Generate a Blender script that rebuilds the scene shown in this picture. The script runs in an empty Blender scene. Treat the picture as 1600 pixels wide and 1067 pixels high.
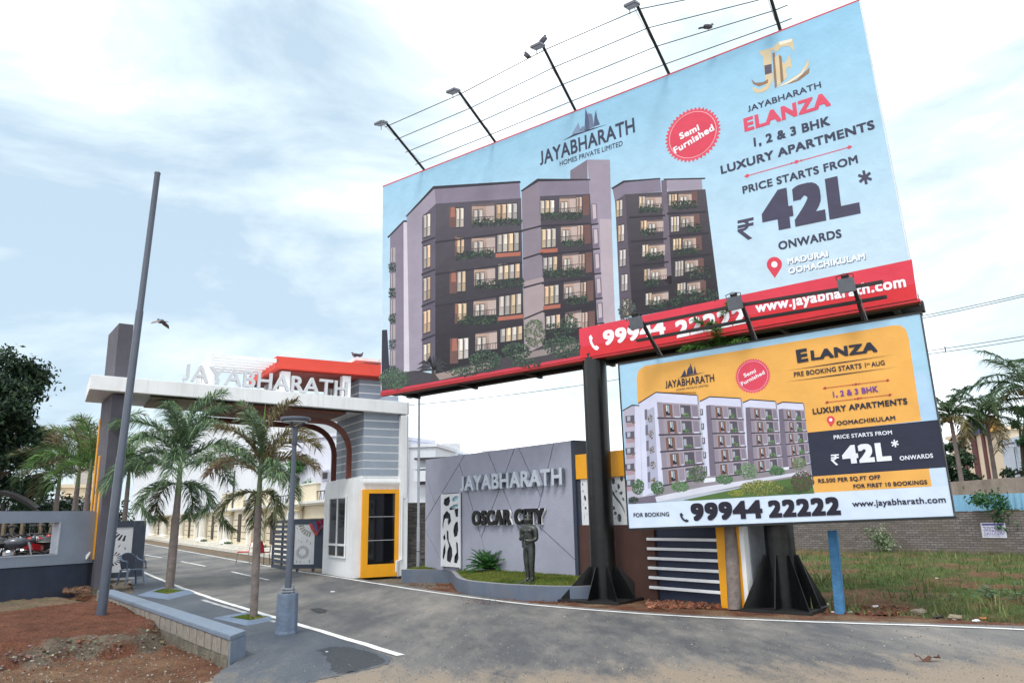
import bpy, bmesh, math, random
from mathutils import Vector, Matrix, noise
random.seed(7)
SC = bpy.context.scene
COL = SC.collection
R_ = math.radians
# ------------------------------------------------------------------ camera
CF = 1200.0; TH = math.atan(273/1200); RHO = .0195; CH = 1.6
cF = Vector((0, math.cos(TH), math.sin(TH)))
_R0 = Vector((1, 0, 0)); _U0 = Vector((0, -math.sin(TH), math.cos(TH)))
cR = _R0*math.cos(RHO) - _U0*math.sin(RHO)
cU = _R0*math.sin(RHO) + _U0*math.cos(RHO)
CC = Vector((0, 0, CH))
cam_d = bpy.data.cameras.new('camera'); cam = bpy.data.objects.new('camera', cam_d); COL.objects.link(cam)
mw = Matrix.Identity(4)
for i in range(3):
    mw[i][0] = cR[i]; mw[i][1] = cU[i]; mw[i][2] = -cF[i]; mw[i][3] = CC[i]
cam.matrix_world = mw
cam_d.sensor_width = 36; cam_d.lens = CF/1600*36; cam_d.clip_end = 3000; cam_d.clip_start = .05
SC.camera = cam
# ------------------------------------------------------------------ light
SUN_EL, SUN_AZ = R_(58), R_(205)          # azimuth measured from +Y clockwise
W = bpy.data.worlds.new('World'); SC.world = W; W.use_nodes = True
nt = W.node_tree; nt.nodes.clear()
def nn(t, tree=None, **k):
    n = (tree or nt).nodes.new(t)
    for a, b in k.items():
        setattr(n, a, b)
    return n
out = nn('ShaderNodeOutputWorld'); bg = nn('ShaderNodeBackground'); sky = nn('ShaderNodeTexSky', sky_type='NISHITA')
sky.sun_disc = False; sky.sun_elevation = SUN_EL; sky.sun_rotation = SUN_AZ; sky.air_density = 1.0; sky.dust_density = 2.0
tc = nn('ShaderNodeTexCoord')
mp = nn('ShaderNodeMapping'); mp.inputs['Scale'].default_value = (1, 1, 2.6); mp.inputs['Location'].default_value = (2.3, .4, .7)
nt.links.new(tc.outputs['Generated'], mp.inputs['Vector'])
n1 = nn('ShaderNodeTexNoise'); n1.inputs['Scale'].default_value = 2.3; n1.inputs['Detail'].default_value = 10; n1.inputs['Roughness'].default_value = .58; n1.inputs['Distortion'].default_value = .35
nt.links.new(mp.outputs[0], n1.inputs['Vector'])
# the veil of cloud is thickest ahead and overhead, thinner towards the left
dt = nn('ShaderNodeVectorMath', operation='DOT_PRODUCT'); dt.inputs[1].default_value = (-.50, .80, .33)
nt.links.new(tc.outputs['Generated'], dt.inputs[0])
ma = nn('ShaderNodeMath', operation='MULTIPLY_ADD'); ma.inputs[1].default_value = -1.7; ma.use_clamp = False; nt.links.new(dt.outputs['Value'], ma.inputs[0]); 
ad = nn('ShaderNodeMath', operation='ADD'); nt.links.new(n1.outputs['Fac'], ad.inputs[0]); ma.inputs[2].default_value = 1.575; mi = nn('ShaderNodeMath', operation='MINIMUM'); nt.links.new(ma.outputs[0], mi.inputs[0]); mi.inputs[1].default_value = .075; nt.links.new(mi.outputs[0], ad.inputs[1])
rp = nn('ShaderNodeValToRGB'); e = rp.color_ramp.elements
e[0].position = .36; e[0].color = (2.95, 3.75, 4.4, 1)
e[1].position = .64; e[1].color = (9.5, 9.6, 9.8, 1)
el = e.new(.45); el.color = (4.0, 4.75, 5.15, 1)
el = e.new(.52); el.color = (4.9, 5.7, 6.0, 1)
nt.links.new(ad.outputs[0], rp.inputs['Fac'])
mx = nn('ShaderNodeMix', data_type='RGBA'); mx.inputs['Factor'].default_value = .88
nt.links.new(sky.outputs[0], mx.inputs['A']); nt.links.new(rp.outputs[0], mx.inputs['B'])
nt.links.new(mx.outputs['Result'], bg.inputs['Color']); bg.inputs['Strength'].default_value = .14
nt.links.new(bg.outputs[0], out.inputs['Surface'])
sd = bpy.data.lights.new('sun', 'SUN'); sd.energy = 1.4; sd.angle = R_(14); sd.color = (1, .96, .9)
so = bpy.data.objects.new('sun', sd); COL.objects.link(so)
sdir = Vector((math.sin(SUN_AZ)*math.cos(SUN_EL), math.cos(SUN_AZ)*math.cos(SUN_EL), math.sin(SUN_EL)))
so.rotation_euler = sdir.to_track_quat('Z', 'Y').to_euler(); so.location = sdir*50
vs = SC.view_settings; SC.display_settings.display_device = 'sRGB'
vs.view_transform = 'Standard'; vs.look = 'None'; vs.exposure = .62; vs.gamma = 1; vs.use_curve_mapping = False
# ------------------------------------------------------------------ photo-to-place helpers
def ray(x, y): return cF + cR*((x-800)/CF) - cU*((y-533.5)/CF)
def G(x, y, z=0.0):
    d = ray(x, y); return CC + d*((z-CH)/d.z)
def HV(x, y, at):
    "height of the sight line above the ground point 'at'"
    d = ray(x, y); t = (at[0]*d.x+at[1]*d.y)/(d.x**2+d.y**2); return CH+d.z*t
class Fr:
    "upright local frame: a along the azimuth, b to its left (away), z up"
    def __init__(s, o, az):
        a = R_(az); s.A = Vector((math.sin(a), math.cos(a), 0)); s.B = Vector((-s.A.y, s.A.x, 0)); s.O = Vector((o[0], o[1], 0))
    def p(s, a, b, z=0): return s.O + s.A*a + s.B*b + Vector((0, 0, z))
    def ab(s, q): r = Vector((q[0], q[1], 0))-s.O; return r.dot(s.A), r.dot(s.B)
    def pix(s, x, y, b=0):
        d = ray(x, y); t = ((s.O+s.B*b-CC).dot(s.B))/d.dot(s.B); q = CC+d*t; return (q-s.O).dot(s.A), q.z
    def pixa(s, x, y, a=0):
        d = ray(x, y); t = ((s.O+s.A*a-CC).dot(s.A))/d.dot(s.A); q = CC+d*t; return (q-s.O).dot(s.B), q.z
class Pl:
    "free plane with orthonormal axes; N points to the viewer side"
    def __init__(s, o, X, Y):
        s.O = Vector(o); s.X = Vector(X).normalized(); Y = Vector(Y); s.Y = (Y-s.X*Y.dot(s.X)).normalized(); s.N = s.X.cross(s.Y); s.Yo = s.Y; s.k = 0.0
    def shear(s, k): s.k = k; s.Y = s.Yo+s.X*k; return s
    def at(s, u, v, w=0): return s.O+s.X*u+s.Y*v+s.N*w
    def uv(s, x, y, w=0):
        d = ray(x, y); t = ((s.O+s.N*w-CC).dot(s.N))/d.dot(s.N); q = CC+d*t-s.O; v = q.dot(s.Yo); return Vector((q.dot(s.X)-s.k*v, v))
    def side(s, x, y, u):
        "(v, w) where the sight line meets the plane perpendicular to X at u"
        d = ray(x, y); n = s.X-s.Yo*s.k; t = ((s.O+s.X*u-CC).dot(n))/d.dot(n); q = CC+d*t-s.O; return q.dot(s.Yo), q.dot(s.N)
def wallplane(fr, b=0):
    return Pl(fr.p(0, b, 0), fr.A, (0, 0, 1))
# ------------------------------------------------------------------ materials
def lin(c):
    c /= 255.; return c/12.92 if c <= .04045 else ((c+.055)/1.055)**2.4
def S(r, g, b, k=1.0): return (lin(r)*k, lin(g)*k, lin(b)*k)
MC = {}
def mat(name, col, rough=.7, metal=0, var=.12, sc=6, bump=.15, bsc=60, spec=.5, dirt=0, dcol=(.16, .12, .09), trans=0, streak=0):
    if name in MC: return MC[name]
    m = bpy.data.materials.new(name); m.use_nodes = True; t = m.node_tree; L = t.links
    p = t.nodes['Principled BSDF']; p.inputs['Roughness'].default_value = rough; p.inputs['Metallic'].default_value = metal
    p.inputs['Specular IOR Level'].default_value = spec
    geo = nn('ShaderNodeNewGeometry', t)
    a = nn('ShaderNodeTexNoise', t); a.inputs['Scale'].default_value = sc; a.inputs['Detail'].default_value = 6
    L.new(geo.outputs['Position'], a.inputs['Vector'])
    mx = nn('ShaderNodeMix', t, data_type='RGBA')
    mx.inputs['A'].default_value = tuple(max(0, c*(1-var)) for c in col)+(1,); mx.inputs['B'].default_value = tuple(c*(1+var) for c in col)+(1,)
    mr = nn('ShaderNodeMapRange', t); mr.inputs['From Min'].default_value = .3; mr.inputs['From Max'].default_value = .7
    L.new(a.outputs['Fac'], mr.inputs['Value']); L.new(mr.outputs[0], mx.inputs['Factor'])
    res = mx.outputs['Result']
    if streak:
        mp = nn('ShaderNodeMapping', t); mp.inputs['Scale'].default_value = (9, 9, .5); L.new(geo.outputs['Position'], mp.inputs['Vector'])
        b = nn('ShaderNodeTexNoise', t); b.inputs['Scale'].default_value = 1.; b.inputs['Detail'].default_value = 4; L.new(mp.outputs[0], b.inputs['Vector'])
        r2 = nn('ShaderNodeMapRange', t); r2.inputs['From Min'].default_value = .5; r2.inputs['From Max'].default_value = .8; r2.inputs['To Max'].default_value = streak
        L.new(b.outputs['Fac'], r2.inputs['Value'])
        m2 = nn('ShaderNodeMix', t, data_type='RGBA'); L.new(r2.outputs[0], m2.inputs['Factor']); L.new(res, m2.inputs['A']); m2.inputs['B'].default_value = tuple(dcol)+(1,); res = m2.outputs['Result']
    if dirt:
        b = nn('ShaderNodeTexNoise', t); b.inputs['Scale'].default_value = 1.3; b.inputs['Detail'].default_value = 8; b.inputs['Roughness'].default_value = .65; L.new(geo.outputs['Position'], b.inputs['Vector'])
        r2 = nn('ShaderNodeMapRange', t); r2.inputs['From Min'].default_value = .48; r2.inputs['From Max'].default_value = .75; r2.inputs['To Max'].default_value = dirt
        L.new(b.outputs['Fac'], r2.inputs['Value'])
        m2 = nn('ShaderNodeMix', t, data_type='RGBA'); L.new(r2.outputs[0], m2.inputs['Factor']); L.new(res, m2.inputs['A']); m2.inputs['B'].default_value = tuple(dcol)+(1,); res = m2.outputs['Result']
    L.new(res, p.inputs['Base Color'])
    if bump:
        c = nn('ShaderNodeTexNoise', t); c.inputs['Scale'].default_value = bsc; c.inputs['Detail'].default_value = 5; L.new(geo.outputs['Position'], c.inputs['Vector'])
        bp = nn('ShaderNodeBump', t); bp.inputs['Strength'].default_value = bump; bp.inputs['Distance'].default_value = .02
        L.new(c.outputs['Fac'], bp.inputs['Height']); L.new(bp.outputs[0], p.inputs['Normal'])
    if trans:
        tr = nn('ShaderNodeBsdfTranslucent', t); L.new(res, tr.inputs['Color'])
        ms = nn('ShaderNodeMixShader', t); ms.inputs['Fac'].default_value = trans
        o = t.nodes['Material Output']; L.new(p.outputs[0], ms.inputs[1]); L.new(tr.outputs[0], ms.inputs[2]); L.new(ms.outputs[0], o.inputs['Surface'])
    MC[name] = m; return m
def vcol_mat(name, rough=.55, bump=.25, trans=0, bsc=1.2, spec=.4, var=.1):
    if name in MC: return MC[name]
    m = bpy.data.materials.new(name); m.use_nodes = True; t = m.node_tree; L = t.links
    p = t.nodes['Principled BSDF']; p.inputs['Roughness'].default_value = rough; p.inputs['Specular IOR Level'].default_value = spec
    at = nn('ShaderNodeAttribute', t, attribute_name='Col'); geo = nn('ShaderNodeNewGeometry', t)
    a = nn('ShaderNodeTexNoise', t); a.inputs['Scale'].default_value = 3; a.inputs['Detail'].default_value = 8; L.new(geo.outputs['Position'], a.inputs['Vector'])
    mr = nn('ShaderNodeMapRange', t); mr.inputs['From Min'].default_value = .3; mr.inputs['From Max'].default_value = .7; mr.inputs['To Min'].default_value = 1-var; mr.inputs['To Max'].default_value = 1+var
    L.new(a.outputs['Fac'], mr.inputs['Value'])
    vm = nn('ShaderNodeVectorMath', t, operation='SCALE'); L.new(at.outputs['Color'], vm.inputs[0]); L.new(mr.outputs[0], vm.inputs['Scale'])
    L.new(vm.outputs[0], p.inputs['Base Color'])
    c = nn('ShaderNodeTexNoise', t); c.inputs['Scale'].default_value = bsc; c.inputs['Detail'].default_value = 4; L.new(geo.outputs['Position'], c.inputs['Vector'])
    bp = nn('ShaderNodeBump', t); bp.inputs['Strength'].default_value = bump; bp.inputs['Distance'].default_value = .05
    L.new(c.outputs['Fac'], bp.inputs['Height']); L.new(bp.outputs[0], p.inputs['Normal'])
    if trans:
        tr = nn('ShaderNodeBsdfTranslucent', t); L.new(vm.outputs[0], tr.inputs['Color'])
        ms = nn('ShaderNodeMixShader', t); ms.inputs['Fac'].default_value = trans
        o = t.nodes['Material Output']; L.new(p.outputs[0], ms.inputs[1]); L.new(tr.outputs[0], ms.inputs[2]); L.new(ms.outputs[0], o.inputs['Surface'])
    MC[name] = m; return m
# ------------------------------------------------------------------ objects
def tag(o, label=None, cat=None, group=None, kind=None):
    if label: o['label'] = label
    if cat: o['category'] = cat
    if group: o['group'] = group
    if kind: o['kind'] = kind
    return o
def thing(name, label, cat, loc=(0, 0, 0), group=None, rz=0):
    o = bpy.data.objects.new(name, None); COL.objects.link(o); o.location = loc; o.rotation_euler = (0, 0, rz); o.empty_display_size = .2
    return tag(o, label, cat, group)
def root_loc(o):
    v = Vector((0, 0, 0))
    while o is not None: v += Vector(o.location); o = o.parent
    return v
class MB:
    def __init__(s): s.v = []; s.f = []; s.c = []; s.cur = None
    def add(s, vs, fs, col=None):
        n = len(s.v); s.v += [tuple(q) for q in vs]; s.f += [tuple(i+n for i in f) for f in fs]
        c = col or s.cur
        s.c += [c]*len(fs); return s
    def hexa(s, P, col=None):
        return s.add(P, [(0, 3, 2, 1), (4, 5, 6, 7), (0, 1, 5, 4), (1, 2, 6, 5), (2, 3, 7, 6), (3, 0, 4, 7)], col)
    def box(s, x0, x1, y0, y1, z0, z1, col=None):
        return s.hexa([(x0, y0, z0), (x1, y0, z0), (x1, y1, z0), (x0, y1, z0), (x0, y0, z1), (x1, y0, z1), (x1, y1, z1), (x0, y1, z1)], col)
    def fbox(s, fr, a0, a1, b0, b1, z0, z1, col=None):
        P = [fr.p(a, b, z) for z in (z0, z1) for a, b in ((a0, b0), (a1, b0), (a1, b1), (a0, b1))]
        return s.hexa(P, col)
    def pbox(s, pl, u0, u1, v0, v1, w0, w1, col=None):
        P = [pl.at(u, v, w) for w in (w0, w1) for u, v in ((u0, v0), (u1, v0), (u1, v1), (u0, v1))]
        return s.hexa(P, col)
    def quad(s, a, b, c, d, col=None): return s.add([a, b, c, d], [(0, 1, 2, 3)], col)
    def prism(s, pts, off, col=None):
        n = len(pts); off = Vector(off); P = [Vector(p) for p in pts]; Q = [p+off for p in P]
        fs = [tuple(range(n-1, -1, -1)), tuple(range(n, 2*n))]+[(i, (i+1) % n, n+(i+1) % n, n+i) for i in range(n)]
        return s.add(P+Q, fs, col)
    def tube(s, pts, r, n=10, caps=True, col=None, sq=False):
        P = [Vector(p) for p in pts]; m = len(P); rr = r if isinstance(r, (list, tuple)) else [r]*m
        vs = []; up = None
        for i in range(m):
            d = (P[min(i+1, m-1)]-P[max(i-1, 0)]).normalized()
            if up is None: up = Vector((0, 0, 1)) if abs(d.z) < .9 else Vector((1, 0, 0))
            x = d.cross(up).normalized(); y = x.cross(d).normalized(); up = y
            for k in range(n):
                a = 2*math.pi*(k+(.5 if sq else 0))/n; vs.append(P[i]+(x*math.cos(a)+y*math.sin(a))*rr[i])
        fs = [(i*n+k, i*n+(k+1) % n, (i+1)*n+(k+1) % n, (i+1)*n+k) for i in range(m-1) for k in range(n)]
        if caps: fs += [tuple(range(n-1, -1, -1)), tuple((m-1)*n+k for k in range(n))]
        return s.add(vs, fs, col)
    def lathe(s, c, prof, n=16, col=None, sx=1, sy=1, rot=0):
        c = Vector(c); vs = []; m = len(prof)
        for r, z in prof:
            for k in range(n):
                a = 2*math.pi*k/n+rot; vs.append(c+Vector((r*math.cos(a)*sx, r*math.sin(a)*sy, z)))
        fs = [(i*n+k, i*n+(k+1) % n, (i+1)*n+(k+1) % n, (i+1)*n+k) for i in range(m-1) for k in range(n)]
        fs += [tuple(range(n-1, -1, -1)), tuple((m-1)*n+k for k in range(n))]
        return s.add(vs, fs, col)
    def ell(s, c, r, n=10, m=6, rot=None, col=None):
        c = Vector(c); vs = []; rot = rot or Matrix.Identity(3)
        for i in range(m+1):
            t = math.pi*i/m
            for k in range(n):
                a = 2*math.pi*k/n; vs.append(c+rot@Vector((r[0]*math.sin(t)*math.cos(a), r[1]*math.sin(t)*math.sin(a), r[2]*math.cos(t))))
        fs = [(i*n+k, (i+1)*n+k, (i+1)*n+(k+1) % n, i*n+(k+1) % n) for i in range(m) for k in range(n)]
        return s.add(vs, fs, col)
    def build(s, name, m, parent=None, smooth=False, loc=None, bevel=0, local=False, kind=None, label=None):
        me = bpy.data.meshes.new(name)
        o0 = Vector((0, 0, 0)) if local else (root_loc(parent) if parent else Vector(loc or (0, 0, 0)))
        me.from_pydata([(v[0]-o0.x, v[1]-o0.y, v[2]-o0.z) for v in s.v], [], s.f)
        if any(c is not None for c in s.c):
            ca = me.color_attributes.new('Col', 'FLOAT_COLOR', 'CORNER'); k = 0; buf = []
            for f, c in zip(s.f, s.c):
                if c is None: c = (1, 1, 1)
                if isinstance(c[0], (tuple, list)):
                    for q in c: buf += [q[0], q[1], q[2], 1]
                else: buf += [c[0], c[1], c[2], 1]*len(f)
            ca.data.foreach_set('color', buf)
        me.materials.append(m); me.validate(); me.update()
        if smooth:
            me.polygons.foreach_set('use_smooth', [True]*len(me.polygons))
            try: me.set_sharp_from_angle(angle=R_(40))
            except Exception: pass
        ob = bpy.data.objects.new(name, me); COL.objects.link(ob)
        if parent: ob.parent = parent
        elif loc is not None: ob.location = loc
        if bevel:
            bm = bmesh.new(); bm.from_mesh(me)
            bmesh.ops.remove_doubles(bm, verts=bm.verts, dist=1e-5)
            es = [e for e in bm.edges if len(e.link_faces) == 2 and e.calc_face_angle(0) > .6]
            bmesh.ops.bevel(bm, geom=es, offset=bevel, segments=2, affect='EDGES', clamp_overlap=True)
            bm.to_mesh(me); bm.free()
        if kind: ob['kind'] = kind
        if label: ob['label'] = label
        return ob
def copy_tree(o, parent=None):
    c = o.copy(); COL.objects.link(c); c.parent = parent
    for ch in list(o.children): copy_tree(ch, c)
    return c
def struct(mb, name, m, **k): return mb.build(name, m, kind='structure', **k)
# ---- lettering
TXC = {}
def text_mesh(s, bold=0.0, res=4, shear=0):
    key = (s, bold, res, shear)
    off_ = 0.0
    if key in TXC: return TXC[key]
    cu = bpy.data.curves.new('t', 'FONT'); cu.body = s; cu.offset = 0; cu.space_character = 1+2.3*bold; cu.resolution_u = res; cu.shear = shear
    ob = bpy.data.objects.new('t', cu); COL.objects.link(ob)
    dg = bpy.context.evaluated_depsgraph_get(); me = ob.evaluated_get(dg).to_mesh()
    vs = [(v.co.x, v.co.y) for v in me.vertices]; fs = [tuple(p.vertices) for p in me.polygons]
    if s[0] == 'J' and vs:
        if len(s) == 1: TXC['Jx'] = max(v[0] for v in vs); xj = 9
        else: xj = (TXC.get('Jx') or max(v[0] for v in text_mesh('J')[0]))+.002
        hh_ = cap_h(0)[1]; lo = min(v[1] for v in vs if v[0] < xj)
        x0_ = min(v[0] for v in vs)
        vs = [((v[0]), (v[1]-lo)/(hh_-lo)*hh_) if v[0] < xj else v for v in vs]
    be = {}
    for p in me.polygons:
        L = list(p.vertices)
        for i in range(len(L)):
            k = (L[i], L[(i+1) % len(L)]); be[k] = 1
    bd = [k for k in be if (k[1], k[0]) not in be]
    ob.evaluated_get(dg).to_mesh_clear(); bpy.data.objects.remove(ob); bpy.data.curves.remove(cu)
    TXC[key] = (vs, fs, bd); return TXC[key]
CAPH = {}
def cap_h(bold):
    if bold not in CAPH:
        v = text_mesh('H', bold)[0]; CAPH[bold] = (min(q[1] for q in v)-bold, max(q[1] for q in v)+bold)
    return CAPH[bold]
def put_text(mb, pl, s, p0, p1, cap, w, bold=0.0, depth=0, col=None, shear=0, w_px=0, letters=None):
    """flat (or extruded) lettering on plane pl: baseline from photo point p0 to p1, cap = point above p0 at cap height, or height in px"""
    U0 = pl.uv(*p0, w_px); U1 = pl.uv(*p1, w_px)
    if not isinstance(cap, tuple): cap = (p0[0], p0[1]-cap)
    Uc = pl.uv(*cap, w_px); ex = (U1-U0); W_ = ex.length; ex = ex/W_; ey = Vector((-ex.y, ex.x)); hh = abs((Uc-U0).dot(ey))
    vs, fs, bd = text_mesh(s, bold, shear=shear)
    x0 = min(v[0] for v in vs)-bold; x1 = max(v[0] for v in vs)+bold; y0, y1 = cap_h(bold)
    nb = max(1, round(bold/.018)); BO = [(0, 0)]+([(bold*i/nb, bold*j/nb) for i in range(-nb, nb+1) for j in range(-nb, nb+1) if max(abs(i), abs(j)) == nb] if bold > .004 else [])
    def T(v, ww):
        q = U0+ex*((v[0]-x0)/(x1-x0)*W_)+ey*((v[1]-y0)/(y1-y0)*hh); return pl.at(q.x, q.y, ww)
    if letters is None:
        for k, (bx, by) in enumerate(BO): emit(mb, [(v[0]+bx, v[1]+by) for v in vs], fs, bd, T, w+k*.00012, depth, col)
        return None
    # one mesh per letter
    pos = []; wI = text_mesh('I', bold)[0]; wIx = max(v[0] for v in wI)
    for i, ch in enumerate(s):
        if ch == ' ': continue
        pre = text_mesh(s[:i]+'I', bold)[0]; adv = max(v[0] for v in pre)-wIx
        cvs, cfs, cbd = text_mesh(ch, bold)
        m2 = MB()
        for k, (bx, by) in enumerate(BO): emit(m2, [(v[0]+adv+bx, v[1]+by) for v in cvs], cfs, cbd, T, w+k*.0001, depth, col)
        letters(m2, ch)
def emit(mb, vs, fs, bd, T, w, depth, col):
    if not depth:
        mb.add([T(v, w) for v in vs], fs, col)
    else:
        n = len(vs); P = [T(v, w) for v in vs]+[T(v, w-depth) for v in vs]
        F = list(fs)+[tuple(reversed([i+n for i in f])) for f in fs]+[(b, a, a+n, b+n) for a, b in bd]
        mb.add(P, F, col)
def cut_panel(pl, u0, u1, v0, v1, blobs, w0, w1, name, m, parent):
    "a flat panel with real holes; blobs = list of point lists in 0..1 panel coordinates"
    cu = bpy.data.curves.new('c', 'CURVE'); cu.dimensions = '2D'; cu.fill_mode = 'BOTH'
    def spl(P):
        s = cu.splines.new('POLY'); s.points.add(len(P)-1)
        for i, q in enumerate(P): s.points[i].co = (q[0], q[1], 0, 1)
        s.use_cyclic_u = True
    spl([(u0, v0), (u1, v0), (u1, v1), (u0, v1)])
    for b in blobs: spl([(u0+(u1-u0)*x, v0+(v1-v0)*y) for x, y in b])
    ob = bpy.data.objects.new('c', cu); COL.objects.link(ob); dg = bpy.context.evaluated_depsgraph_get(); me = ob.evaluated_get(dg).to_mesh()
    vs = [(v.co.x, v.co.y) for v in me.vertices]; fs = [tuple(p.vertices) for p in me.polygons]; be = set()
    for f in fs:
        for i in range(len(f)): be.add((f[i], f[(i+1) % len(f)]))
    bd = [k for k in be if (k[1], k[0]) not in be]
    ob.evaluated_get(dg).to_mesh_clear(); bpy.data.objects.remove(ob); bpy.data.curves.remove(cu)
    mb = MB(); emit(mb, vs, fs, bd, lambda v, w: pl.at(v[0], v[1], w), w1, w1-w0, None)
    return mb.build(name, m, parent)
def oval(cx, cy, rx, ry, rot=0, n=12, k=0.0):
    P = []
    for i in range(n):
        a = 2*math.pi*i/n; x = rx*math.cos(a)*(1+k*math.sin(a)); y = ry*math.sin(a)
        P.append((cx+x*math.cos(rot)-y*math.sin(rot), cy+x*math.sin(rot)+y*math.cos(rot)))
    return P
def fbm(x, y, s, o=4, seed=0):
    v = 0; a = 1
    for i in range(o):
        v += a*noise.noise((x*s, y*s, seed+i*7.3)); s *= 2.1; a *= .5
    return v
# ------------------------------------------------------------------ shared frames
g = Fr(G(562.5, 902.4), 59)                 # the gate
wf = Fr(G(900, 903, .3), 142); WPL = wallplane(wf)   # the name wall
cw = Fr(G(461, 862, .3), -30.6)             # the cream compound wall along the inner road
bw = Fr(G(1180, 858), 137)                  # the brick wall behind the empty plot
kf = Fr(G(382.5, 1025), -37.3)              # the low block wall
l0 = G(134, 878.8, .7); lw = Fr(l0, 27.2)   # boundary wall with the opening (a runs towards the gate)
# ------------------------------------------------------------------ ground
def inpoly(P, x, y):
    c = False; n = len(P)
    for i in range(n):
        x1, y1 = P[i]; x2, y2 = P[i-1]
        if (y1 > y) != (y2 > y) and x < (x2-x1)*(y-y1)/(y2-y1)+x1: c = not c
    return c
def dpoly(P, x, y, closed=True):
    d = 1e9; n = len(P)
    for i in range(0 if closed else 1, n):
        x1, y1 = P[i-1]; x2, y2 = P[i]; dx, dy = x2-x1, y2-y1
        t = max(0, min(1, ((x-x1)*dx+(y-y1)*dy)/(dx*dx+dy*dy+1e-9))); d = min(d, math.hypot(x-x1-t*dx, y-y1-t*dy))
    return d
def sst(a, b, x):
    t = max(0, min(1, (x-a)/(b-a))); return t*t*(3-2*t)
def g2(x, y, z=0): q = G(x, y, z); return (q.x, q.y)
kn = kf.p(-.36, .30); kfar = kf.p(8.2, .30)
crest = [g2(-260, 1010, .13), g2(0, 1004, .13), g2(100, 997, .13), g2(190, 990, .13), g2(240, 968, .15), g2(262, 955, .15)]
MOUND = crest + [tuple(kf.p(3.3, .25)[:2]), tuple(kf.p(8.0, .25)[:2]), (-10.4, 18.2), (-13, 14.5)]
rl = [g2(1600, 982), g2(1220, 970.5), g2(1040, 961.5), g2(927, 953.3), g2(829, 945), g2(731, 932.7), g2(660, 923), g2(566, 908), g2(504, 898), g2(454, 891), g2(274, 858)]
ll = [g2(627, 1024), g2(460, 973.7), g2(313, 930), g2(227, 895.6)]
dR = (Vector(rl[-1])-Vector(rl[-2])).normalized()
ROAD = [(-60, -25), (30, -25), (30, -8), (15, 4.9), (rl[0][0]+.15, rl[0][1]+.28)] + [(x+.2, y+.22) for x, y in rl[1:]] + \
       [(rl[-1][0]+dR.x*60+.2, rl[-1][1]+dR.y*60), (-12.5+dR.x*84, 26.3+dR.y*84), (ll[3][0]-.35, ll[3][1]+.1), (-10.95, 22.5), (-9.0, 19.8)] + \
       [tuple(kf.p(8.0, .02)[:2]), tuple(kf.p(0, .02)[:2]), g2(356, 1043), g2(338, 1062), (-3.9, 7.6), (-5.5, 5), (-12, 0)]
LOT = [g2(1172, 949), g2(1290, 955), g2(1600, 972), (12, 6), (30, -3), (40, 12), tuple(bw.p(14, 0)[:2]), tuple(bw.p(-8, 0)[:2])]
ISL_px = [(627, 905.5), (652, 906), (676, 906), (695, 906.3), (705, 908), (709, 914), (713, 920.5), (722, 925.5), (747, 929.6), (796, 934.6), (845, 937.5), (880, 938.5), (915, 938), (950, 936.5), (985, 933.5), (1006, 930)]
ISL = [g2(*p) for p in ISL_px]
def smooth_pts(P, k=2):
    for _ in range(k):
        Q = [P[0]]
        for i in range(len(P)-1):
            a, b = P[i], P[i+1]; Q += [(a[0]*.75+b[0]*.25, a[1]*.75+b[1]*.25), (a[0]*.25+b[0]*.75, a[1]*.25+b[1]*.75)]
        P = Q+[P[-1]]
    return P
ISL = smooth_pts(ISL, 2)
ISLP = ISL + [tuple(wf.p(2.0, .15)[:2]), tuple(wf.p(-6.3, .15)[:2])]
def axis(a, b, st, far, gr=1.25):
    n = int((b-a)/st); c = [a+(b-a)*i/n for i in range(n+1)]; s = st; x = a; L = []
    while x > -far: s *= gr; x -= s; L.append(x)
    s = st; x = b; Rr = []
    while x < far: s *= gr; x += s; Rr.append(x)
    return L[::-1]+c+Rr
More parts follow.
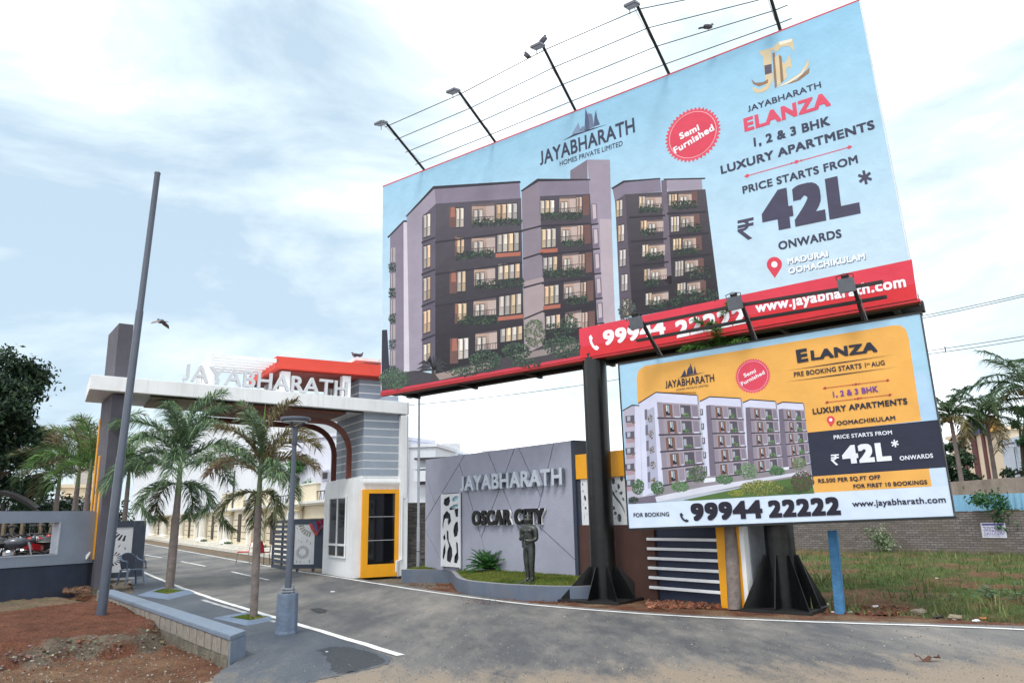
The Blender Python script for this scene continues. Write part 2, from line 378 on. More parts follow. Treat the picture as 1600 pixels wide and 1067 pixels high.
def build_ground():
    X = axis(-13.5, 12, .07, 900); Y = axis(7.4, 20, .07, 900)
    nx, ny = len(X), len(Y); vs = []; cs = []
    red = S(112, 74, 58, 1); grey = S(112, 102, 90); tan = S(132, 108, 86); soil = S(105, 92, 74); green = S(84, 100, 52); brown = S(116, 88, 66); conc = S(140, 134, 126)
    def mix(a, b, t): return tuple(a[i]+(b[i]-a[i])*t for i in range(3))
    rb = [min(p[0] for p in ROAD), max(p[0] for p in ROAD)]
    for y in Y:
        for x in X:
            near = (-14 < x < 13 and 7 < y < 21)
            z = -.045; c = soil
            if y < 90 and x > -60 and inpoly(ROAD, x, y) and (not near or dpoly(ROAD, x, y) > .1):
                vs.append((x, y, -.06)); cs.append(tan); continue
            n = fbm(x, y, .9, 4, 3)
            la = kf.ab((x, y))
            if la[1] > .1 and la[0] > -2.5 and near and x < -3.0 and y < 19.6:
                ins = inpoly(MOUND, x, y); d = dpoly(crest, x, y, False)
                if ins:
                    back = sst(2.2, 4.6, d)
                    z = .13+.05*sst(0, 1.2, d)-.15*back
                    c = mix(red, mix(grey, tan, .5+.5*n), sst(.35, .75, back+.25*n))
                    if back > .5: c = mix(c, green, .35*sst(.0, .4, fbm(x, y, 2, 3, 9)))
                else:
                    w = .46+.16*n; t = sst(0, w, d); z = .14-.27*t
                    c = mix(grey, red, sst(-.15, .35, fbm(x, y, 2.2, 3, 5)+(.25 if d < .12 else 0)))
                    toe = sst(w*.8, w*1.4, d); c = mix(c, mix(tan, red, .35+.5*fbm(x, y, 1.5, 3, 2)), toe)
                    kd = la[1]-.3
                    if toe > .3: z += .05*sst(.8, 0, kd); c = mix(c, red, .6*sst(.7, .1, kd))
                z += (.035+.05*(1-abs(2*min(1, max(0, d/.7))-1)) if not ins else .03)*fbm(x, y, 4.5, 4, 11)+.018*fbm(x, y, 14, 3, 4)
            elif near and x < -2.9 and y < 12 and not inpoly(ROAD, x, y):
                z = -.05+.02*fbm(x, y, 4, 3, 11); c = mix(tan, grey, .5+.5*n)
            elif x > 2.5 and inpoly(LOT, x, y):
                de = dpoly(LOT[:5], x, y, False) if y < 30 else 3
                z = -.02+.06*n+.03*fbm(x, y, 3, 3, 1)+.03*sst(.1, .6, de)
                c = mix(brown, green, sst(-.25, .3, fbm(x, y, .55, 4, 21)+.1))
                c = mix(brown, c, sst(.05, .9, de)); 
            else:
                # soil strip along the kerbs: red earth
                z = -.015+.012*fbm(x, y, 6, 3, 2); c = mix(red, tan, sst(-.2, .4, fbm(x, y, 1.7, 3, 8)))
                if y > 19 and x < -2: c = mix(soil, conc, .4)
                if x < -10.15 and 16 < y < 20.5 and lw.ab((x, y))[1] > -2: z = .12 if lw.ab((x, y))[0] < .9 else -.05; c = mix(soil, tan, .5)
                if inpoly(ISLP, x, y): z = -.05
                if x < -14 or y > 20.5 or x > 13: z = -.07
            vs.append((x, y, z)); cs.append(c)
    fs = [(j*nx+i, j*nx+i+1, (j+1)*nx+i+1, (j+1)*nx+i) for j in range(ny-1) for i in range(nx-1)]
    me = bpy.data.meshes.new('ground'); me.from_pydata(vs, [], fs); ca = me.color_attributes.new('Col', 'FLOAT_COLOR', 'POINT'); buf = []
    for c in cs: buf += [c[0], c[1], c[2], 1]
    ca.data.foreach_set('color', buf); me.materials.append(M_GROUND)
    me.polygons.foreach_set('use_smooth', [True]*len(me.polygons))
    o = bpy.data.objects.new('ground', me); COL.objects.link(o); o['kind'] = 'structure'
    return {}
def ground_material():
    m = bpy.data.materials.new('soil'); m.use_nodes = True; t = m.node_tree; L = t.links; p = t.nodes['Principled BSDF']; p.inputs['Roughness'].default_value = .95; p.inputs['Specular IOR Level'].default_value = .15
    at = nn('ShaderNodeAttribute', t, attribute_name='Col'); geo = nn('ShaderNodeNewGeometry', t)
    def noi(sc, d, r=.6):
        a = nn('ShaderNodeTexNoise', t); a.inputs['Scale'].default_value = sc; a.inputs['Detail'].default_value = d; a.inputs['Roughness'].default_value = r; L.new(geo.outputs['Position'], a.inputs['Vector']); return a
    a = noi(2.2, 10, .7); b = noi(28, 6, .75)
    m1 = nn('ShaderNodeMapRange', t); m1.inputs['From Min'].default_value = .3; m1.inputs['From Max'].default_value = .7; m1.inputs['To Min'].default_value = .62; m1.inputs['To Max'].default_value = 1.35; L.new(a.outputs['Fac'], m1.inputs['Value'])
    m2 = nn('ShaderNodeMapRange', t); m2.inputs['From Min'].default_value = .35; m2.inputs['From Max'].default_value = .65; m2.inputs['To Min'].default_value = .6; m2.inputs['To Max'].default_value = 1.4; L.new(b.outputs['Fac'], m2.inputs['Value'])
    mu = nn('ShaderNodeMath', t, operation='MULTIPLY'); L.new(m1.outputs[0], mu.inputs[0]); L.new(m2.outputs[0], mu.inputs[1])
    vm = nn('ShaderNodeVectorMath', t, operation='SCALE'); L.new(at.outputs['Color'], vm.inputs[0]); L.new(mu.outputs[0], vm.inputs['Scale'])
    vo = nn('ShaderNodeTexVoronoi', t); vo.inputs['Scale'].default_value = 34; L.new(geo.outputs['Position'], vo.inputs['Vector'])
    r = nn('ShaderNodeMapRange', t); r.inputs['From Min'].default_value = .12; r.inputs['From Max'].default_value = .2; r.inputs['To Min'].default_value = .55; r.inputs['To Max'].default_value = 0; L.new(vo.outputs['Distance'], r.inputs['Value'])
    mx = nn('ShaderNodeMix', t, data_type='RGBA'); mx.inputs['B'].default_value = S(168, 156, 142)+(1,); L.new(vm.outputs[0], mx.inputs['A'])
    nz = noi(5, 2); gt = nn('ShaderNodeMath', t, operation='GREATER_THAN'); gt.inputs[1].default_value = .56; L.new(nz.outputs['Fac'], gt.inputs[0]); mm = nn('ShaderNodeMath', t, operation='MULTIPLY'); L.new(gt.outputs[0], mm.inputs[0]); L.new(r.outputs[0], mm.inputs[1]); L.new(mm.outputs[0], mx.inputs['Factor'])
    L.new(mx.outputs['Result'], p.inputs['Base Color'])
    ah = nn('ShaderNodeMath', t, operation='MULTIPLY_ADD'); L.new(b.outputs['Fac'], ah.inputs[0]); ah.inputs[1].default_value = .5; L.new(a.outputs['Fac'], ah.inputs[2])
    bp = nn('ShaderNodeBump', t); bp.inputs['Strength'].default_value = 1.0; bp.inputs['Distance'].default_value = .11; L.new(ah.outputs[0], bp.inputs['Height']); L.new(bp.outputs[0], p.inputs['Normal'])
    return m
M_GROUND = ground_material()
build_ground()
# ------------------------------------------------------------------ road
def road_material(name, base, dusty, tan, dust_bias, near_w):
    m = bpy.data.materials.new(name); m.use_nodes = True; t = m.node_tree; L = t.links; p = t.nodes['Principled BSDF']; p.inputs['Specular IOR Level'].default_value = .3
    geo = nn('ShaderNodeNewGeometry', t); sx = nn('ShaderNodeSeparateXYZ', t); L.new(geo.outputs['Position'], sx.inputs[0])
    def noi(sc, d, r=.6, mp=None):
        a = nn('ShaderNodeTexNoise', t); a.inputs['Scale'].default_value = sc; a.inputs['Detail'].default_value = d; a.inputs['Roughness'].default_value = r
        if mp:
            q = nn('ShaderNodeMapping', t); q.inputs['Scale'].default_value = mp; q.inputs['Rotation'].default_value = (0, 0, R_(35)); L.new(geo.outputs['Position'], q.inputs['Vector']); L.new(q.outputs[0], a.inputs['Vector'])
        else: L.new(geo.outputs['Position'], a.inputs['Vector'])
        return a
    def mr(s, a, b, c=0, d=1):
        r = nn('ShaderNodeMapRange', t); r.inputs['From Min'].default_value = a; r.inputs['From Max'].default_value = b; r.inputs['To Min'].default_value = c; r.inputs['To Max'].default_value = d; L.new(s, r.inputs['Value']); return r.outputs[0]
    def mixc(f, A, B):
        x = nn('ShaderNodeMix', t, data_type='RGBA')
        for k, v in (('A', A), ('B', B)):
            if isinstance(v, tuple): x.inputs[k].default_value = v+(1,)
            else: L.new(v, x.inputs[k])
        if f is not None: L.new(f, x.inputs['Factor'])
        return x.outputs['Result']
    def mth(op, a, b):
        x = nn('ShaderNodeMath', t, operation=op)
        for i, v in enumerate((a, b)):
            if isinstance(v, float): x.inputs[i].default_value = v
            else: L.new(v, x.inputs[i])
        x.use_clamp = op != 'MULTIPLY_ADD'; return x.outputs[0]
    big = noi(.55, 13, .74, (1.0, .32, 1)); mid = noi(3.1, 10, .75, (1, .3, 1)); fine = noi(55, 4, .7); grit = noi(160, 2, .8)
    dm = mth('ADD', mr(big.outputs['Fac'], .42, .66), mr(mid.outputs['Fac'], .5, .75, 0, .5)); dm = mth('MULTIPLY', dm, dust_bias)
    c = mixc(dm, base, dusty)
    # blown red-brown earth on the near edge of the carriageway
    yn = mr(sx.outputs['Y'], 9.9, 7.5); yn = mth('MULTIPLY', yn, near_w); e1 = mth('ADD', yn, mr(big.outputs['Fac'], .35, .65, -.35, .35)); e2 = mth('ADD', e1, mr(mid.outputs['Fac'], .3, .7, -.3, .3))
    x = mr(e2, .3, .75); c = mixc(x, c, tan)
    v = mr(fine.outputs['Fac'], .3, .7, .62, 1.38); v2 = mr(grit.outputs['Fac'], .3, .7, .6, 1.4)
    vv = nn('ShaderNodeMath', t, operation='MULTIPLY'); L.new(v, vv.inputs[0]); L.new(v2, vv.inputs[1])
    sc = nn('ShaderNodeVectorMath', t, operation='SCALE'); L.new(c, sc.inputs[0]); L.new(vv.outputs[0], sc.inputs['Scale'])
    L.new(sc.outputs[0], p.inputs['Base Color'])
    L.new(mr(dm, 0, 1, .62, .9), p.inputs['Roughness'])
    bp = nn('ShaderNodeBump', t); bp.inputs['Strength'].default_value = .55; bp.inputs['Distance'].default_value = .015
    hh = nn('ShaderNodeMath', t, operation='ADD'); L.new(fine.outputs['Fac'], hh.inputs[0]); L.new(grit.outputs['Fac'], hh.inputs[1]); L.new(hh.outputs[0], bp.inputs['Height']); L.new(bp.outputs[0], p.inputs['Normal'])
    return m
M_ROAD = road_material('asphalt_road', S(82, 83, 86), S(140, 136, 130), S(141, 128, 113), .95, .95)
M_APRON = road_material('asphalt_apron', S(70, 77, 88), S(112, 116, 120), S(120, 112, 102), .6, .45)
def sheet(name, P, z, m, st=None):
    me = bpy.data.meshes.new(name); bm = bmesh.new(); vs = [bm.verts.new((x, y, z)) for x, y in P]; f = bm.faces.new(vs)
    bmesh.ops.triangulate(bm, faces=[f]); bmesh.ops.recalc_face_normals(bm, faces=bm.faces)
    for f in bm.faces:
        if f.normal.z < 0: f.normal_flip()
    bm.to_mesh(me); bm.free(); me.materials.append(m); o = bpy.data.objects.new(name, me); COL.objects.link(o); o['kind'] = 'structure'; return o
sheet('road', ROAD, 0, M_ROAD)
AP = [kf.p(-.02, -.02)[:2], kf.p(8.0, -.02)[:2], (-9.35, 19.6), g2(200, 898), g2(230, 898.5), g2(313, 932), g2(400, 959), g2(460, 976), g2(560, 1008), g2(614, 1028), g2(606, 1037), g2(585, 1044), g2(545, 1052), g2(500, 1062), g2(467, 1070), g2(430, 1082), g2(380, 1080), g2(335, 1072), g2(330, 1060), g2(348, 1046), g2(362, 1038)]
AP = [tuple(q) for q in AP]; AP = AP[:10]+[(x+random.uniform(-.025, .025), y+random.uniform(-.035, .035)) for x, y in smooth_pts(AP[9:], 3)[1:]]
sheet('pavement', AP, .004, M_APRON)
TP = [g2(x, y) for x, y in ((497, 1016), (506, 1024), (514, 1036), (519, 1048), (528, 1053), (552, 1049), (580, 1043), (606, 1034), (598, 1026), (570, 1016), (540, 1010), (515, 1011))]
sheet('dark_patch', [(x+random.uniform(-.03, .03), y+random.uniform(-.03, .03)) for x, y in smooth_pts(TP, 2)], .006, road_material('asphalt_patch', S(50, 55, 62), S(84, 86, 88), S(100, 94, 86), .5, .2))
M_LINE = mat('road_paint', S(222, 222, 220), .7, var=.12, sc=25, dirt=.55, dcol=S(130, 128, 125), bump=.3)
def strip(name, P, w, z=.008, jit=.008, closed=False, m=None):
    P = [Vector((x, y)) for x, y in P]; Q = []
    for i in range(len(P)-1):
        n = max(1, int((P[i+1]-P[i]).length/.25))
        for k in range(n): Q.append(P[i].lerp(P[i+1], k/n))
    Q.append(P[-1]); mb = MB(); vs = []
    for i, q in enumerate(Q):
        d = (Q[min(i+1, len(Q)-1)]-Q[max(i-1, 0)]).normalized(); nrm = Vector((-d.y, d.x)); r = random.uniform(-jit, jit)
        vs += [(q.x+nrm.x*(w/2+r), q.y+nrm.y*(w/2+r), z), (q.x-nrm.x*(w/2-r), q.y-nrm.y*(w/2-r), z)]
    mb.add(vs, [(2*i+1, 2*i+3, 2*i+2, 2*i) for i in range(len(Q)-1)])
    return struct(mb, name, m or M_LINE)
rls = smooth_pts([(11, 7.9)]+rl+[(rl[-1][0]+dR.x*40, rl[-1][1]+dR.y*40)], 2)
strip('edge_line', rls, .10)
strip('edge_line', smooth_pts(ll+[(-12.2+dR.x*20, 26.2+dR.y*20), (-12.2+dR.x*50, 26.2+dR.y*50)], 1), .115)
for (x0, y0, x1, y1) in ((361.6, 893, 419.4, 906), (283, 877, 321, 884.5), (227, 867, 253, 871), (190, 860.5, 205, 863)):
    strip('lane_dash', [g2(x0, y0), g2(x1, y1)], .10)
# faint second stroke beside the left line, half covered by dust
strip('old_paint_mark', [g2(316, 937), g2(380, 956), g2(432, 972)], .10, z=.0072, jit=.02, m=mat('worn_paint', S(168, 168, 168), .8, dirt=.8, dcol=S(110, 110, 112)))
# ------------------------------------------------------------------ low block wall with painted coping
M_CAP = mat('blue_grey_paint', S(112, 126, 144), .55, var=.1, sc=9, dirt=.35, dcol=S(128, 124, 122), streak=.25)
M_BLOCK = mat('concrete_block', S(134, 128, 120), .9, var=.25, sc=14, bump=.6, bsc=50, dirt=.5, dcol=S(96, 86, 74))
M_MORTAR = mat('mortar', S(165, 160, 152), .95, var=.2, sc=20, bump=.5, dirt=.4)
M_BASE = mat('stained_concrete', S(104, 98, 86), .95, var=.3, sc=7, bump=.7, bsc=30, dirt=.6, dcol=S(52, 54, 44))
kt = thing('low_wall', 'low concrete block wall with blue-grey painted coping between the red earth and the dark apron', 'low wall', kf.p(0, .15))
def kbox(a0l, a0r, a1, b0, b1, z0, z1):
    P = [kf.p(a, b, z) for z in (z0, z1) for a, b in ((a0r, b0), (a1, b0), (a1, b1), (a0l, b1))]
    return MB().hexa(P)
kbox(-.36, 0, 8.15, 0, .30, .245, .30).build('coping', M_CAP, kt, bevel=.008)
kbox(-.29, -.0, 8.15, .02, .272, -.16, .245).build('mortar_core', M_MORTAR, kt)
MB().hexa([kf.p(a, b, z) for z in (-.15, .244) for a, b in ((-.015, 0), (.02, 0), (-.325, .300), (-.378, .300))]).build('end_face', M_CAP, kt)
kbox(-.30, .05, 8.15, .27, .292, -.2, .045).build('footing', M_BASE, kt)
kbox(.05, .05, 8.15, -.004, .019, -.05, .244).build('road_side_render', M_CAP, kt)
a = -.335
i = 0
while a < 8.0:
    w = .33+random.uniform(-.02, .02); jj = random.uniform(-.004, .004)
    MB().fbox(kf, a+.012, a+w-.008, .272, .290+jj, .05+random.uniform(0, .01), .24).build('block', M_BLOCK, kt, bevel=.006); a += w
# ------------------------------------------------------------------ boundary wall on the left
M_WGREY = mat('wall_grey', S(138, 148, 164), .75, var=.07, sc=2, bump=.2, dirt=.25, dcol=S(120, 126, 136), streak=.2)
M_WNAVY = mat('wall_navy', S(48, 58, 76), .75, var=.12, sc=3, bump=.25, dirt=.3, dcol=S(78, 76, 76), streak=.2)
M_WSLATE = mat('pillar_grey', S(84, 82, 92), .8, var=.1, sc=2.5, bump=.45, bsc=35, dirt=.2, dcol=S(100, 98, 104))
bt = thing('boundary_wall', 'grey boundary wall with navy base and a rectangular opening showing motorbikes', 'wall', lw.p(-4, .1))
MB().fbox(lw, -12, .25, .03, .22, -.1, .695).build('base_band', M_WNAVY, bt)
oa0, oz1 = lw.pix(0, 819.6); oa1, oz0 = lw.pix(90, 864.5); oz1 = lw.pix(90, 816)[1]
mb = MB()
mb.fbox(lw, oa1, .3, 0, .25, .695, 1.93); mb.fbox(lw, -12, oa1, 0, .25, .695, oz0); mb.fbox(lw, -12, oa1, 0, .25, oz1, 1.93); mb.fbox(lw, -12, oa1-4.6, 0, .25, oz0, oz1)
mb.build('upper_panel', M_WGREY, bt)
mb = MB(); mb.fbox(lw, oa1-.03, oa1, -.012, .262, oz0, oz1); mb.fbox(lw, oa1-4.6, oa1, -.012, .262, oz0-.03, oz0); mb.build('opening_trim', mat('trim_pale', S(172, 178, 190), .7), bt)
# ------------------------------------------------------------------ gate portal
M_WHITE = mat('white_paint', S(232, 234, 236), .6, var=.04, sc=1.5, bump=.12, dirt=.25, dcol=S(186, 183, 178), streak=.32)
M_SLAB = mat('grey_slab', S(146, 156, 170), .7, var=.06, sc=3, bump=.2)
M_RUST = mat('rust_brown', S(96, 46, 36), .5, var=.2, sc=8, bump=.2)
M_YEL = mat('yellow_paint', S(236, 164, 22), .5, var=.05, sc=3, bump=.15, dirt=.12, dcol=S(180, 130, 40))
M_GLASS = mat('black_glass', (.006, .007, .009), .06, var=0, bump=0, spec=.6)
M_ALU = mat('pale_aluminium', S(190, 192, 196), .4, metal=.3, var=.05, bump=0)
M_RED = mat('red_roof_paint', S(222, 74, 58), .6, var=.05, sc=3, bump=.1)
M_DARKGATE = mat('gate_slate', S(62, 70, 84), .55, var=.08, sc=5, bump=.1)
gt_ = thing('gate_portal', 'white entrance gate portal with grey slab tower, dark pillar, brown arches and red canopy', 'gate portal', g.p(-3, 1))
# tower core and slabs
ga = 1.115; gb = 2.5
MB().fbox(g, .02, ga, .02, gb, 2.78, 4.9).build('tower_core', M_WHITE, gt_)
for i in range(8):
    z0 = 2.84+i*.232
    MB().fbox(g, .008, ga-.002, .008, .02, z0, z0+.190).build('slab', M_SLAB, gt_)
    MB().fbox(g, .008, .02, .0205, gb, z0, z0+.190).build('slab', M_SLAB, gt_)
# right upright frame
MB().fbox(g, ga, 1.36, -.16, gb+.1, 0, 4.62).build('upright', M_WHITE, gt_, bevel=.01)
# beam
bl = -7.15
def zb(a): return 4.655+(1.3-a)/8.45*.20
P = [g.p(a, b, zb(a)+dz) for dz, in ((0,),) for a, b in ((bl, -.17), (1.37, -.17), (1.37, gb+.12), (bl, gb-.3))]
Q = [p+Vector((0, 0, .37)) for p in P]
MB().hexa(P+Q).build('beam', M_WHITE, gt_, bevel=.012)
# black strip painted as the shadow line under the beam, + soffit
M_SOF = mat('soffit_brown', S(120, 74, 62), .7, var=.1, sc=4, bump=.1)
M_SLAT = mat('soffit_slat', S(176, 164, 146), .7, var=.06, bump=.1)
P = [g.p(a, b, zb(a)-.09) for a, b in ((-3.9, .12), (-.5, .12), (-.5, 2.2), (-3.9, 2.2))]
MB().hexa(P+[p+Vector((0, 0, .085)) for p in P]).build('soffit_panel', M_SOF, gt_)
P = [g.p(a, b, zb(a)-.03) for a, b in ((-5.75, .0), (-.02, .0), (-.02, .1), (-5.75, .1))]
MB().hexa(P+[p+Vector((0, 0, .028)) for p in P]).build('painted_shadow_line', mat('shadow_black', (.01, .01, .01), .8, var=0, bump=0), gt_)
for i in range(8):
    b = .14+i*.26
    P = [g.p(a, bb, zb(a)-.05) for a, bb in ((-5.7, b), (-3.95, b), (-3.95, b+.18), (-5.7, b+.18))]
    MB().hexa(P+[p+Vector((0, 0, .048)) for p in P]).build('soffit_slat', M_SLAT, gt_)
# arches
for b0 in (.55, 1.95):
    mb = MB(); pts = [(-.16, 2.77), (-.16, 3.5)]
    for k in range(9):
        t = k/8*math.pi/2; pts.append((-.16-.95*(1-math.cos(t)), 3.55+.95*math.sin(t)))
    pts += [(-2.0, 4.52), (-4.2, 4.58)]
    for s0, s1, c in ((.0, .07, 0), (.075, .16, .012)):
        vs = []
        for i, (a, z) in enumerate(pts):
            a2, z2 = pts[min(i+1, len(pts)-1)]; a1, z1 = pts[max(i-1, 0)]; L = math.hypot(a2-a1, z2-z1); nx, nz = -(z2-z1)/L, (a2-a1)/L
            for s in (s0, s1):
                for bb in (b0-.05+c, b0+.05-c): vs.append(g.p(a+nx*s-.0+c, bb, z+nz*s))
        n = len(pts); fs = []
        for i in range(n-1):
            o = 4*i; q = 4*(i+1); fs += [(o, o+1, q+1, q), (o+2, q+2, q+3, o+3), (o, q, q+2, o+2), (o+1, o+3, q+3, q+1)]
        fs += [(0, 2, 3, 1), (4*n-4, 4*n-3, 4*n-1, 4*n-2)]
        mb.add(vs, fs)
    mb.build('arch_rib', M_RUST, gt_)
# booth
bo = thing('guard_booth', 'white guard booth with yellow door frame and black glass under the gate tower', 'guard booth', g.p(.5, 1.7))
BE = g.pixa(505, 840, -.26)[0]; prof = [(0.0, 0), (BE, 0), (BE, 2.45)]
for k in range(7):
    t = k/6*math.pi/2; prof.append((BE-.33+.33*math.cos(t), 2.44+.33*math.sin(t)))
prof += [(0.0, 2.77)]
# walls as separate skins so that the windows are openings
MB().prism([g.p(-.26, b, z) for b, z in prof], g.A*.02).build('side_wall', M_WHITE, bo)
MB().prism([g.p(-.239, b, z) for b, z in prof], g.A*1.353).build('body', M_WHITE, bo)
wb1, wz0 = g.pixa(516, 868, -.26); wb0, wz1 = g.pixa(542, 777.5, -.26)
wzm = g.pixa(516, 850, -.26)[1]; wb1 = g.pixa(517, 779, -.26)[0]
fa = -.262
for nm, z0, z1, m in (('window_pane', wzm+.04, wz1, M_GLASS), ('window_pane', wz0, wzm-.03, M_GLASS)):
    MB().fbox(g, fa-.012, fa-.002, wb0, wb1, z0, z1).build(nm, m, bo)
mb = MB()
for z in (wz0-.03, wzm-.025, wz1): mb.fbox(g, fa-.05, fa-.013, wb0-.05, wb1+.05, z, z+.05)
for b in (wb0-.04, (wb0+wb1)/2-.02, wb1): mb.fbox(g, fa-.045, fa-.0125, b, b+.04, wz0, wz1)
mb.build('window_frame', M_WHITE, bo)
# yellow frame with three black panes
ya1 = 1.115
pa0, pz1 = g.pix(576.5, 770.5, -.08); pa1, _ = g.pix(617.8, 771, -.08); _, pz0 = g.pix(574.8, 882, -.08)
yz1 = 2.44; yz0 = .0
mb = MB()
mb.fbox(g, 0.0, pa0, -.085, -.001, yz0, yz1); mb.fbox(g, pa1, ya1-.003, -.085, -.001, yz0, yz1); mb.fbox(g, pa0, pa1, -.085, -.001, yz0, pz0); mb.fbox(g, pa0, pa1, -.085, -.001, pz1, yz1)
mb.build('yellow_frame', M_YEL, bo)
hz = (pz1-pz0)/3
for i in range(3): MB().fbox(g, pa0, pa1, -.05, -.002, pz0+i*hz+.008, pz0+(i+1)*hz-.008).build('glass_pane', M_GLASS, bo)
mb = MB()
for i in (1, 2): mb.fbox(g, pa0, pa1, -.058, -.012, pz0+i*hz-.008, pz0+i*hz+.008)
mb.build('glazing_bar', M_ALU, bo)
MB().fbox(g, 0.02, ga+.2, -.11, -.03, 2.62, 2.67).build('ledge', M_WHITE, bo)
# downpipe on the upright
dp = MB(); dp.tube([g.p(1.30, -.22, 5.0), g.p(1.31, -.21, 2.2), g.p(1.2, -.21, 2.15)], .012, 6); dp.build('thin_cable', mat('cable_grey', S(150, 150, 150), .6), gt_)
dp = MB(); dp.tube([g.p(1.16, -.19, 2.3), g.p(1.16, -.19, .45), g.p(1.0, -.2, .42), g.p(1.0, -.2, .12)], .028, 8); dp.build('drain_pipe', M_WHITE, gt_, smooth=True)
dp = MB(); dp.tube([g.p(1.02, -.3, 0), g.p(1.02, -.3, .42)], .035, 8); dp.build('pipe_stub', M_ALU, gt_, smooth=True)
# left pillar
pil_a0, pil_a1, pb0, pb1 = -6.62, g.pix(171, 915, .11)[0], .11, 1.3
ptz = 6.6
pf = Fr((-10.12, 19.17), 53.6); pil_a0, pil_a1, pb0, pb1 = 0, pf.pix(171, 915)[0], 0, 1.56
def pbox2(a0, a1, b0, b1, z0, z1): return MB().fbox(pf, a0, a1, b0, b1, z0, z1)
pbox2(pil_a0, pil_a1, pb0, pb1, -.1, 4.80).build('pillar', M_WSLATE, gt_)
pbox2(pil_a0, pil_a1, pb0, pb1, 5.17, ptz+.05).build('pillar_top', M_WSLATE, gt_)
MB().fbox(pf, pil_a0-.03, pil_a1, pb0-.03, pb1, -.1, .12).build('pillar_plinth', M_BASE, gt_)
for (x0, y0, x1, y1) in ((157.5, 655, 135.5, 873), (158.5, 711, 140.5, 873.5), (157.5, 765, 146.3, 873.5)):
    b_, z_ = pf.pixa(x1, y1, pil_a0); _, zt = pf.pixa(x0, y0, pil_a0)
    pbox2(pil_a0-.025, pil_a0-.002, b_-.075, b_+.075, z_, zt).build('yellow_strip', M_YEL, gt_)
# room on the deck, red canopy, pergola
rm = gt_
rb = 1.0
ra0, rz1 = g.pix(432, 556, rb); _, rz0 = g.pix(432, 575, rb)
MB().fbox(g, ra0, 1.6, rb, 4.6, rz0, rz1).build('red_canopy', M_RED, gt_, bevel=.01)
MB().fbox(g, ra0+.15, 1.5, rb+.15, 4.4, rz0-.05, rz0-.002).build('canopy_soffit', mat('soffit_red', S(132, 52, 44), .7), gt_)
for x in (446.5, 541.5):
    a_, _ = g.pix(x, 590, rb+.15); MB().fbox(g, a_-.13, a_+.13, rb+.12, rb+.38, 4.9, rz0-.05).build('column', M_WHITE, gt_)
for a_ in (-1.9, .1): MB().fbox(g, a_-.13, a_+.13, 3.6, 3.86, 4.9, rz0-.05).build('column', M_WHITE, gt_)
ra, _ = g.pix(563, 600, rb+.4)
MB().fbox(g, ra, 1.34, rb+.5, 4.0, 4.9, rz0-.052).build('roof_room', M_SLAB, gt_)
for i in range(3):
    z = 5.2+i*.28; MB().fbox(g, ra-.012, 1.34, rb+.488, rb+.5, z, z+.03).build('white_groove', M_WHITE, gt_); MB().fbox(g, ra-.012, ra-.0005, rb+.5, 3.9, z, z+.03).build('white_groove', M_WHITE, gt_)
MB().fbox(g, -4.3, ra-.1, 2.3, 2.4, 4.9, 5.5).build('parapet', M_WHITE, gt_)
# lower rooftop block to the right, seen beside the board
MB().fbox(g, ga-.2, 1.33, .6, 1.4, 5.05, 5.3).build('roof_step', M_SLAB, gt_)
# top room
ta, tz = g.pix(556, 558, 3.2); MB().fbox(g, ta, 2.0, 3.2, 5.2, tz-.1, tz).build('top_slab', M_WHITE, gt_)
MB().fbox(g, ta+.45, 1.8, 3.5, 4.55, 6.0, tz-.1).build('top_room', M_SLAB, gt_)
MB().fbox(g, ta+.44, 1.79, 3.49, 3.499, tz-.42, tz-.39).build('white_groove', M_WHITE, gt_)
for i in range(6):
    b = 1.0+i*.42; a0_, z1_ = g.pix(341, 552.5, 1.0)
    mb = MB(); mb.fbox(g, a0_-.1, ra0+.1, b, b+.10, z1_-.12, z1_-.0); mb.fbox(g, a0_-.22, a0_-.1, b, b+.10, 4.9, z1_); mb.build('pergola_rib', M_WHITE, gt_)
# roof letters
lt = thing('roof_lettering', 'white raised letters spelling JAYABHARATH standing on the gate beam', 'sign lettering', g.p(-2.8, -.1, 5.1))
M_LET = mat('letter_face', S(212, 215, 221), .45, var=.03, bump=0)
GPL = wallplane(g, -.08)
def mk(m2, ch): m2.build('letter', M_LET, lt)
put_text(None, GPL, 'JAYABHARATH', (284, 594.5), (542, 620.5), 26.5, .05, bold=.012, depth=.10, letters=mk)
for i in range(11):
    a_ = -5.0+i*.44; z = zb(a_)+.36; MB().tube([g.p(a_, -.10, z), g.p(a_, -.10, z+.2)], .008, 5).build('support_pin', M_ALU, lt)
# ------------------------------------------------------------------ sliding gate leaves
def fan(cx, cy, r0, r1, a0, a1, n, w=.55):
    out = []
    for i in range(n):
        t0 = a0+(a1-a0)*i/n; t1 = t0+(a1-a0)/n*w
        out.append([(cx+r0*math.cos(t0), cy+r0*math.sin(t0)*.5), (cx+r1*math.cos(t0), cy+r1*math.sin(t0)*.5), (cx+r1*math.cos(t1), cy+r1*math.sin(t1)*.5), (cx+r0*math.cos(t1), cy+r0*math.sin(t1)*.5)])
    return out
PB = fan(.42, .30, .17, .33, 0, 6.28, 18, .45)+fan(.85, 1.02, .42, .68, 3.3, 4.7, 6, .55)+[oval(.2, .60, .03, .012, .4), oval(.62, .58, .05, .014, .8), oval(.8, .52, .035, .016, 2), oval(.35, .56, .02, .02, 0), oval(.15, .07, .035, .022, 1.2), oval(.32, .06, .04, .02, 1), oval(.78, .07, .05, .024, 2.2), oval(.12, .9, .03, .013, 1)]
M_PANEL = mat('cut_panel_white', S(216, 218, 222), .55, var=.03, bump=0)
def leafplane(p0, p1, z0=0):
    X = Vector((p1[0]-p0[0], p1[1]-p0[1], 0)); L = X.length; return Pl((p0[0], p0[1], z0), X, (0, 0, 1)), L
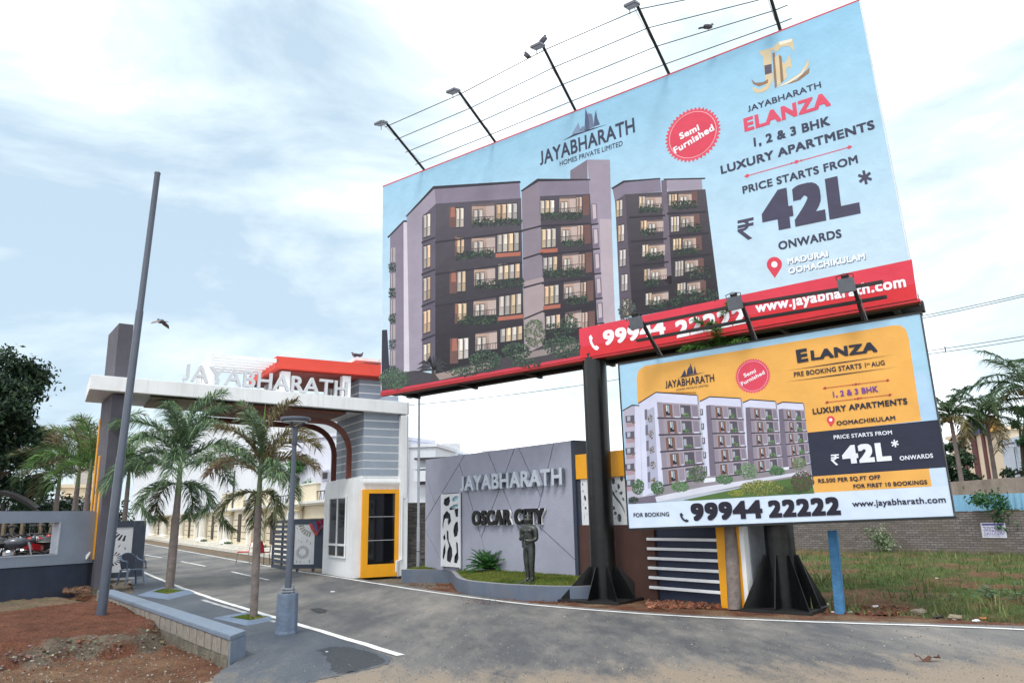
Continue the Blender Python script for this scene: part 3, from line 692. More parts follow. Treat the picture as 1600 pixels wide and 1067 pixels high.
# left leaf
p0, p1 = G(171, 906), G(221, 903)
pl, L = leafplane(p0, p1)
gl_ = thing('gate_leaf', 'dark slate gate leaf with white cut-out panel behind the blue plastic chair', 'gate leaf', p0.lerp(p1, .5))
zt = pl.uv(224, 813)[1]; u0, v0 = pl.uv(170, 894.5); u1, v1 = pl.uv(208.5, 823)
u0 -= .35
mb = MB(); mb.pbox(pl, -.8, u0, .06, zt, -.04, .04); mb.pbox(pl, u1, L, .06, zt, -.04, .04); mb.pbox(pl, u0, u1, .06, v0, -.04, .04); mb.pbox(pl, u0, u1, v1, zt, -.04, .04)
mb.build('frame', M_DARKGATE, gl_); MB().pbox(pl, u0, u1, v0, v1, -.04, -.025).build('backing', M_DARKGATE, gl_)
cut_panel(pl, u0, u1, v0, v1, PB, .0, .02, 'cut_panel', M_PANEL, gl_)
MB().pbox(pl, -.5, L-.15, 0, .045, -.06, .06).build('floor_rail', M_ALU, gl_)
# right leaves
q0, q1, q2 = G(424.5, 888), G(455, 893), G(503, 892.5)
pl, L = leafplane(q0, q1)
gr_ = thing('gate_leaf', 'dark slate gate leaf with see-through slats, folded beside the guard booth', 'gate leaf', q0.lerp(q1, .5))
zt = pl.uv(425, 812)[1]
mb = MB(); mb.pbox(pl, 0, .1, .04, zt, -.03, .03); mb.pbox(pl, L*.5-.05, L*.5+.05, .04, zt, -.03, .03); mb.pbox(pl, L-.1, L, .04, zt, -.03, .03); mb.build('post', M_DARKGATE, gr_)
for i in range(10):
    z = .05+(zt-.17)*i/9; MB().pbox(pl, .1, L*.5-.05, z, z+.105, -.02, .02).build('slat', M_DARKGATE, gr_); MB().pbox(pl, L*.5+.05, L-.1, z, z+.105, -.02, .02).build('slat', M_DARKGATE, gr_)
pl, L = leafplane(q1, q2); q = pl
g3 = thing('gate_leaf', 'dark slate gate leaf with white cut-out panel and a red cloth thrown over its corner', 'gate leaf', q1.lerp(q2, .5))
zt = pl.uv(470, 810.5)[1]; u0, v0 = pl.uv(459, 881.5); u1, v1 = pl.uv(493, 818.5)
L2 = L+.25
mb = MB(); mb.pbox(pl, -.05, u0, .1, zt, -.04, .04); mb.pbox(pl, u1, L2, .1, zt, -.04, .04); mb.pbox(pl, u0, u1, .1, v0, -.04, .04); mb.pbox(pl, u0, u1, v1, zt, -.04, .04)
mb.build('frame', M_DARKGATE, g3); MB().pbox(pl, u0, u1, v0, v1, -.04, -.03).build('backing', mat('backing_cream', S(190, 182, 160), .8), g3)
cut_panel(pl, u0, u1, v0, v1, PB, .0, .02, 'cut_panel', M_PANEL, g3)
for u in (.2, L-.3): MB().tube([pl.at(u, .05, -.02), pl.at(u, .05, .02)], .05, 10).build('wheel', M_DARKGATE, g3)
# cloth over the corner
def puv(x, y): return pl.uv(x, y, .07)
a_ = [puv(482.5, 810), puv(505, 810), puv(505, 822), puv(500, 829), puv(496, 837), puv(491, 833), puv(487, 826), puv(484, 818)]
mb = MB(); c0 = Vector((sum(p[0] for p in a_)/8, sum(p[1] for p in a_)/8)); mar = S(128, 24, 44); blu = S(70, 98, 140); orr = S(206, 84, 70)
def fl(p, w=0): return pl.at(p[0], p[1], .10+w+.03*math.sin(p[0]*22)+.01*math.sin(p[1]*30))
tr = puv(505, 811)
def sub(A, B, C_, D, w, col, n=6):
    for i in range(n):
        for j in range(n):
            def bl(s, t): return (A*(1-s)+B*s)*(1-t)+(D*(1-s)+C_*s)*t
            mb.quad(fl(bl(i/n, j/n), w), fl(bl((i+1)/n, j/n), w), fl(bl((i+1)/n, (j+1)/n), w), fl(bl(i/n, (j+1)/n), w), col)
for s_, cc, w in ((1., blu, 0), (.62, mar, .004)):
    for i in range(1, 7):
        A = tr; B = tr+(a_[i]-tr)*s_ if i < 7 else tr; C_ = tr+(a_[i+1]-tr)*s_
        sub(A, B, C_, A, w, cc, 4)
for i in range(1, 7):
    for k in range(3):
        p = a_[i].lerp(a_[i+1], k/3); q_ = a_[i].lerp(a_[i+1], (k+1)/3); m_ = (p+q_)/2; m_ = m_+(tr-m_)*.30
        mb.add([fl(p, .008), fl(q_, .008), fl(m_, .008)], [(0, 1, 2)], orr)
for p_ in (((482.5, 810), (505, 810)),):
    a0_, a1_ = puv(*p_[0]), puv(*p_[1]); mb.quad(pl.at(a0_[0], zt+.02, .062), pl.at(a1_[0], zt+.02, .062), pl.at(a1_[0], zt+.012, -.06), pl.at(a0_[0], zt+.012, -.06), mar)
o = mb.build('patterned_cloth', vcol_mat('cloth', .9, .2, var=.15), None, loc=tuple(pl.at(L-.2, zt-.3, .06))); tag(o, 'maroon and blue cloth with orange zigzag edge hanging over the gate leaf corner', 'cloth')
# ------------------------------------------------------------------ cream compound wall
M_CREAM = mat('cream_paint', S(216, 205, 180), .75, var=.06, sc=1.2, bump=.15, dirt=.15, dcol=S(180, 160, 130))
M_IVORY = mat('ivory_plaster', S(228, 226, 220), .7, var=.04, sc=2, bump=.1, dirt=.12, dcol=S(180, 176, 166))
M_BRN = mat('dark_brown_panel', S(66, 52, 46), .7, var=.15, sc=6)
M_GROOVE = mat('groove_brown', S(90, 74, 62), .8)
M_MOSAIC = mat('mosaic_stone', S(150, 140, 124), .8, var=.6, sc=14, bump=.4)
ct = thing('compound_wall', 'cream compound wall with fluted white columns and arched niches along the inner road', 'wall', cw.p(20, -.7))
wbk = -.7
MB().fbox(cw, -7, 62, wbk-.3, wbk, 0, 2.32).build('wall_body', M_CREAM, ct)
mb = MB(); mb.fbox(cw, -7, 62, wbk-.4, wbk+.28, 2.32, 2.42); mb.fbox(cw, -7, 62, wbk-.4, wbk+.18, 2.25, 2.32); mb.build('cornice', M_IVORY, ct)
cols = [cw.pix(x, y, wbk+.3)[0] for x, y in ((461, 840), (404.5, 835), (354.6, 835), (316, 835), (281, 835), (256, 835), (238, 835))]
for i, a_ in enumerate(cols):
    MB().lathe(cw.p(a_, wbk+.32, .3), [(.42, 0), (.42, .12), (.34, .18), (.3, .22), (.27, .26)], 16).build('column_base', M_IVORY, ct, smooth=True)
    prf = []; n = 20; mb = MB(); vs = []
    for z, r in ((.55, .25), (1.98, .235)):
        for k in range(n*2):
            t = math.pi*k/n; rr = r if k % 2 else r-.035; q = cw.p(a_, wbk+.32, z); vs.append(q+Vector((math.cos(t)*rr, math.sin(t)*rr, 0)))
    mb.add(vs, [(k, (k+1) % (2*n), 2*n+(k+1) % (2*n), 2*n+k) for k in range(2*n)]); mb.build('column_shaft', M_IVORY, ct)
    MB().lathe(cw.p(a_, wbk+.32, 1.98), [(.25, 0), (.31, .05), (.27, .08), (.33, .22), (.36, .27)], 16).build('capital', M_CREAM, ct, smooth=True)
    if i < len(cols)-1:
        nx_ = cols[i+1]; gap = nx_-a_
        # dark panel, arch
        s_ = a_+gap*.62 if i else a_+gap*.62
        MB().fbox(cw, a_+gap*.70, a_+gap*.70+.8, wbk, wbk+.05, .45, 2.05).build('dark_panel', M_BRN, ct)
        ac = a_+gap*.27; hw = gap*.185
        def archp(hw, z0, zs, zt, n=10):
            P = [(-hw, z0), (-hw, zs)]
            for k in range(1, n): t = k/n; P.append((-hw*math.cos(t*math.pi)*1.0, zs+(zt-zs)*math.sin(t*math.pi)))
            return P+[(hw, zs), (hw, z0)]
        o_ = archp(hw, .32, 1.35, 1.85); i_ = archp(hw*.72, .32, 1.3, 1.66); mb = MB(); vs = []; n = len(o_)
        for (x, z), (x2, z2) in zip(o_, i_): vs += [cw.p(ac+x, wbk+.14, z), cw.p(ac+x2, wbk+.14, z2), cw.p(ac+x, wbk, z), cw.p(ac+x2, wbk, z2)]
        fs = []
        for k in range(n-1): o0 = 4*k; q0 = o0+4; fs += [(o0, o0+1, q0+1, q0), (o0, q0, q0+2, o0+2), (o0+1, o0+3, q0+3, q0+1)]
        mb.add(vs, fs); mb.fbox(cw, ac-.12, ac+.12, wbk, wbk+.16, 1.84, 2.1); mb.build('arch_surround', M_IVORY, ct)
        mb = MB(); P = [cw.p(ac+x*.8, wbk+.02, z) for x, z in archp(hw*.62, .42, 1.2, 1.5)]; mb.add(P, [tuple(range(len(P)))]); mb.build('niche_mosaic', M_MOSAIC, ct)
        mb = MB()
        for z in (.62, .98, 1.34, 1.7):
            for x0, x1 in ((a_+gap*.47, a_+gap*.69), (a_+gap*.82, nx_-.4)): mb.fbox(cw, x0, x1, wbk, wbk+.012, z, z+.03)
        mb.build('groove_lines', M_GROOVE, ct)
# parapet blocks and railings above
for (x0, x1, yt) in ((347, 380, 772), (391, 421, 769), (452, 494, 761.5)):
    a1_, z1_ = cw.pix(x0, yt, wbk-.3); a0_, _ = cw.pix(x1, yt, wbk-.3); MB().fbox(cw, a0_, a1_, wbk-.5, wbk-.3, 2.42, z1_).build('parapet_block', M_CREAM, ct); MB().fbox(cw, a0_-.05, a1_+.05, wbk-.55, wbk-.25, z1_, z1_+.06).build('parapet_cap', M_IVORY, ct)
for (x0, x1) in ((380, 391), (421, 452), (494, 520), (300, 347)):
    a1_, _ = cw.pix(x0, 775, wbk-.35); a0_, _ = cw.pix(x1, 775, wbk-.35); mb = MB(); zt_ = 2.85
    mb.tube([cw.p(a0_, wbk-.35, zt_), cw.p(a1_, wbk-.35, zt_)], .025, 5)
    n = min(60, int(abs(a1_-a0_)/.25))
    for k in range(n+1): a = a0_+(a1_-a0_)*k/max(n, 1); mb.tube([cw.p(a, wbk-.35, 2.42), cw.p(a+.12*(-1)**k, wbk-.35, zt_)], .012, 4)
    mb.build('railing', mat('iron_black', (.02, .02, .022), .6), ct)
# planting bed kerb and steps
M_KERB = mat('kerb_white', S(206, 202, 192), .8, var=.1, sc=3, dirt=.3, dcol=S(150, 140, 126))
kk = MB(); kk.fbox(cw, -8, 62, .12, .32, -.05, .13); kk.fbox(cw, -8, 62, -.12, .12, -.05, .24); kk.fbox(cw, -8, 62, -.69, -.14, -.05, .30)
o = struct(kk, 'inner_kerb', M_KERB)
mb = MB()
for i in range(260):
    a = random.choice(cols[:4])-1.8+random.random()*1.8; b = -.5+random.random()*.3; z = .3; p = cw.p(a, b, z); t = random.random()*6.28; h = .1+random.random()*.12
    mb.add([p, p+Vector((.05*math.cos(t), .05*math.sin(t), 0)), p+Vector((.08*math.cos(t+.7), .08*math.sin(t+.7), h))], [(0, 1, 2)])
M_GRS = mat('low_green', S(52, 84, 40), .8, var=.3, sc=9, bump=0, trans=.2)
mb.build('bed_plants', M_GRS, None, kind='stuff')
# ------------------------------------------------------------------ name wall
M_NAME = mat('textured_grey_plaster', S(156, 158, 174), .85, var=.05, sc=3, bump=.5, bsc=34, dirt=.1, dcol=S(128, 128, 142))
M_DK = mat('groove_dark', S(46, 48, 56), .8, var=.1)
nw = thing('name_wall', 'grey textured name wall with diagonal grooves and a white cut-out panel', 'name wall', wf.p(-3, .2))
WH = 3.205
MB().fbox(wf, -6.1, .0, .025, .30, -.05, WH).build('wall_core', M_DK, nw)
MB().fbox(wf, .0, .10, -.012, .5, -.05, WH+.0).build('dark_return', M_WNAVY, nw)
def wz(X, Y): u = WPL.uv(600+X/3.5575, 660+Y/3.5575, 0); return Vector((u[0], u[1]))
rect = [Vector((-6.1, .15)), Vector((-.003, .15)), Vector((-.003, WH)), Vector((-6.1, WH))]
polys = [rect]
SEG = [((448, 180), (232, 540)), ((420, 235), (576, 760)), ((725, 145), (540, 640)), ((232, 290), (335, 620)), ((232, 603), (334, 800)), ((943, 115), (772, 848)), ((578, 165), (792, 690)), ((750, 145), (870, 410)), ((838, 555), (1069, 770))]
def split(P, A, B):
    d = B-A; nrm = Vector((-d.y, d.x)); out1, out2 = [], []; n = len(P)
    for i in range(n):
        p, q = P[i], P[(i+1) % n]; sp = (p-A).dot(nrm); sq = (q-A).dot(nrm)
        (out1 if sp >= 0 else out2).append(p)
        if sp*sq < 0:
            t = sp/(sp-sq); r = p.lerp(q, t); out1.append(r); out2.append(r)
    return out1, out2
def area(P): return abs(sum(P[i].x*P[(i+1) % len(P)].y-P[(i+1) % len(P)].x*P[i].y for i in range(len(P))))/2
for s0, s1 in SEG:
    A, B = wz(*s0), wz(*s1); new = []
    for P in polys:
        # chord of the infinite line inside P, compared with the segment
        P1, P2 = split(P, A, B)
        if len(P1) < 3 or len(P2) < 3 or area(P1) < .004 or area(P2) < .004: new.append(P); continue
        d = (B-A); L = d.length; d = d/L; ts = [(p-A).dot(d) for p in P1 if min((p-q).length for q in P2) < 1e-6]
        if len(ts) < 2: new.append(P); continue
        t0, t1 = min(ts), max(ts); ov = min(t1, L)-max(t0, 0)
        if ov > .6*(t1-t0): new += [P1, P2]
        else: new.append(P)
    polys = new
def inset(P, d):
    c = sum(P, Vector((0, 0)))/len(P); n = len(P); sgn = 1 if sum(P[i].x*P[(i+1) % n].y-P[(i+1) % n].x*P[i].y for i in range(n)) > 0 else -1; out = []
    for i in range(n):
        a, b, c_ = P[i-1], P[i], P[(i+1) % n]; d1 = (b-a).normalized(); d2 = (c_-b).normalized(); n1 = Vector((-d1.y, d1.x))*sgn; n2 = Vector((-d2.y, d2.x))*sgn
        k = 1+n1.dot(n2); out.append(b+(n1+n2)*(d/max(k, .3)))
    return out
for P in polys:
    Q = []
    for p in P:
        if not Q or (p-Q[-1]).length > 1e-4: Q.append(p)
    Q = inset(Q, .011); n = len(Q); F = [WPL.at(q.x, q.y, .0) for q in Q]
    mb = MB(); mb.prism(F, WPL.N*-.022); mb.build('plaster_panel', M_NAME, nw)
# white cut-out panel
u0, v0 = wz(332, 797); u1, v1 = wz(431, 393)
v0 = max(v0, .3)
BL = [[(.15, .93), (.45, .97), (.5, .9), (.42, .84), (.25, .83), (.12, .86)], oval(.78, .93, .17, .035, .1), oval(.70, .815, .26, .03, .1),
      [(.1, .70), (.3, .77), (.5, .72), (.55, .62), (.4, .56), (.35, .60), (.38, .66), (.2, .66), (.12, .58), (.1, .5), (.05, .55)], [(.72, .78), (.95, .80), (.93, .68), (.8, .68)],
      [(.78, .60), (.92, .62), (.95, .5), (.88, .42), (.72, .4), (.66, .48), (.7, .55)], [(.08, .4), (.2, .45), (.24, .38), (.14, .35)], [(.3, .5), (.4, .48), (.42, .35), (.6, .25), (.62, .15), (.5, .05), (.3, .08), (.32, .2), (.42, .28), (.3, .38)],
      [(.1, .24), (.22, .32), (.24, .2), (.12, .08), (.06, .12)], [(.8, .35), (.92, .32), (.95, .12), (.86, .05), (.7, .06), (.72, .14), (.84, .2)]]
MB().pbox(WPL, u0-.02, u1+.02, v0-.02, v1+.02, .004, .03).build('shade_backing', mat('opening_shade', S(36, 40, 50), .8), nw)  # dark slab in place of the shaded opening behind the cut-outs
MB().pbox(WPL, u0+(u1-u0)*.5, u1-.02, v0+(v1-v0)*.80, v1-.02, .0305, .036).build('painted_sky', mat('painted_sky', S(150, 190, 205), .3), nw)  # pale blue sheet painted as the sky showing through the upper holes
cut_panel(WPL, u0, u1, v0, v1, BL, .06, .075, 'cut_panel', M_PANEL, nw)
mb = MB(); mb.pbox(WPL, u0-.02, u0, v0-.02, v1+.02, .03, .08); mb.pbox(WPL, u1, u1+.02, v0-.02, v1+.02, .03, .08); mb.build('panel_frame', M_WHITE, nw)
# letters
M_SILV = mat('letter_silver', S(196, 204, 216), .35, metal=.25, var=.03, bump=0)
M_SIDE = mat('letter_side', S(120, 122, 134), .6)
M_BLK = mat('letter_black', (.008, .008, .01), .3, var=0, bump=0)
l1_ = thing('silver_lettering', 'silver raised letters spelling JAYABHARATH on the name wall', 'sign lettering', wf.p(-2.4, -.06, 2.2))
put_text(None, WPL, 'JAYABHARATH', (725, 767), (884.5, 757), (725, 744.5), .12, bold=.03, depth=.085, letters=lambda m2, ch: m2.build('letter', M_SILV, l1_))
l2_ = thing('black_lettering', 'black raised letters spelling OSCAR CITY with a pale rim on the name wall', 'sign lettering', wf.p(-2.4, -.06, 1.5))
def two(m2, ch): m2.build('letter', M_BLK, l2_)
put_text(None, WPL, 'OSCAR CITY', (742, 820.5), (854, 818.5), (742, 798), .10, bold=.035, depth=.05, letters=two)
mb = MB(); put_text(mb, WPL, 'OSCAR CITY', (743, 821.2), (855.2, 819.2), (743, 798.5), .048, bold=.035, depth=.04); mb.build('letter_rim', M_WHITE, l2_)
# ------------------------------------------------------------------ wall beyond: yellow band, cut-out panels, brown base, navy bars, yellow column
M_BROWN = mat('brown_paint', S(76, 50, 44), .8, var=.1, sc=2.5, bump=.2, dirt=.25, dcol=S(96, 78, 68))
M_NAVY2 = mat('navy_panel', S(44, 52, 74), .7, var=.12, sc=2.5, bump=.2, dirt=.3, dcol=S(70, 70, 80))
yw = thing('screen_wall', 'brown and navy screen wall with yellow band, white cut-out panels and white bars', 'wall', wf.p(2, .2))
fb = .04
top = 2.88
ab_, zyb = wf.pix(896, 749, fb); _, zwp = wf.pix(902.6, 820, fb)
ae, _ = wf.pix(1022, 860, fb)
MB().fbox(wf, .101, 3.05, fb-.03, .3, zyb, top).build('yellow_band', M_YEL, yw)
MB().fbox(wf, .101, ae+.02, fb, .28, -.1, zwp-.003).build('brown_base', M_BROWN, yw)
MB().fbox(wf, .101, .2, fb-.0, .1, zwp, zyb-.002).build('post', M_WNAVY, yw)
MB().fbox(wf, .2, 2.5, .2, .24, zwp, zyb-.002).build('panel_back', mat('pale_teal', S(176, 200, 204), .6, var=.1, sc=8), yw)
YPL = wallplane(wf, fb)
B1 = [oval(.08, .88, .025, .035), oval(.09, .73, .022, .03), oval(.16, .58, .045, .07, .2), oval(.08, .44, .012, .03), oval(.17, .36, .04, .035), oval(.22, .22, .01, .04, .2), oval(.1, .17, .012, .08, .1), oval(.4, .7, .05, .04), oval(.5, .4, .04, .08), oval(.62, .8, .03, .06), oval(.7, .5, .035, .05)]
ypx = lambda X, Y: YPL.uv(880+X/5.083, 690+Y/5.083)
aL, aM = ypx(104, 400)[0], ypx(330, 400)[0]; aR = ypx(522, 600)[0]
cut_panel(YPL, .201, aM, zwp, zyb-.003, B1, -.03, -.01, 'cut_panel', M_PANEL, yw)
B2 = [oval(.28, .93, .06, .09), oval(.56, .95, .05, .07), oval(.45, .79, .045, .06), oval(.52, .65, .06, .04, .3), oval(.36, .69, .03, .03, .4), oval(.58, .52, .035, .05, .6), oval(.22, .36, .09, .045, -.3), oval(.3, .24, .05, .035), oval(.43, .14, .07, .09), oval(.08, .18, .04, .07, .4), oval(.04, .8, .035, .09), oval(.06, .5, .035, .08),
      [(.17, .84), (.24, .74), (.34, .6), (.48, .48), (.58, .36), (.64, .2), (.66, .12), (.62, .2), (.5, .38), (.36, .5), (.24, .62), (.18, .72)], oval(.85, .85, .07, .05), oval(.85, .5, .05, .1), oval(.8, .2, .06, .05)]
cut_panel(YPL, aM+.01, 2.5, zwp, zyb-.003, [[(x*.55+.0, y) for x, y in b] for b in B2]+[[(x*.4+.58, y) for x, y in b] for b in B2[:6]], -.03, -.01, 'cut_panel', M_PANEL, yw)
ac0 = wf.pix(1126, 880, fb)[0]; ac1 = wf.pix(1163, 880, fb)[0]; ac2 = wf.pix(1169.5, 880, fb)[0]
MB().fbox(wf, ae+.02, ac0, .10, .28, -.1, top-.3).build('navy_panel', M_NAVY2, yw)
MB().fbox(wf, 3.05, ac0, .0, .3, zyb, top).build('top_band', M_YEL, yw)
pz = [(841.5, 842), (857, 859), (872, 876), (887, 892), (902, 909), (917.5, 925.5)]
zb0 = wf.pix(1019, 842, fb-.05)[1]; zb1 = wf.pix(1022, 917.5, fb-.05)[1]
for i in range(6):
    z = zb0+(zb1-zb0)*i/5; MB().fbox(wf, ae-.13, ac0-.002, fb-.06, fb-.005, z-.025, z+.025).build('white_bar', M_WHITE, yw, bevel=.004)
MB().fbox(wf, ac0, ac1, -.03, .4, -.1, top-.2).build('yellow_column', M_YEL, yw)
MB().fbox(wf, ac1, ac2, -.035, .42, -.1, top-.19).build('white_edge', M_WHITE, yw)
MB().fbox(wf, ac2, ac2+.02, .1, 1.2, -.1, top-.19).build('side_return', mat('render_grey', S(134, 138, 146), .85, var=.12, dirt=.3), yw)
mb = MB(); q = wf.p(ac2+.3, .7, 0); mb.tube([q+Vector((-.12, 0, .95)), q+Vector((0, 0, .97)), q+Vector((.08, 0, .9)), q+Vector((.08, 0, 0))], .018, 8); o = mb.build('bent_pipe', M_ALU, None, loc=tuple(q), smooth=True); tag(o, 'thin pale bent pipe sticking out beside the yellow column', 'pipe')
# ------------------------------------------------------------------ lawn island
M_IKERB = mat('island_kerb', S(92, 104, 122), .65, var=.12, sc=3, bump=.25, dirt=.45, dcol=S(120, 112, 106), streak=.3)
M_ITOP = mat('kerb_top', S(136, 136, 142), .8, var=.12, sc=9, dirt=.4)
M_LAWN = mat('lawn_soil', S(92, 108, 50), .95, var=.35, sc=5, bump=.8, bsc=40, dirt=.3, dcol=S(120, 100, 66))
def curb(name, P, w, z0, z1, m, parent=None, kind=None, loc=None):
    P = [Vector((x, y)) for x, y in P]; vs = []
    for i, q in enumerate(P):
        d = (P[min(i+1, len(P)-1)]-P[max(i-1, 0)]).normalized(); n = Vector((-d.y, d.x))
        a, b = q, q+n*w; vs += [(a.x, a.y, z0), (a.x, a.y, z1), (b.x, b.y, z1), (b.x, b.y, z0)]
    mb = MB(); k = len(P); fs = []
    for i in range(k-1): o = 4*i; fs += [(o, o+4, o+5, o+1), (o+1, o+5, o+6, o+2), (o+2, o+6, o+7, o+3)]
    fs += [(0, 1, 2, 3), (4*k-1, 4*k-2, 4*k-3, 4*k-4)]; mb.add(vs, fs)
    return mb.build(name, m, parent, kind=kind, smooth=False)
IK = ISL
it = curb('island_kerb', IK, .12, -.1, .262, M_IKERB, kind='structure')
curb('kerb_coping', [(x, y) for x, y in IK], .125, .2625, .269, M_ITOP, parent=it)
# lawn surface with mound
xs = [p[0] for p in ISLP]; ys = [p[1] for p in ISLP]
def zlawn(x, y):
    a, b = wf.ab((x, y)); d = dpoly(ISL, x, y, False)
    return .235+.075*sst(0, 1.0, d)+.012*fbm(x, y, 4, 2, 3)
n = 90; vs = []; idx = {}; fs = []
IN2 = [(x, y) for x, y in ISLP]
X0, X1, Y0, Y1 = min(xs), max(xs), min(ys), max(ys)
for j in range(n+1):
    for i in range(n+1):
        x = X0+(X1-X0)*i/n; y = Y0+(Y1-Y0)*j/n
        if inpoly(IN2, x, y) and dpoly(ISL, x, y, False) > .06: idx[(i, j)] = len(vs); vs.append((x, y, zlawn(x, y)))
for j in range(n):
    for i in range(n):
        k = [(i, j), (i+1, j), (i+1, j+1), (i, j+1)]; q = [idx[t] for t in k if t in idx]
        if len(q) >= 3: fs.append(tuple(q))
mb = MB(); mb.add(vs, fs); mb.build('lawn', M_LAWN, None, kind='structure', smooth=True)
M_GRASS = vcol_mat('grass_blade', .7, 0, trans=.25, var=.3)
def grass(name, n, pick, h0, h1, cols, w=.006, lean=.5):
    mb = MB(); k = 0
    while k < n:
        r = pick()
        if r is None: continue
        x, y, z, sc = r; k += 1
        for q in range(3):
            t = random.random()*6.28; h = random.uniform(h0, h1)*sc; ww = w*random.uniform(.7, 1.6)*(1+.6*sc); l = h*lean*random.random(); t2 = random.random()*6.28
            dx, dy = math.cos(t)*ww, math.sin(t)*ww; ox, oy = random.gauss(0, .02), random.gauss(0, .02)
            c = cols[max(0, min(len(cols)-1, int((fbm(x, y, .9, 3, 33)*.9+.5+random.gauss(0, .2))*len(cols))))]; kk = random.uniform(.7, 1.3); c = tuple(v*kk for v in c)
            mb.add([(x+ox-dx, y+oy-dy, z-.01), (x+ox+dx, y+oy+dy, z-.01), (x+ox+math.cos(t2)*l, y+oy+math.sin(t2)*l, z+h)], [(0, 1, 2)], c)
    return mb.build(name, M_GRASS, None, kind='stuff')
def pick_lawn():
    x = random.uniform(X0, X1); y = random.uniform(Y0, Y1)
    if not inpoly(IN2, x, y) or dpoly(ISL, x, y, False) < .13: return None
    if fbm(x, y, 1.6, 3, 4) < -.25 and random.random() < .6: return None
    return x, y, zlawn(x, y), 1
grass('lawn_grass', 16000, pick_lawn, .03, .075, [S(96, 118, 46), S(76, 102, 38), S(132, 134, 66), S(110, 124, 52)])
# ------------------------------------------------------------------ statue
M_BRZ = mat('bronze_dark', S(72, 76, 74), .38, metal=.55, var=.35, sc=9, bump=.35, bsc=30, dirt=.35, dcol=S(98, 96, 84))
def skin(name, verts, edges, radii, root, m, parent, lvl=2, rx=None):
    me = bpy.data.meshes.new(name); me.from_pydata(verts, edges, []); ob = bpy.data.objects.new(name, me); COL.objects.link(ob)
    md = ob.modifiers.new('s', 'SKIN'); md.use_smooth_shade = True; md.branch_smoothing = .3
    for i, r in enumerate(radii):
        sv = me.skin_vertices[0].data[i]; sv.radius = r if isinstance(r, tuple) else (r, r); sv.use_root = (i == root)
    sb = ob.modifiers.new('u', 'SUBSURF'); sb.levels = lvl; sb.render_levels = lvl
    dg = bpy.context.evaluated_depsgraph_get(); nm = bpy.data.meshes.new_from_object(ob.evaluated_get(dg)); bpy.data.objects.remove(ob)
    nm.materials.clear(); nm.materials.append(m); nm.polygons.foreach_set('use_smooth', [True]*len(nm.polygons))
    o = bpy.data.objects.new(name, nm); COL.objects.link(o); o.parent = parent; return o
sp = G(828, 909, .29)
sh = HV(822, 805, sp)-sp.z
st = thing('bronze_statue', 'dark bronze statue of a standing figure with folded forearms on the lawn', 'statue', sp, rz=R_(-40))
k = sh/1.62
def K(*p): return tuple(c*k for c in p)
# local: faces -Y, x to its left
V_ = [(0, 0, .86), (0, .01, 1.0), (0, .0, 1.16), (0, .0, 1.30), (0, -.005, 1.385), (0, -.012, 1.44),            # 0-5 pelvis..neck
      (.085, .0, .82), (.075, -.01, .48), (.07, .02, .13), (.07, .0, .04), (.075, -.14, .025),                       # 6-10 leg
      (-.085, .0, .82), (-.075, -.01, .48), (-.07, .02, .13), (-.07, .0, .04), (-.075, -.14, .025),                  # 11-15
      (.16, .0, 1.31), (.215, .0, 1.27), (.235, .01, 1.03), (.15, -.16, .99), (.05, -.215, 1.02),                       # 16-20 arm, forearm across
      (-.16, .0, 1.31), (-.215, .0, 1.27), (-.235, .01, 1.04), (-.16, -.15, 1.05), (-.05, -.22, 1.09),              # 21-25
      (0, -.02, 1.50), (0, -.02, 1.575)]
E_ = [(0, 1), (1, 2), (2, 3), (3, 4), (4, 5), (0, 6), (6, 7), (7, 8), (8, 9), (9, 10), (0, 11), (11, 12), (12, 13), (13, 14), (14, 15), (3, 16), (16, 17), (17, 18), (18, 19), (19, 20), (3, 21), (21, 22), (22, 23), (23, 24), (24, 25), (5, 26), (26, 27)]
RR = [(.125, .095), (.115, .085), (.15, .10), (.14, .095), .058, .052, .09, .066, .042, .042, .03, .09, .066, .042, .042, .03, .07, .062, .05, .036, .03, .07, .062, .05, .036, .03, .088, .075]
body = skin('body', [K(*v) for v in V_], E_, [tuple(c*k*1.28 for c in r) if isinstance(r, tuple) else r*k*1.3 for r in RR], 0, M_BRZ, st)
mb = MB(); mb.ell(K(0, -.105, 1.505), K(.016, .03, .024), 8, 5); mb.ell(K(.032, -.085, 1.535), K(.016, .012, .008), 6, 4); mb.ell(K(-.032, -.085, 1.535), K(.016, .012, .008), 6, 4); mb.ell(K(0, -.092, 1.465), K(.024, .012, .008), 6, 4)
mb.ell(K(.088, -.01, 1.52), K(.012, .02, .03), 6, 4); mb.ell(K(-.088, -.01, 1.52), K(.012, .02, .03), 6, 4); mb.build('face_relief', M_BRZ, st, smooth=True, local=True)
MB().lathe(K(0, -.01, 1.585), [(.085*k, 0), (.088*k, .012), (.08*k, .03), (.05*k, .042)], 16).build('flat_cap', M_BRZ, st, local=True)
mb = MB(); mb.lathe(K(0, 0, .915), [(.128*k, 0), (.134*k, .02), (.128*k, .045)], 18, sy=.8); mb.ell(K(0, -.108, .935), K(.035, .02, .035), 8, 6); mb.build('belt', M_BRZ, st, local=True)
for sx, z in ((1, 1.02), (-1, 1.09)):
    mb = MB(); bx, by = sx*.03, -.215
    mb.ell(K(bx, by, z), K(.036, .028, .032), 8, 6)
    for f in range(4): mb.tube([K(bx-sx*.02, by-.02, z+.024-f*.016), K(bx-sx*.05, by-.022, z+.022-f*.016), K(bx-sx*.068, by-.0, z+.02-f*.015), K(bx-sx*.06, by+.02, z+.018-f*.015)], .0095*k, 6)
    mb.tube([K(bx, by-.01, z+.03), K(bx-sx*.02, by-.02, z+.055), K(bx-sx*.045, by-.015, z+.055)], .010*k, 6); mb.build('hand', M_BRZ, st, smooth=True, local=True)
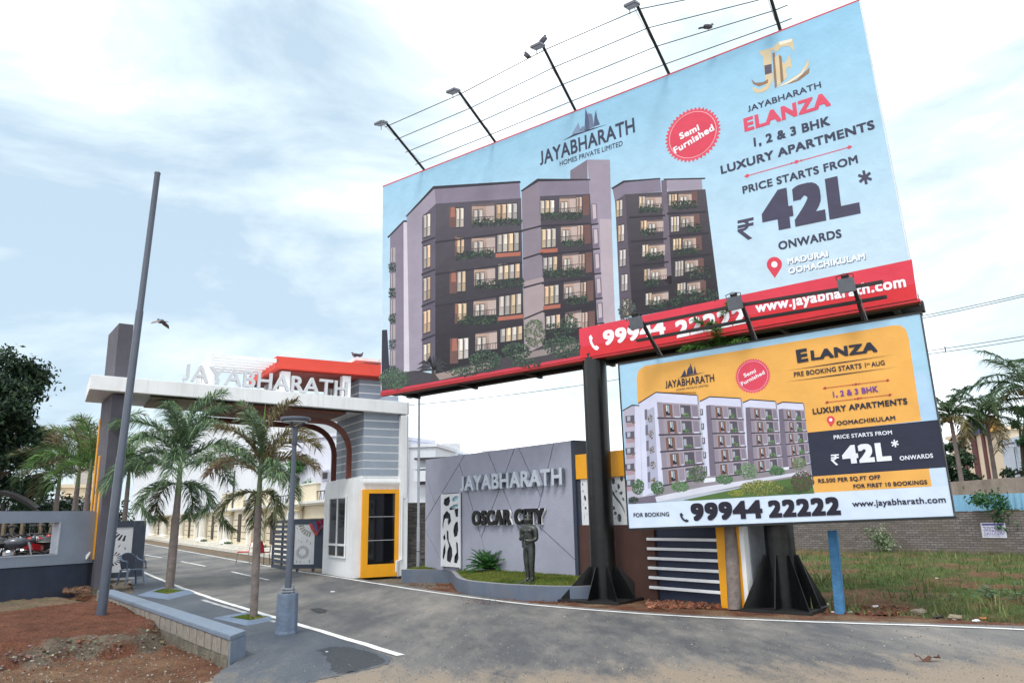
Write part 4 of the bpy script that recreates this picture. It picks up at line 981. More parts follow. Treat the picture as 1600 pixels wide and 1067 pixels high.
MB().lathe(K(-.01, -.235, 1.0), [(.02*k, -.16*k), (.03*k, 0), (.045*k, .1*k), (.055*k, .13*k), (.05*k, .15*k)], 12).build('hilt', M_BRZ, st, local=True, smooth=True)
mb = MB()
for s_ in (1, -1): mb.ell(K(s_*.07, -.075, 1.245), K(.075, .035, .05), 10, 6); 
for i in range(3):
    for s_ in (1, -1): mb.ell(K(s_*.035, -.082, 1.14-.055*i), K(.034, .018, .024), 8, 5)
for s_ in (1, -1): mb.ell(K(s_*.075, -.055, .5), K(.03, .03, .04), 8, 5)
mb.build('muscle_relief', M_BRZ, st, smooth=True, local=True)
MB().box(-.2, .2, -.22, .16, -.05, .012).build('plinth', M_BRZ, st, local=True)
# ------------------------------------------------------------------ billboards
def rect_axes(TL, TR, BR, BL):
    a, b, c, d = [ray(*p) for p in (TL, TR, BR, BL)]
    M = Matrix(((a.x, -b.x, c.x), (a.y, -b.y, c.y), (a.z, -b.z, c.z))); t = M.inverted() @ d
    A, B, Cc, D = a*t[0], b*t[1], c*t[2], d
    return (B-A)+(Cc-D), (A-D)+(B-Cc)
Cr = G(1228, 951); Cr.z = 0; Cl = None
bigq = ((598, 291), (1343, 0), (1433.5, 466.5), (595, 615)); smq = ((968, 570), (1438, 490), (1490.5, 806), (983, 825))
X, Y = rect_axes(*bigq); BP = Pl(Cr, X, Y); BP.O = Cr+BP.N*.40
k_ = (BP.uv(*bigq[0])[0]-BP.uv(*bigq[3])[0])/(BP.uv(*bigq[0])[1]-BP.uv(*bigq[3])[1]); BP.shear(k_)
X, Y = rect_axes(*smq); SP = Pl(Cr, X, Y); SP.O = Cr+SP.N*.80
st_ = (SP.uv(*smq[0])[1]+SP.uv(*smq[1])[1])/2
xh = BP.X.copy(); xh.z = 0; xh.normalize(); dh = ray(945, 940); dh.z = 0
tt = (Cr.x*dh.y-Cr.y*dh.x)/(xh.x*dh.y-xh.y*dh.x); Cl = Cr-xh*tt
KA = .92
def SA(c, k=1): return S(c[0], c[1], c[2], KA*k)
HZ = [None]
M_ART = vcol_mat('printed_vinyl', .58, .75, spec=.25, var=.045)
M_STEEL = mat('black_steel', (.005, .0055, .0065), .30, metal=0, var=.3, sc=5, bump=.15, bsc=8, dirt=.3, dcol=(.016, .016, .016), streak=.35)
M_STEELM = mat('black_steel_matt', (.008, .008, .009), .55, var=.3, sc=5, dirt=.3, dcol=(.024, .023, .022))
M_GALV = mat('galvanised', S(150, 156, 164), .45, metal=.4, var=.12, sc=5)
def poly(mb, pl, pts, col, L, k=1):
    if pl is BP and 9.05 != L and mb is HZ[0]: g_ = sum(col)/3; col = tuple((v*.86+g_*.14)*.92+18 for v in col)  # haze mixed into the picture colours: greyer, with lifted darks
    mb.add([pl.at(*pl.uv(*p), L*.0006) for p in pts], [tuple(range(len(pts)))], SA(col, k))
def spoly(mb, pl, pts, col, L): poly(mb, pl, smooth_pts(list(pts)+[pts[0]], 2)[:-1], col, L)
def bildes(q, s, t):
    a, b, c, d = q; return ((a[0]*(1-s)+b[0]*s)*(1-t)+(d[0]*(1-s)+c[0]*s)*t, (a[1]*(1-s)+b[1]*s)*(1-t)+(d[1]*(1-s)+c[1]*s)*t)
def bil(mb, pl, q, s0, s1, t0, t1, col, L): poly(mb, pl, [bildes(q, s0, t0), bildes(q, s1, t0), bildes(q, s1, t1), bildes(q, s0, t1)], col, L)
def leaves(mb, pl, q, n, cols, L, sz=2.2, s0=0, s1=1, t0=0, t1=1):
    for i in range(int(n*(2.2 if pl is BP else 1))):
        s = random.uniform(s0, s1); t = random.uniform(t0, t1); x, y = bildes(q, s, t); r = sz*random.uniform(.4, 1.1); a0 = random.random()*6.28; c = random.choice(cols); k = random.uniform(.75, 1.2)
        P = [(x+r*math.cos(a0+j*1.57)*(1 if j % 2 else .5), y+r*math.sin(a0+j*1.57)*(1 if j % 2 else .5)) for j in range(4)]
        poly(mb, pl, P, c, L+random.random()*1.6, k)
def clump(mb, pl, cx, cy, rx, ry, n, cols, L, sz=2.2):
    n = int(n*1.8); sz *= .85
    for i in range(n):
        a = random.random()*6.28; r = random.random()**.5; x = cx+rx*r*math.cos(a); y = cy+ry*r*math.sin(a)
        rr = sz*random.uniform(.4, 1.1); a0 = random.random()*6.28; c = random.choice(cols); k = random.uniform(.8, 1.25)*(1.15-.3*(y-cy)/max(ry, 1)*.5)
        poly(mb, pl, [(x+rr*math.cos(a0+j*1.57)*(1 if j % 2 else .5), y+rr*math.sin(a0+j*1.57)*(1 if j % 2 else .5)) for j in range(4)], c, L+random.random()*1.6, k)
def circ(cx, cy, r, n=28, sx=1): return [(cx+r*math.cos(6.2832*i/n)*sx, cy+r*math.sin(6.2832*i/n)) for i in range(n)]
def badge(pl, c, r, parent, scal=42):
    mb = MB(); cu, cv = pl.uv(*c); ru = abs(pl.uv(c[0]+r, c[1])[0]-cu); rv = ru*1.0
    def ring(r0, n=84, sca=0): return [(cu+ru*(r0+(sca*math.cos(scal*6.2832*i/n*1.0) if sca else 0))*math.cos(6.2832*i/n), cv+ru*(r0+(sca*math.cos(scal*6.2832*i/n) if sca else 0))*math.sin(6.2832*i/n)) for i in range(n)]
    def face(P, col, L): mb.add([pl.at(p[0], p[1], L*.0006) for p in P], [tuple(range(len(P)))], SA(col))
    n = scal*4
    face([(cu+ru*(.95+.05*math.cos(scal*6.2832*i/n))*math.cos(6.2832*i/n), cv+ru*(.95+.05*math.cos(scal*6.2832*i/n))*math.sin(6.2832*i/n)) for i in range(n)], (218, 84, 104), 4)
    face(ring(.84), (240, 206, 214), 5); face(ring(.825), (218, 84, 104), 6); face(ring(.80), (214, 72, 94), 7)
    mb.build('printed_badge', M_ART, parent)
def line(mb, pl, a, b, w, col, L, taper=False):
    A, B = pl.uv(*a), pl.uv(*b); s = abs(pl.uv(a[0], a[1]+w)[1]-A[1])/2; d = (B-A).normalized(); n = Vector((-d.y, d.x))*s
    if taper: m = (A+B)/2; P = [A, m-n, B, m+n]
    else: P = [A-n, B-n, B+n, A+n]
    mb.add([pl.at(p.x, p.y, L*.0006) for p in P], [(0, 1, 2, 3)], SA(col))
def pin(pl, c, h, parent):
    mb = MB(); x, y = c; P = [(x+h*.36*math.cos(a), y-h*.14+h*.36*math.sin(a)) for a in [math.pi*.85+i*(math.pi*1.3)/12 for i in range(13)]]+[(x+.02*h, y+h*.5)]
    poly(mb, pl, P, (216, 70, 88), 4); poly(mb, pl, circ(x, y-h*.14, h*.15, 14), (236, 240, 246), 5); mb.build('printed_pin', M_ART, parent)
def phone(pl, x0, y0, x1, y1, col, parent):
    mb = MB(); w, h = x1-x0, y1-y0
    F = lambda P: [(x0+w*u, y0+h*v) for u, v in P]
    poly(mb, pl, F([(.0, .15), (.18, 0), (.38, .22), (.3, .36), (.34, .5), (.5, .68), (.62, .76), (.72, .68), (1, .84), (.86, 1), (.62, 1), (.32, .8), (.1, .5)]), col, 6); mb.build('printed_phone', M_ART, parent)
def rupee(pl, x0, y0, x1, y1, slope, col, parent, wt=1.0):
    mb = MB(); w, h = x1-x0, y1-y0; F = lambda P: [(x0+w*u, y0+h*v+slope*w*u) for u, v in P]; b = .13*wt
    poly(mb, pl, F([(0, 0), (1, 0), (1, b), (0, b)]), col, 6); poly(mb, pl, F([(0, .24), (1, .24), (1, .24+b), (0, .24+b)]), col, 6.3)
    P = []; 
    for i in range(9): t = -math.pi/2+math.pi*i/8; P.append((.38+.34*math.cos(t), .29+.25*math.sin(t)))
    Q = [(.38+.14*math.cos(-math.pi/2+math.pi*i/8), .29+.13*math.sin(-math.pi/2+math.pi*i/8)) for i in range(9)]
    for i in range(8): poly(mb, pl, F([P[i], P[i+1], Q[i+1], Q[i]]), col, 6.6)
    poly(mb, pl, F([(0, .42), (.42, .42), (.42, .54), (0, .54)]), col, 6.9); poly(mb, pl, F([(.02, .54), (.26, .50), (.92, .98), (.66, 1.02)]), col, 7.1); mb.build('printed_rupee_sign', M_ART, parent)
def asterisk(pl, cx, cy, r, col, parent):
    mb = MB()
    for i in range(3):
        a = R_(90+60*i-12); dx, dy = math.cos(a)*r, math.sin(a)*r; nx, ny = -math.sin(a)*r*.2, math.cos(a)*r*.2
        poly(mb, pl, [(cx-dx-nx, cy-dy-ny), (cx+dx-nx, cy+dy-ny), (cx+dx+nx, cy+dy+ny), (cx-dx+nx, cy-dy+ny)], col, 6+i*.3)
    mb.build('printed_asterisk', M_ART, parent)
def diamond(mb, pl, c, r, col, L): x, y = c; poly(mb, pl, [(x-r*1.5, y+r*.35), (x, y-r), (x+r*1.5, y-r*.35), (x, y+r)], col, L)
def T(pl, parent, s, p0, p1, cap, col, bold=.02, L=6, shear=0):
    if bold > .039 and len(s) < 6:
        put_text(None, pl, s, p0, p1, cap, L*.0006, bold=bold, col=SA(col), letters=lambda m2, ch: m2.build('printed_digit' if ch.isdigit() else 'printed_letter', M_ART, parent)); return
    mb = MB(); put_text(mb, pl, s, p0, p1, cap, L*.0006, bold=bold, col=SA(col), shear=shear); return mb.build('printed_text', M_ART, parent)
# ---- BIG BOARD
uL = BP.uv(*bigq[3])[0]; uR = BP.uv(*bigq[2])[0]; vB = (BP.uv(*bigq[3])[1]+BP.uv(*bigq[2])[1])/2; vT = (BP.uv(*bigq[0])[1]+BP.uv(*bigq[1])[1])/2
big = thing('big_billboard', 'x', 'billboard', BP.at((uL+uR)/2, vB, -.3))
big['label'] = 'huge upper billboard on two black columns with a dusk apartment block on pale blue'
MB().pbox(BP, uL, uR, vB, vT, -.13, -.001).build('face_panel', mat('vinyl_edge', S(214, 220, 228), .6, var=.08, sc=2, bump=.3, bsc=3), big)
mb = MB(); NG = 10
def bgcol(s, t):
    a = (120, 190, 232); b = (196, 226, 248); c = (172, 208, 236)
    m = t**.8; return SA(tuple(a[i]*(1-m)+b[i]*m if s < 1 else 0 for i in range(3)))
for i in range(NG):
    for j in range(NG):
        P = []; Cc = []
        for s, t in ((i, j), (i+1, j), (i+1, j+1), (i, j+1)):
            s /= NG; t /= NG; P.append(BP.at(uL+.012+(uR-uL-.024)*s, vT-.012-(vT-vB-.024)*t, .0003))
            m = min(1, (t*1.15+.25*(1-s))); a = (142, 194, 224); b = (194, 217, 233); Cc.append(SA(tuple(a[k]*(1-m)+b[k]*m for k in range(3))))
        mb.add(P, [(0, 3, 2, 1)], Cc[0:1]+Cc[3:0:-1])
mb.build('printed_background', M_ART, big)
mb = MB()
for a, b, c, d in (((597.5, 291), (1343.5, -1), (1343.5, 1.2), (598, 292.6)), ((595.3, 610.5), (907, 554.5), (907, 560.5), (595, 615))): poly(mb, BP, [a, b, c, d], (204, 66, 82), 3)
ZA = lambda X, Y: (590+X/2.6667, 230+Y/2.6667)
RD = [(904.8, 514), (1424.8, 405.5), (1433.4, 466.5), (907, 560.2)]
n = 16
for i in range(n):
    q = [bildes(RD, i/n, 0), bildes(RD, (i+1)/n, 0), bildes(RD, (i+1)/n, 1), bildes(RD, i/n, 1)]
    poly(mb, BP, [bildes(RD, i/n, 0), bildes(RD, (i+1)/n, 0), bildes(RD, (i+1)/n, .62), bildes(RD, i/n, .62)], (216, 64, 82), 9.)
    poly(mb, BP, [bildes(RD, i/n, .62), bildes(RD, (i+1)/n, .62), bildes(RD, (i+1)/n, 1), bildes(RD, i/n, 1)], (212, 50, 58), 9.)
mb.build('printed_red_band', M_ART, big)
# apartment picture
mb = MB(); HZ[0] = mb; A = lambda pts, col, L: poly(mb, BP, [ZA(*p) for p in pts], col, L)
pur = (122, 112, 134); purd = (96, 88, 108); lilac = (150, 140, 160); drk = (74, 66, 84); line_ = (38, 34, 46); tanc = (186, 162, 154); litc = (214, 202, 190); brn = (104, 70, 66); org = (176, 92, 72)
gr1 = [(44, 66, 52), (34, 52, 44), (60, 84, 60), (28, 40, 40)]
A([(18, 762), (40, 760), (50, 930), (16, 960)], (36, 38, 56), 1)
A([(52, 374), (108, 310), (133, 310), (133, 960), (50, 975)], pur, 1.2); A([(108, 312), (132, 300), (134, 955), (110, 960)], (206, 198, 212), 1.8)
A([(40, 375), (108, 305), (133, 305), (133, 313), (110, 313), (46, 379)], line_, 2.2)
for k in range(5): y = 422+k*107; A([(56, y), (74, y-4), (74, y+56), (56, y+58)], (168, 156, 158), 2.2); A([(62, y), (64, y), (64, y+56), (62, y+56)], line_, 2.6); leaves(mb, BP, [ZA(48, y+62), ZA(76, y+58), ZA(76, y+95), ZA(48, y+98)], 30, gr1, 3, 2.)
A([(122, 287), (236, 170), (243, 238), (186, 292), (186, 935), (160, 958), (133, 955)], lilac, 2.4); A([(186, 290), (243, 236), (243, 905), (186, 935)], (84, 76, 94), 2.5)
A([(236, 170), (592, 148), (596, 216), (242, 238)], pur, 2.4); A([(116, 289), (232, 163), (594, 141), (597, 150), (234, 176), (122, 291)], line_, 3)
F1 = [ZA(242, 236), ZA(598, 213), ZA(612, 880), ZA(240, 945)]
def grad(q, ca, cb, L, n=14):
    for i in range(n):
        t0, t1 = i/n, (i+1)/n+.002; t = (i+.5)/n; poly(mb, BP, [bildes(q, 0, t0), bildes(q, 1, t0), bildes(q, 1, t1), bildes(q, 0, t1)], tuple(ca[k]*(1-t)+cb[k]*t for k in range(3)), L+.02*i)
grad(F1, (76, 70, 84), (28, 25, 32), 2.45, 22)
def win(x0, y0, x1, y1, sl, L=4, col=None, n=2, sill=False):
    c = col or litc; q = [ZA(x0, y0), ZA(x1, y0+sl*(x1-x0)), ZA(x1, y1+sl*(x1-x0)), ZA(x0, y1)]
    poly(mb, BP, q, line_, L)
    for i in range(n):
        a, b = (i+.10)/n, (i+.9)/n; k = random.uniform(.84, 1.08); c = col or random.choice(((220, 208, 194), (232, 200, 158), (208, 200, 196), (226, 186, 148)))
        for t0, t1, kk in ((.05, .58, 1.04), (.60, .95, .84)):
            poly(mb, BP, [bildes(q, a, t0), bildes(q, b, t0), bildes(q, b, t1), bildes(q, a, t1)], tuple(min(255, v*k*kk) for v in c), L+.6)
        poly(mb, BP, [bildes(q, a, .1), bildes(q, a+(b-a)*.35, .1), bildes(q, a+(b-a)*.25, .9), bildes(q, a, .9)], tuple(v*k*.72 for v in c), L+1.2)
    if sill: A([(x0-4, y1+2), (x1+6, y1+sl*(x1-x0)+2), (x1+6, y1+sl*(x1-x0)+18), (x0-4, y1+18)], org, L)
def recess(x0, y0, x1, y1, sl, L=3.6):
    q = [ZA(x0, y0), ZA(x1, y0+sl*(x1-x0)), ZA(x1, y1+sl*(x1-x0)), ZA(x0, y1)]; grad(q, (196, 158, 134), (132, 112, 110), L, 6); poly(mb, BP, [bildes(q, 0, 0), bildes(q, 1, 0), bildes(q, 1, .16), bildes(q, 0, .12)], (96, 80, 84), L+.4)
    poly(mb, BP, [bildes(q, .62, .14), bildes(q, 1, .14), bildes(q, 1, 1), bildes(q, .66, 1)], (186, 164, 156), L+.5)
    win(x0+4, y0+(y1-y0)*.28, x0+(x1-x0)*.5, y1, sl, L+.8, (206, 196, 186), 2)
    for k in range(8): u = k/8+.05; poly(mb, BP, [bildes(q, u, .7), bildes(q, u+.018, .7), bildes(q, u+.018, 1), bildes(q, u, 1)], line_, L+2.8)
    poly(mb, BP, [bildes(q, 0, .68), bildes(q, 1, .68), bildes(q, 1, .71), bildes(q, 0, .71)], line_, L+3)
def niche(x0, y0, x1, y1, sl):
    q = [ZA(x0, y0), ZA(x1, y0+sl*(x1-x0)), ZA(x1, y1+sl*(x1-x0)), ZA(x0, y1)]; poly(mb, BP, q, brn, 3.6); poly(mb, BP, [bildes(q, .3, .02), bildes(q, .8, .02), bildes(q, .95, .5), bildes(q, .2, .5)], (168, 96, 78), 4)
def slab(x0, y0, x1, y1, L=6): A([(x0, y0), (x1, y1), (x1, y1+7), (x0, y0+8)], line_, L)
for k, (y0, y1) in enumerate(((282, 382), (412, 512), (545, 646), (682, 782), (822, 900))): win(190, y0, 221, y1, -.35, 4, None, 2)
niche(298, 250, 326, 335, -.05); win(325, 252, 360, 338, -.06); recess(393, 238, 487, 318, -.05); win(492, 238, 583, 308, -.07, n=4)
niche(322, 372, 332, 452, 0); win(328, 376, 362, 446, -.06); recess(392, 372, 490, 446, -.06); win(496, 360, 590, 442, -.08, n=4, sill=True)
niche(300, 515, 330, 610, -.05); win(330, 512, 368, 606, -.06); recess(402, 502, 490, 578, -.08); win(500, 486, 594, 556, -.1, n=4)
niche(322, 650, 332, 735, 0); win(332, 650, 372, 728, -.09); recess(400, 636, 494, 706, -.1); win(504, 614, 600, 706, -.12, n=4, sill=True)
niche(302, 797, 336, 902, -.08); win(334, 796, 380, 888, -.14); recess(408, 770, 498, 850, -.12); win(510, 752, 604, 816, -.14, n=4)
for ya, yb in ((395, 325), (528, 455), (660, 580), (800, 715)): slab(183, ya, 240, ya-22); slab(240, ya-22+20, 604, yb+22)
# block 2
A([(600, 182), (668, 136), (686, 235), (700, 820), (612, 880)], (128, 116, 132), 2.6); A([(610, 560), (692, 540), (700, 820), (612, 880)], (160, 142, 146), 2.9); slab(600, 345, 684, 325, 4); slab(606, 462, 690, 436, 4); slab(608, 582, 692, 560, 4); slab(610, 712, 698, 676, 4)
A([(668, 138), (880, 136), (884, 196), (676, 206)], pur, 2.7); A([(596, 182), (666, 132), (886, 133), (886, 139), (670, 144), (602, 186)], line_, 3.4)
grad([ZA(676, 205), ZA(885, 195), ZA(918, 760), ZA(702, 860)], (70, 63, 76), (30, 26, 34), 2.72); A([(676, 800), (842, 765), (842, 860), (704, 860)], (44, 38, 46), 2.95)
for k, (y, ) in enumerate(((222,), (340,), (460,), (578,), (704,))):
    sl = -.05-.03*k; x = 676+k*6; win(x, y, x+62, y+(60 if k != 1 else 84)+(22 if k == 3 else 0), sl, n=3, sill=k in (1, 3)); recess(x+82, y-14, x+150, y+56, sl); win(x+150, y-16, x+176, y+58, sl, n=2, col=(190, 160, 142)); slab(x-4, y+104, x+210, y+104+210*sl)
    A([(x+178, y-20), (x+205, y-22), (x+206, y+60), (x+180, y+64)], brn, 3.4)
A([(803, 98), (873, 53), (880, 300), (885, 640), (872, 190), (803, 140)], (116, 104, 122), 2.3)
A([(873, 53), (968, 53), (984, 640), (992, 735), (930, 740), (905, 640), (885, 200)], (148, 136, 156), 2.3)
A([(925, 300), (974, 300), (990, 735), (938, 740)], (176, 160, 172), 2.5)
for k in range(6): y = 236+k*103; x = 890+k*6; A([(x, y), (x+24, y-1), (x+27, y+78), (x+3, y+82)], (112, 98, 122), 3); A([(x+5, y+4), (x+19, y+3), (x+22, y+60), (x+8, y+64)], (190, 172, 178), 3.5); slab(x-4, y+84, x+30, y+80, 4)
# block 3
A([(978, 170), (1026, 145), (1032, 198), (990, 232)], (120, 110, 130), 2.6); A([(1026, 145), (1178, 133), (1182, 186), (1032, 198)], pur, 2.6); A([(1198, 136), (1350, 132), (1354, 178), (1212, 192)], lilac, 2.7)
A([(990, 226), (1032, 196), (1064, 690), (1012, 722)], (82, 72, 88), 2.8); grad([ZA(1032, 197), ZA(1366, 176), ZA(1424, 636), ZA(1062, 708)], (70, 63, 74), (32, 28, 36), 2.8); A([(1182, 140), (1204, 134), (1232, 668), (1202, 676)], (100, 88, 106), 3.0)
A([(972, 172), (1024, 140), (1176, 129), (1180, 134), (1028, 148), (980, 176)], line_, 3.4); A([(1190, 132), (1365, 128), (1365, 134), (1196, 138)], line_, 3.4)
for k in range(5):
    y = 222+k*103; x = 993+k*7; win(x, y, x+28, y+74, -.2, n=2)
    x2 = 1088+k*7; y2 = 205+k*101; sl = -.05-.03*k; win(x2, y2, x2+27, y2+52, sl, n=2); recess(x2+28, y2, x2+96, y2+50, sl)
    x3 = 1212+k*9; y3 = 196+k*93; win(x3, y3, x3+36, y3+50+(18 if k in (1, 3) else 0), sl, n=3); recess(x3+42, y3-4, x3+112, y3+46, sl); A([(x3+96, y3-10), (x3+120, y3-12), (x3+122, y3+46), (x3+98, y3+50)], brn, 6.4)
    slab(x2-40, y2+84, x2+110, y2+84+150*sl, 7); slab(x3-6, y3+78, x3+158, y3+78+160*sl, 7)
# planting on the balconies and in front
for (x0, y0, x1, y1, n) in ((395, 302, 600, 332, 90), (330, 436, 482, 468, 80), (408, 556, 612, 592, 100), (334, 706, 502, 742, 90), (680, 274, 852, 306, 80), (770, 392, 860, 420, 40), (690, 508, 862, 545, 90), (786, 622, 880, 656, 50), (704, 740, 800, 790, 50), (1090, 250, 1190, 276, 40), (1225, 228, 1330, 262, 60), (1098, 345, 1160, 372, 30), (1290, 325, 1350, 356, 40), (1118, 445, 1190, 472, 40), (1240, 425, 1340, 452, 45), (1112, 555, 1175, 585, 36), (1300, 500, 1390, 550, 50), (1132, 640, 1260, 676, 60), (1240, 600, 1420, 650, 100)):
    leaves(mb, BP, [ZA(x0, y0), ZA(x1, y0-8), ZA(x1, y1-8), ZA(x0, y1)], n, gr1, 8, 2.6)
base = [(20, 985), (180, 960), (300, 925), (420, 905), (560, 880), (700, 850), (842, 820)]
A([(17, 1015), (17, 950), (160, 930), (240, 945), (400, 900), (620, 860), (700, 820), (842, 800), (846, 868)], (58, 54, 62), 7.2)
A([(240, 945), (470, 895), (480, 920), (260, 970)], (150, 130, 124), 7.6); A([(560, 868), (840, 812), (842, 840), (600, 885)], (140, 126, 124), 7.5)
for cx, cy, rx, ry, n, c in ((70, 965, 62, 45, 260, [(52, 78, 58), (70, 98, 70), (38, 60, 50)]), (450, 890, 68, 46, 260, gr1), (580, 850, 62, 34, 180, gr1), (655, 775, 44, 60, 150, [(72, 88, 66), (60, 74, 60), (96, 108, 80)]), (770, 830, 76, 46, 260, gr1), (800, 735, 36, 40, 90, gr1), (360, 935, 60, 20, 90, gr1), (1040, 680, 36, 44, 110, [(72, 78, 72), (50, 60, 60)]), (620, 900, 60, 20, 80, gr1)):
    p = ZA(cx, cy); clump(mb, BP, p[0], p[1], rx/2.667, ry/2.667, n, c, 10, 3.)
for k in range(11):
    a = math.pi*(1.02+k*.096); r = random.uniform(62, 84); x, y = 232, 925; m = (x+r*.55*math.cos(a), y+r*.75*math.sin(a)); e_ = (x+r*math.cos(a), y+r*.8*math.sin(a)+22)
    A([(x-3, y), m, e_, (m[0]+4, m[1]+12), (x+4, y+4)], (44, 46, 52), 12)
A([(226, 925), (238, 925), (242, 968), (224, 972)], (60, 50, 50), 12)
mb.build('printed_picture', M_ART, big)
# writing
TT = lambda *a, **k: T(BP, big, *a, **k)
dk = (62, 66, 88)
TT('JAYABHARATH', (844, 259), (992.5, 207), (843, 237.5), dk, .02)
TT('HOMES PRIVATE LIMITED', (874.8, 260), (973.2, 227.8), 7.6, dk, .012)
mb = MB(); Z8 = lambda X, Y: (580+X/3.077, Y/3.077); A8 = lambda P, c, L: poly(mb, BP, [Z8(*p) for p in P], c, L)
A8([(920, 678), (990, 650), (1140, 598), (1050, 622), (985, 640)], dk, 4)
for P, c in (([(965, 648), (996, 590), (1006, 625), (1030, 632)], (130, 150, 180)), ([(1026, 630), (1030, 520), (1044, 560), (1050, 622)], (84, 96, 126)), ([(1050, 620), (1042, 545), (1062, 550), (1072, 612)], (110, 124, 152)), ([(1070, 610), (1074, 560), (1080, 530), (1088, 570), (1100, 600)], (84, 96, 126)), ([(1000, 630), (1012, 612), (1030, 606), (1030, 630)], (120, 136, 164))): A8(P, c, 5)
# gold monogram
Z2 = lambda X, Y: (1020+X/3.556, 30+Y/3.556); A2 = lambda P, c, L: poly(mb, BP, [Z2(*p) for p in P], c, L)
go, gd, gs = (214, 196, 160), (146, 118, 92), (236, 228, 210)
A2([(588, 182), (664, 160), (655, 180), (668, 340), (640, 392), (600, 412), (628, 378), (625, 330), (612, 210)], go, 4.2); A2([(620, 260), (660, 250), (662, 300), (624, 312)], (90, 86, 104), 5)
A2([(548, 335), (570, 355), (612, 352), (640, 335), (640, 356), (590, 376), (558, 362)], gd, 4.8); A2([(552, 378), (585, 392), (640, 372), (628, 396), (585, 414), (560, 402)], go, 4.6)
A2([(652, 172), (700, 128), (776, 110), (788, 186), (760, 150), (712, 156), (690, 182)], go, 4.4); A2([(700, 128), (776, 110), (772, 126), (706, 146)], gs, 5)
A2([(664, 190), (678, 186), (690, 376), (678, 386)], gd, 5.2); A2([(678, 215), (700, 195), (712, 360), (692, 374)], go, 5.3); A2([(700, 200), (716, 210), (726, 345), (712, 358)], gd, 5.4); A2([(718, 240), (738, 250), (746, 325), (728, 342)], go, 5.5)
A2([(730, 256), (762, 196), (774, 286), (758, 262), (740, 278)], go, 5.6)
A2([(680, 386), (740, 352), (820, 300), (868, 222), (866, 262), (820, 318), (750, 362)], go, 5.8); A2([(735, 360), (800, 338), (872, 270), (868, 300), (810, 344), (760, 360)], gd, 5.9); A2([(690, 382), (760, 346), (828, 300), (862, 250), (830, 308), (765, 352)], gs, 6.2)
mb.build('printed_emblem', M_ART, big)
TT('JAYABHARATH', (1169, 175.8), (1283.5, 137.2), 9.6, dk, .02)
TT('ELANZA', (1163.6, 206.8), (1298.4, 165.4), 21.5, (216, 82, 108), .045)
TT('1, 2 & 3 BHK', (1178.5, 229.8), (1297.5, 195.8), 14, dk, .035)
TT('LUXURY APARTMENTS', (1127, 272.7), (1367.4, 201.5), 13.2, dk, .035)
mb = MB(); pk = (214, 84, 104); line(mb, BP, (1166, 275.5), (1331, 229.2), 1.3, pk, 5)
for c, r in (((1167.5, 275), 3.2), ((1327, 230.3), 3.2), ((1244.5, 253.2), 3.2), ((1237, 255.4), 1.8), ((1252, 251.2), 1.8)): diamond(mb, BP, c, r, pk, 6)
mb.build('printed_divider', M_ART, big)
TT('PRICE STARTS FROM', (1161, 303.5), (1341, 255), 12, dk, .03)
TT('42L', (1193, 365), (1345, 333.5), (1190, 303.5), (72, 70, 92), .062)
rupee(BP, 1152.5, 345, 1177.5, 378, -.22, (72, 70, 92), big, 1.1); asterisk(BP, 1351.5, 277.5, 11, (72, 70, 92), big)
TT('ONWARDS', (1217, 391), (1315.5, 371.3), 13, dk, .03)
pin(BP, (1210, 418), 33, big)
for L_, c_, d_ in ((4, (74, 92, 130), .9), (7, (240, 246, 252), 0)):
    TT('MADURAI', (1231+d_, 413.6+d_), (1294.3+d_, 401.3+d_), 9.6, c_, .035, L_); TT('OOMACHIKULAM', (1232.5+d_, 428.6+d_), (1352.3+d_, 405.3+d_), 9.6, c_, .035, L_)
badge(BP, (1081.9, 210.8), 46.5, big)
TT('Semi', (1063.6, 219), (1093.7, 203.8), 10.8, (246, 240, 246), .035, 14); TT('Furnished', (1055.3, 241.2), (1117, 203.6), 11.6, (246, 240, 246), .035, 14)
wh = (244, 244, 250)
phone(BP, 920.5, 523, 936.5, 547, wh, big)
for o in list(big.children):
    if o.name.startswith('printed_phone'): 
        for v in o.data.vertices: v.co += BP.N*.006
TT('99944', (943.5, 540.2), (1041, 523), 23, wh, .04, 17); TT('22222', (1058, 528.5), (1168, 504.6), 26.5, wh, .04, 17)
TT('www.jayabharath.com', (1181.5, 489), (1416.5, 448.3), 16.5, wh, .03, 17)
# structure behind the face
MB().pbox(BP, uL-.03, uR+.03, vB-.05, vB-.002, -.15, -.01).build('bottom_edge', mat('red_edge', S(190, 36, 44), .5, var=.1), big)
for w0, w1, v0, v1 in ((-.42, -.22, vB-.02, vB+.18), (-.95, -.80, vB+.0, vB+.18)): MB().pbox(BP, uL+.1, uR-.02, v0, v1, w0, w1).build('bottom_beam', M_STEELM, big)
for i in range(7):
    u = uL+.4+(uR-uL-.8)*i/6; MB().pbox(BP, u-.05, u+.05, vB+.02, vT-.1, -.23, -.14).build('back_post', M_STEELM, big); MB().pbox(BP, u-.04, u+.04, vB-.04, vB+.06, -.98, -.15).build('cross_beam', M_STEELM, big)
MB().pbox(BP, uL+.2, uR-.3, vB+.185, vB+.20, -.95, -.25).build('walkway_sheet', mat('walkway', S(150, 156, 166), .6, var=.15), big)
for v in (vT-.15, (vT+vB)/2): MB().pbox(BP, uL+.1, uR-.1, v-.06, v+.06, -.34, -.24).build('back_rail', M_STEELM, big)
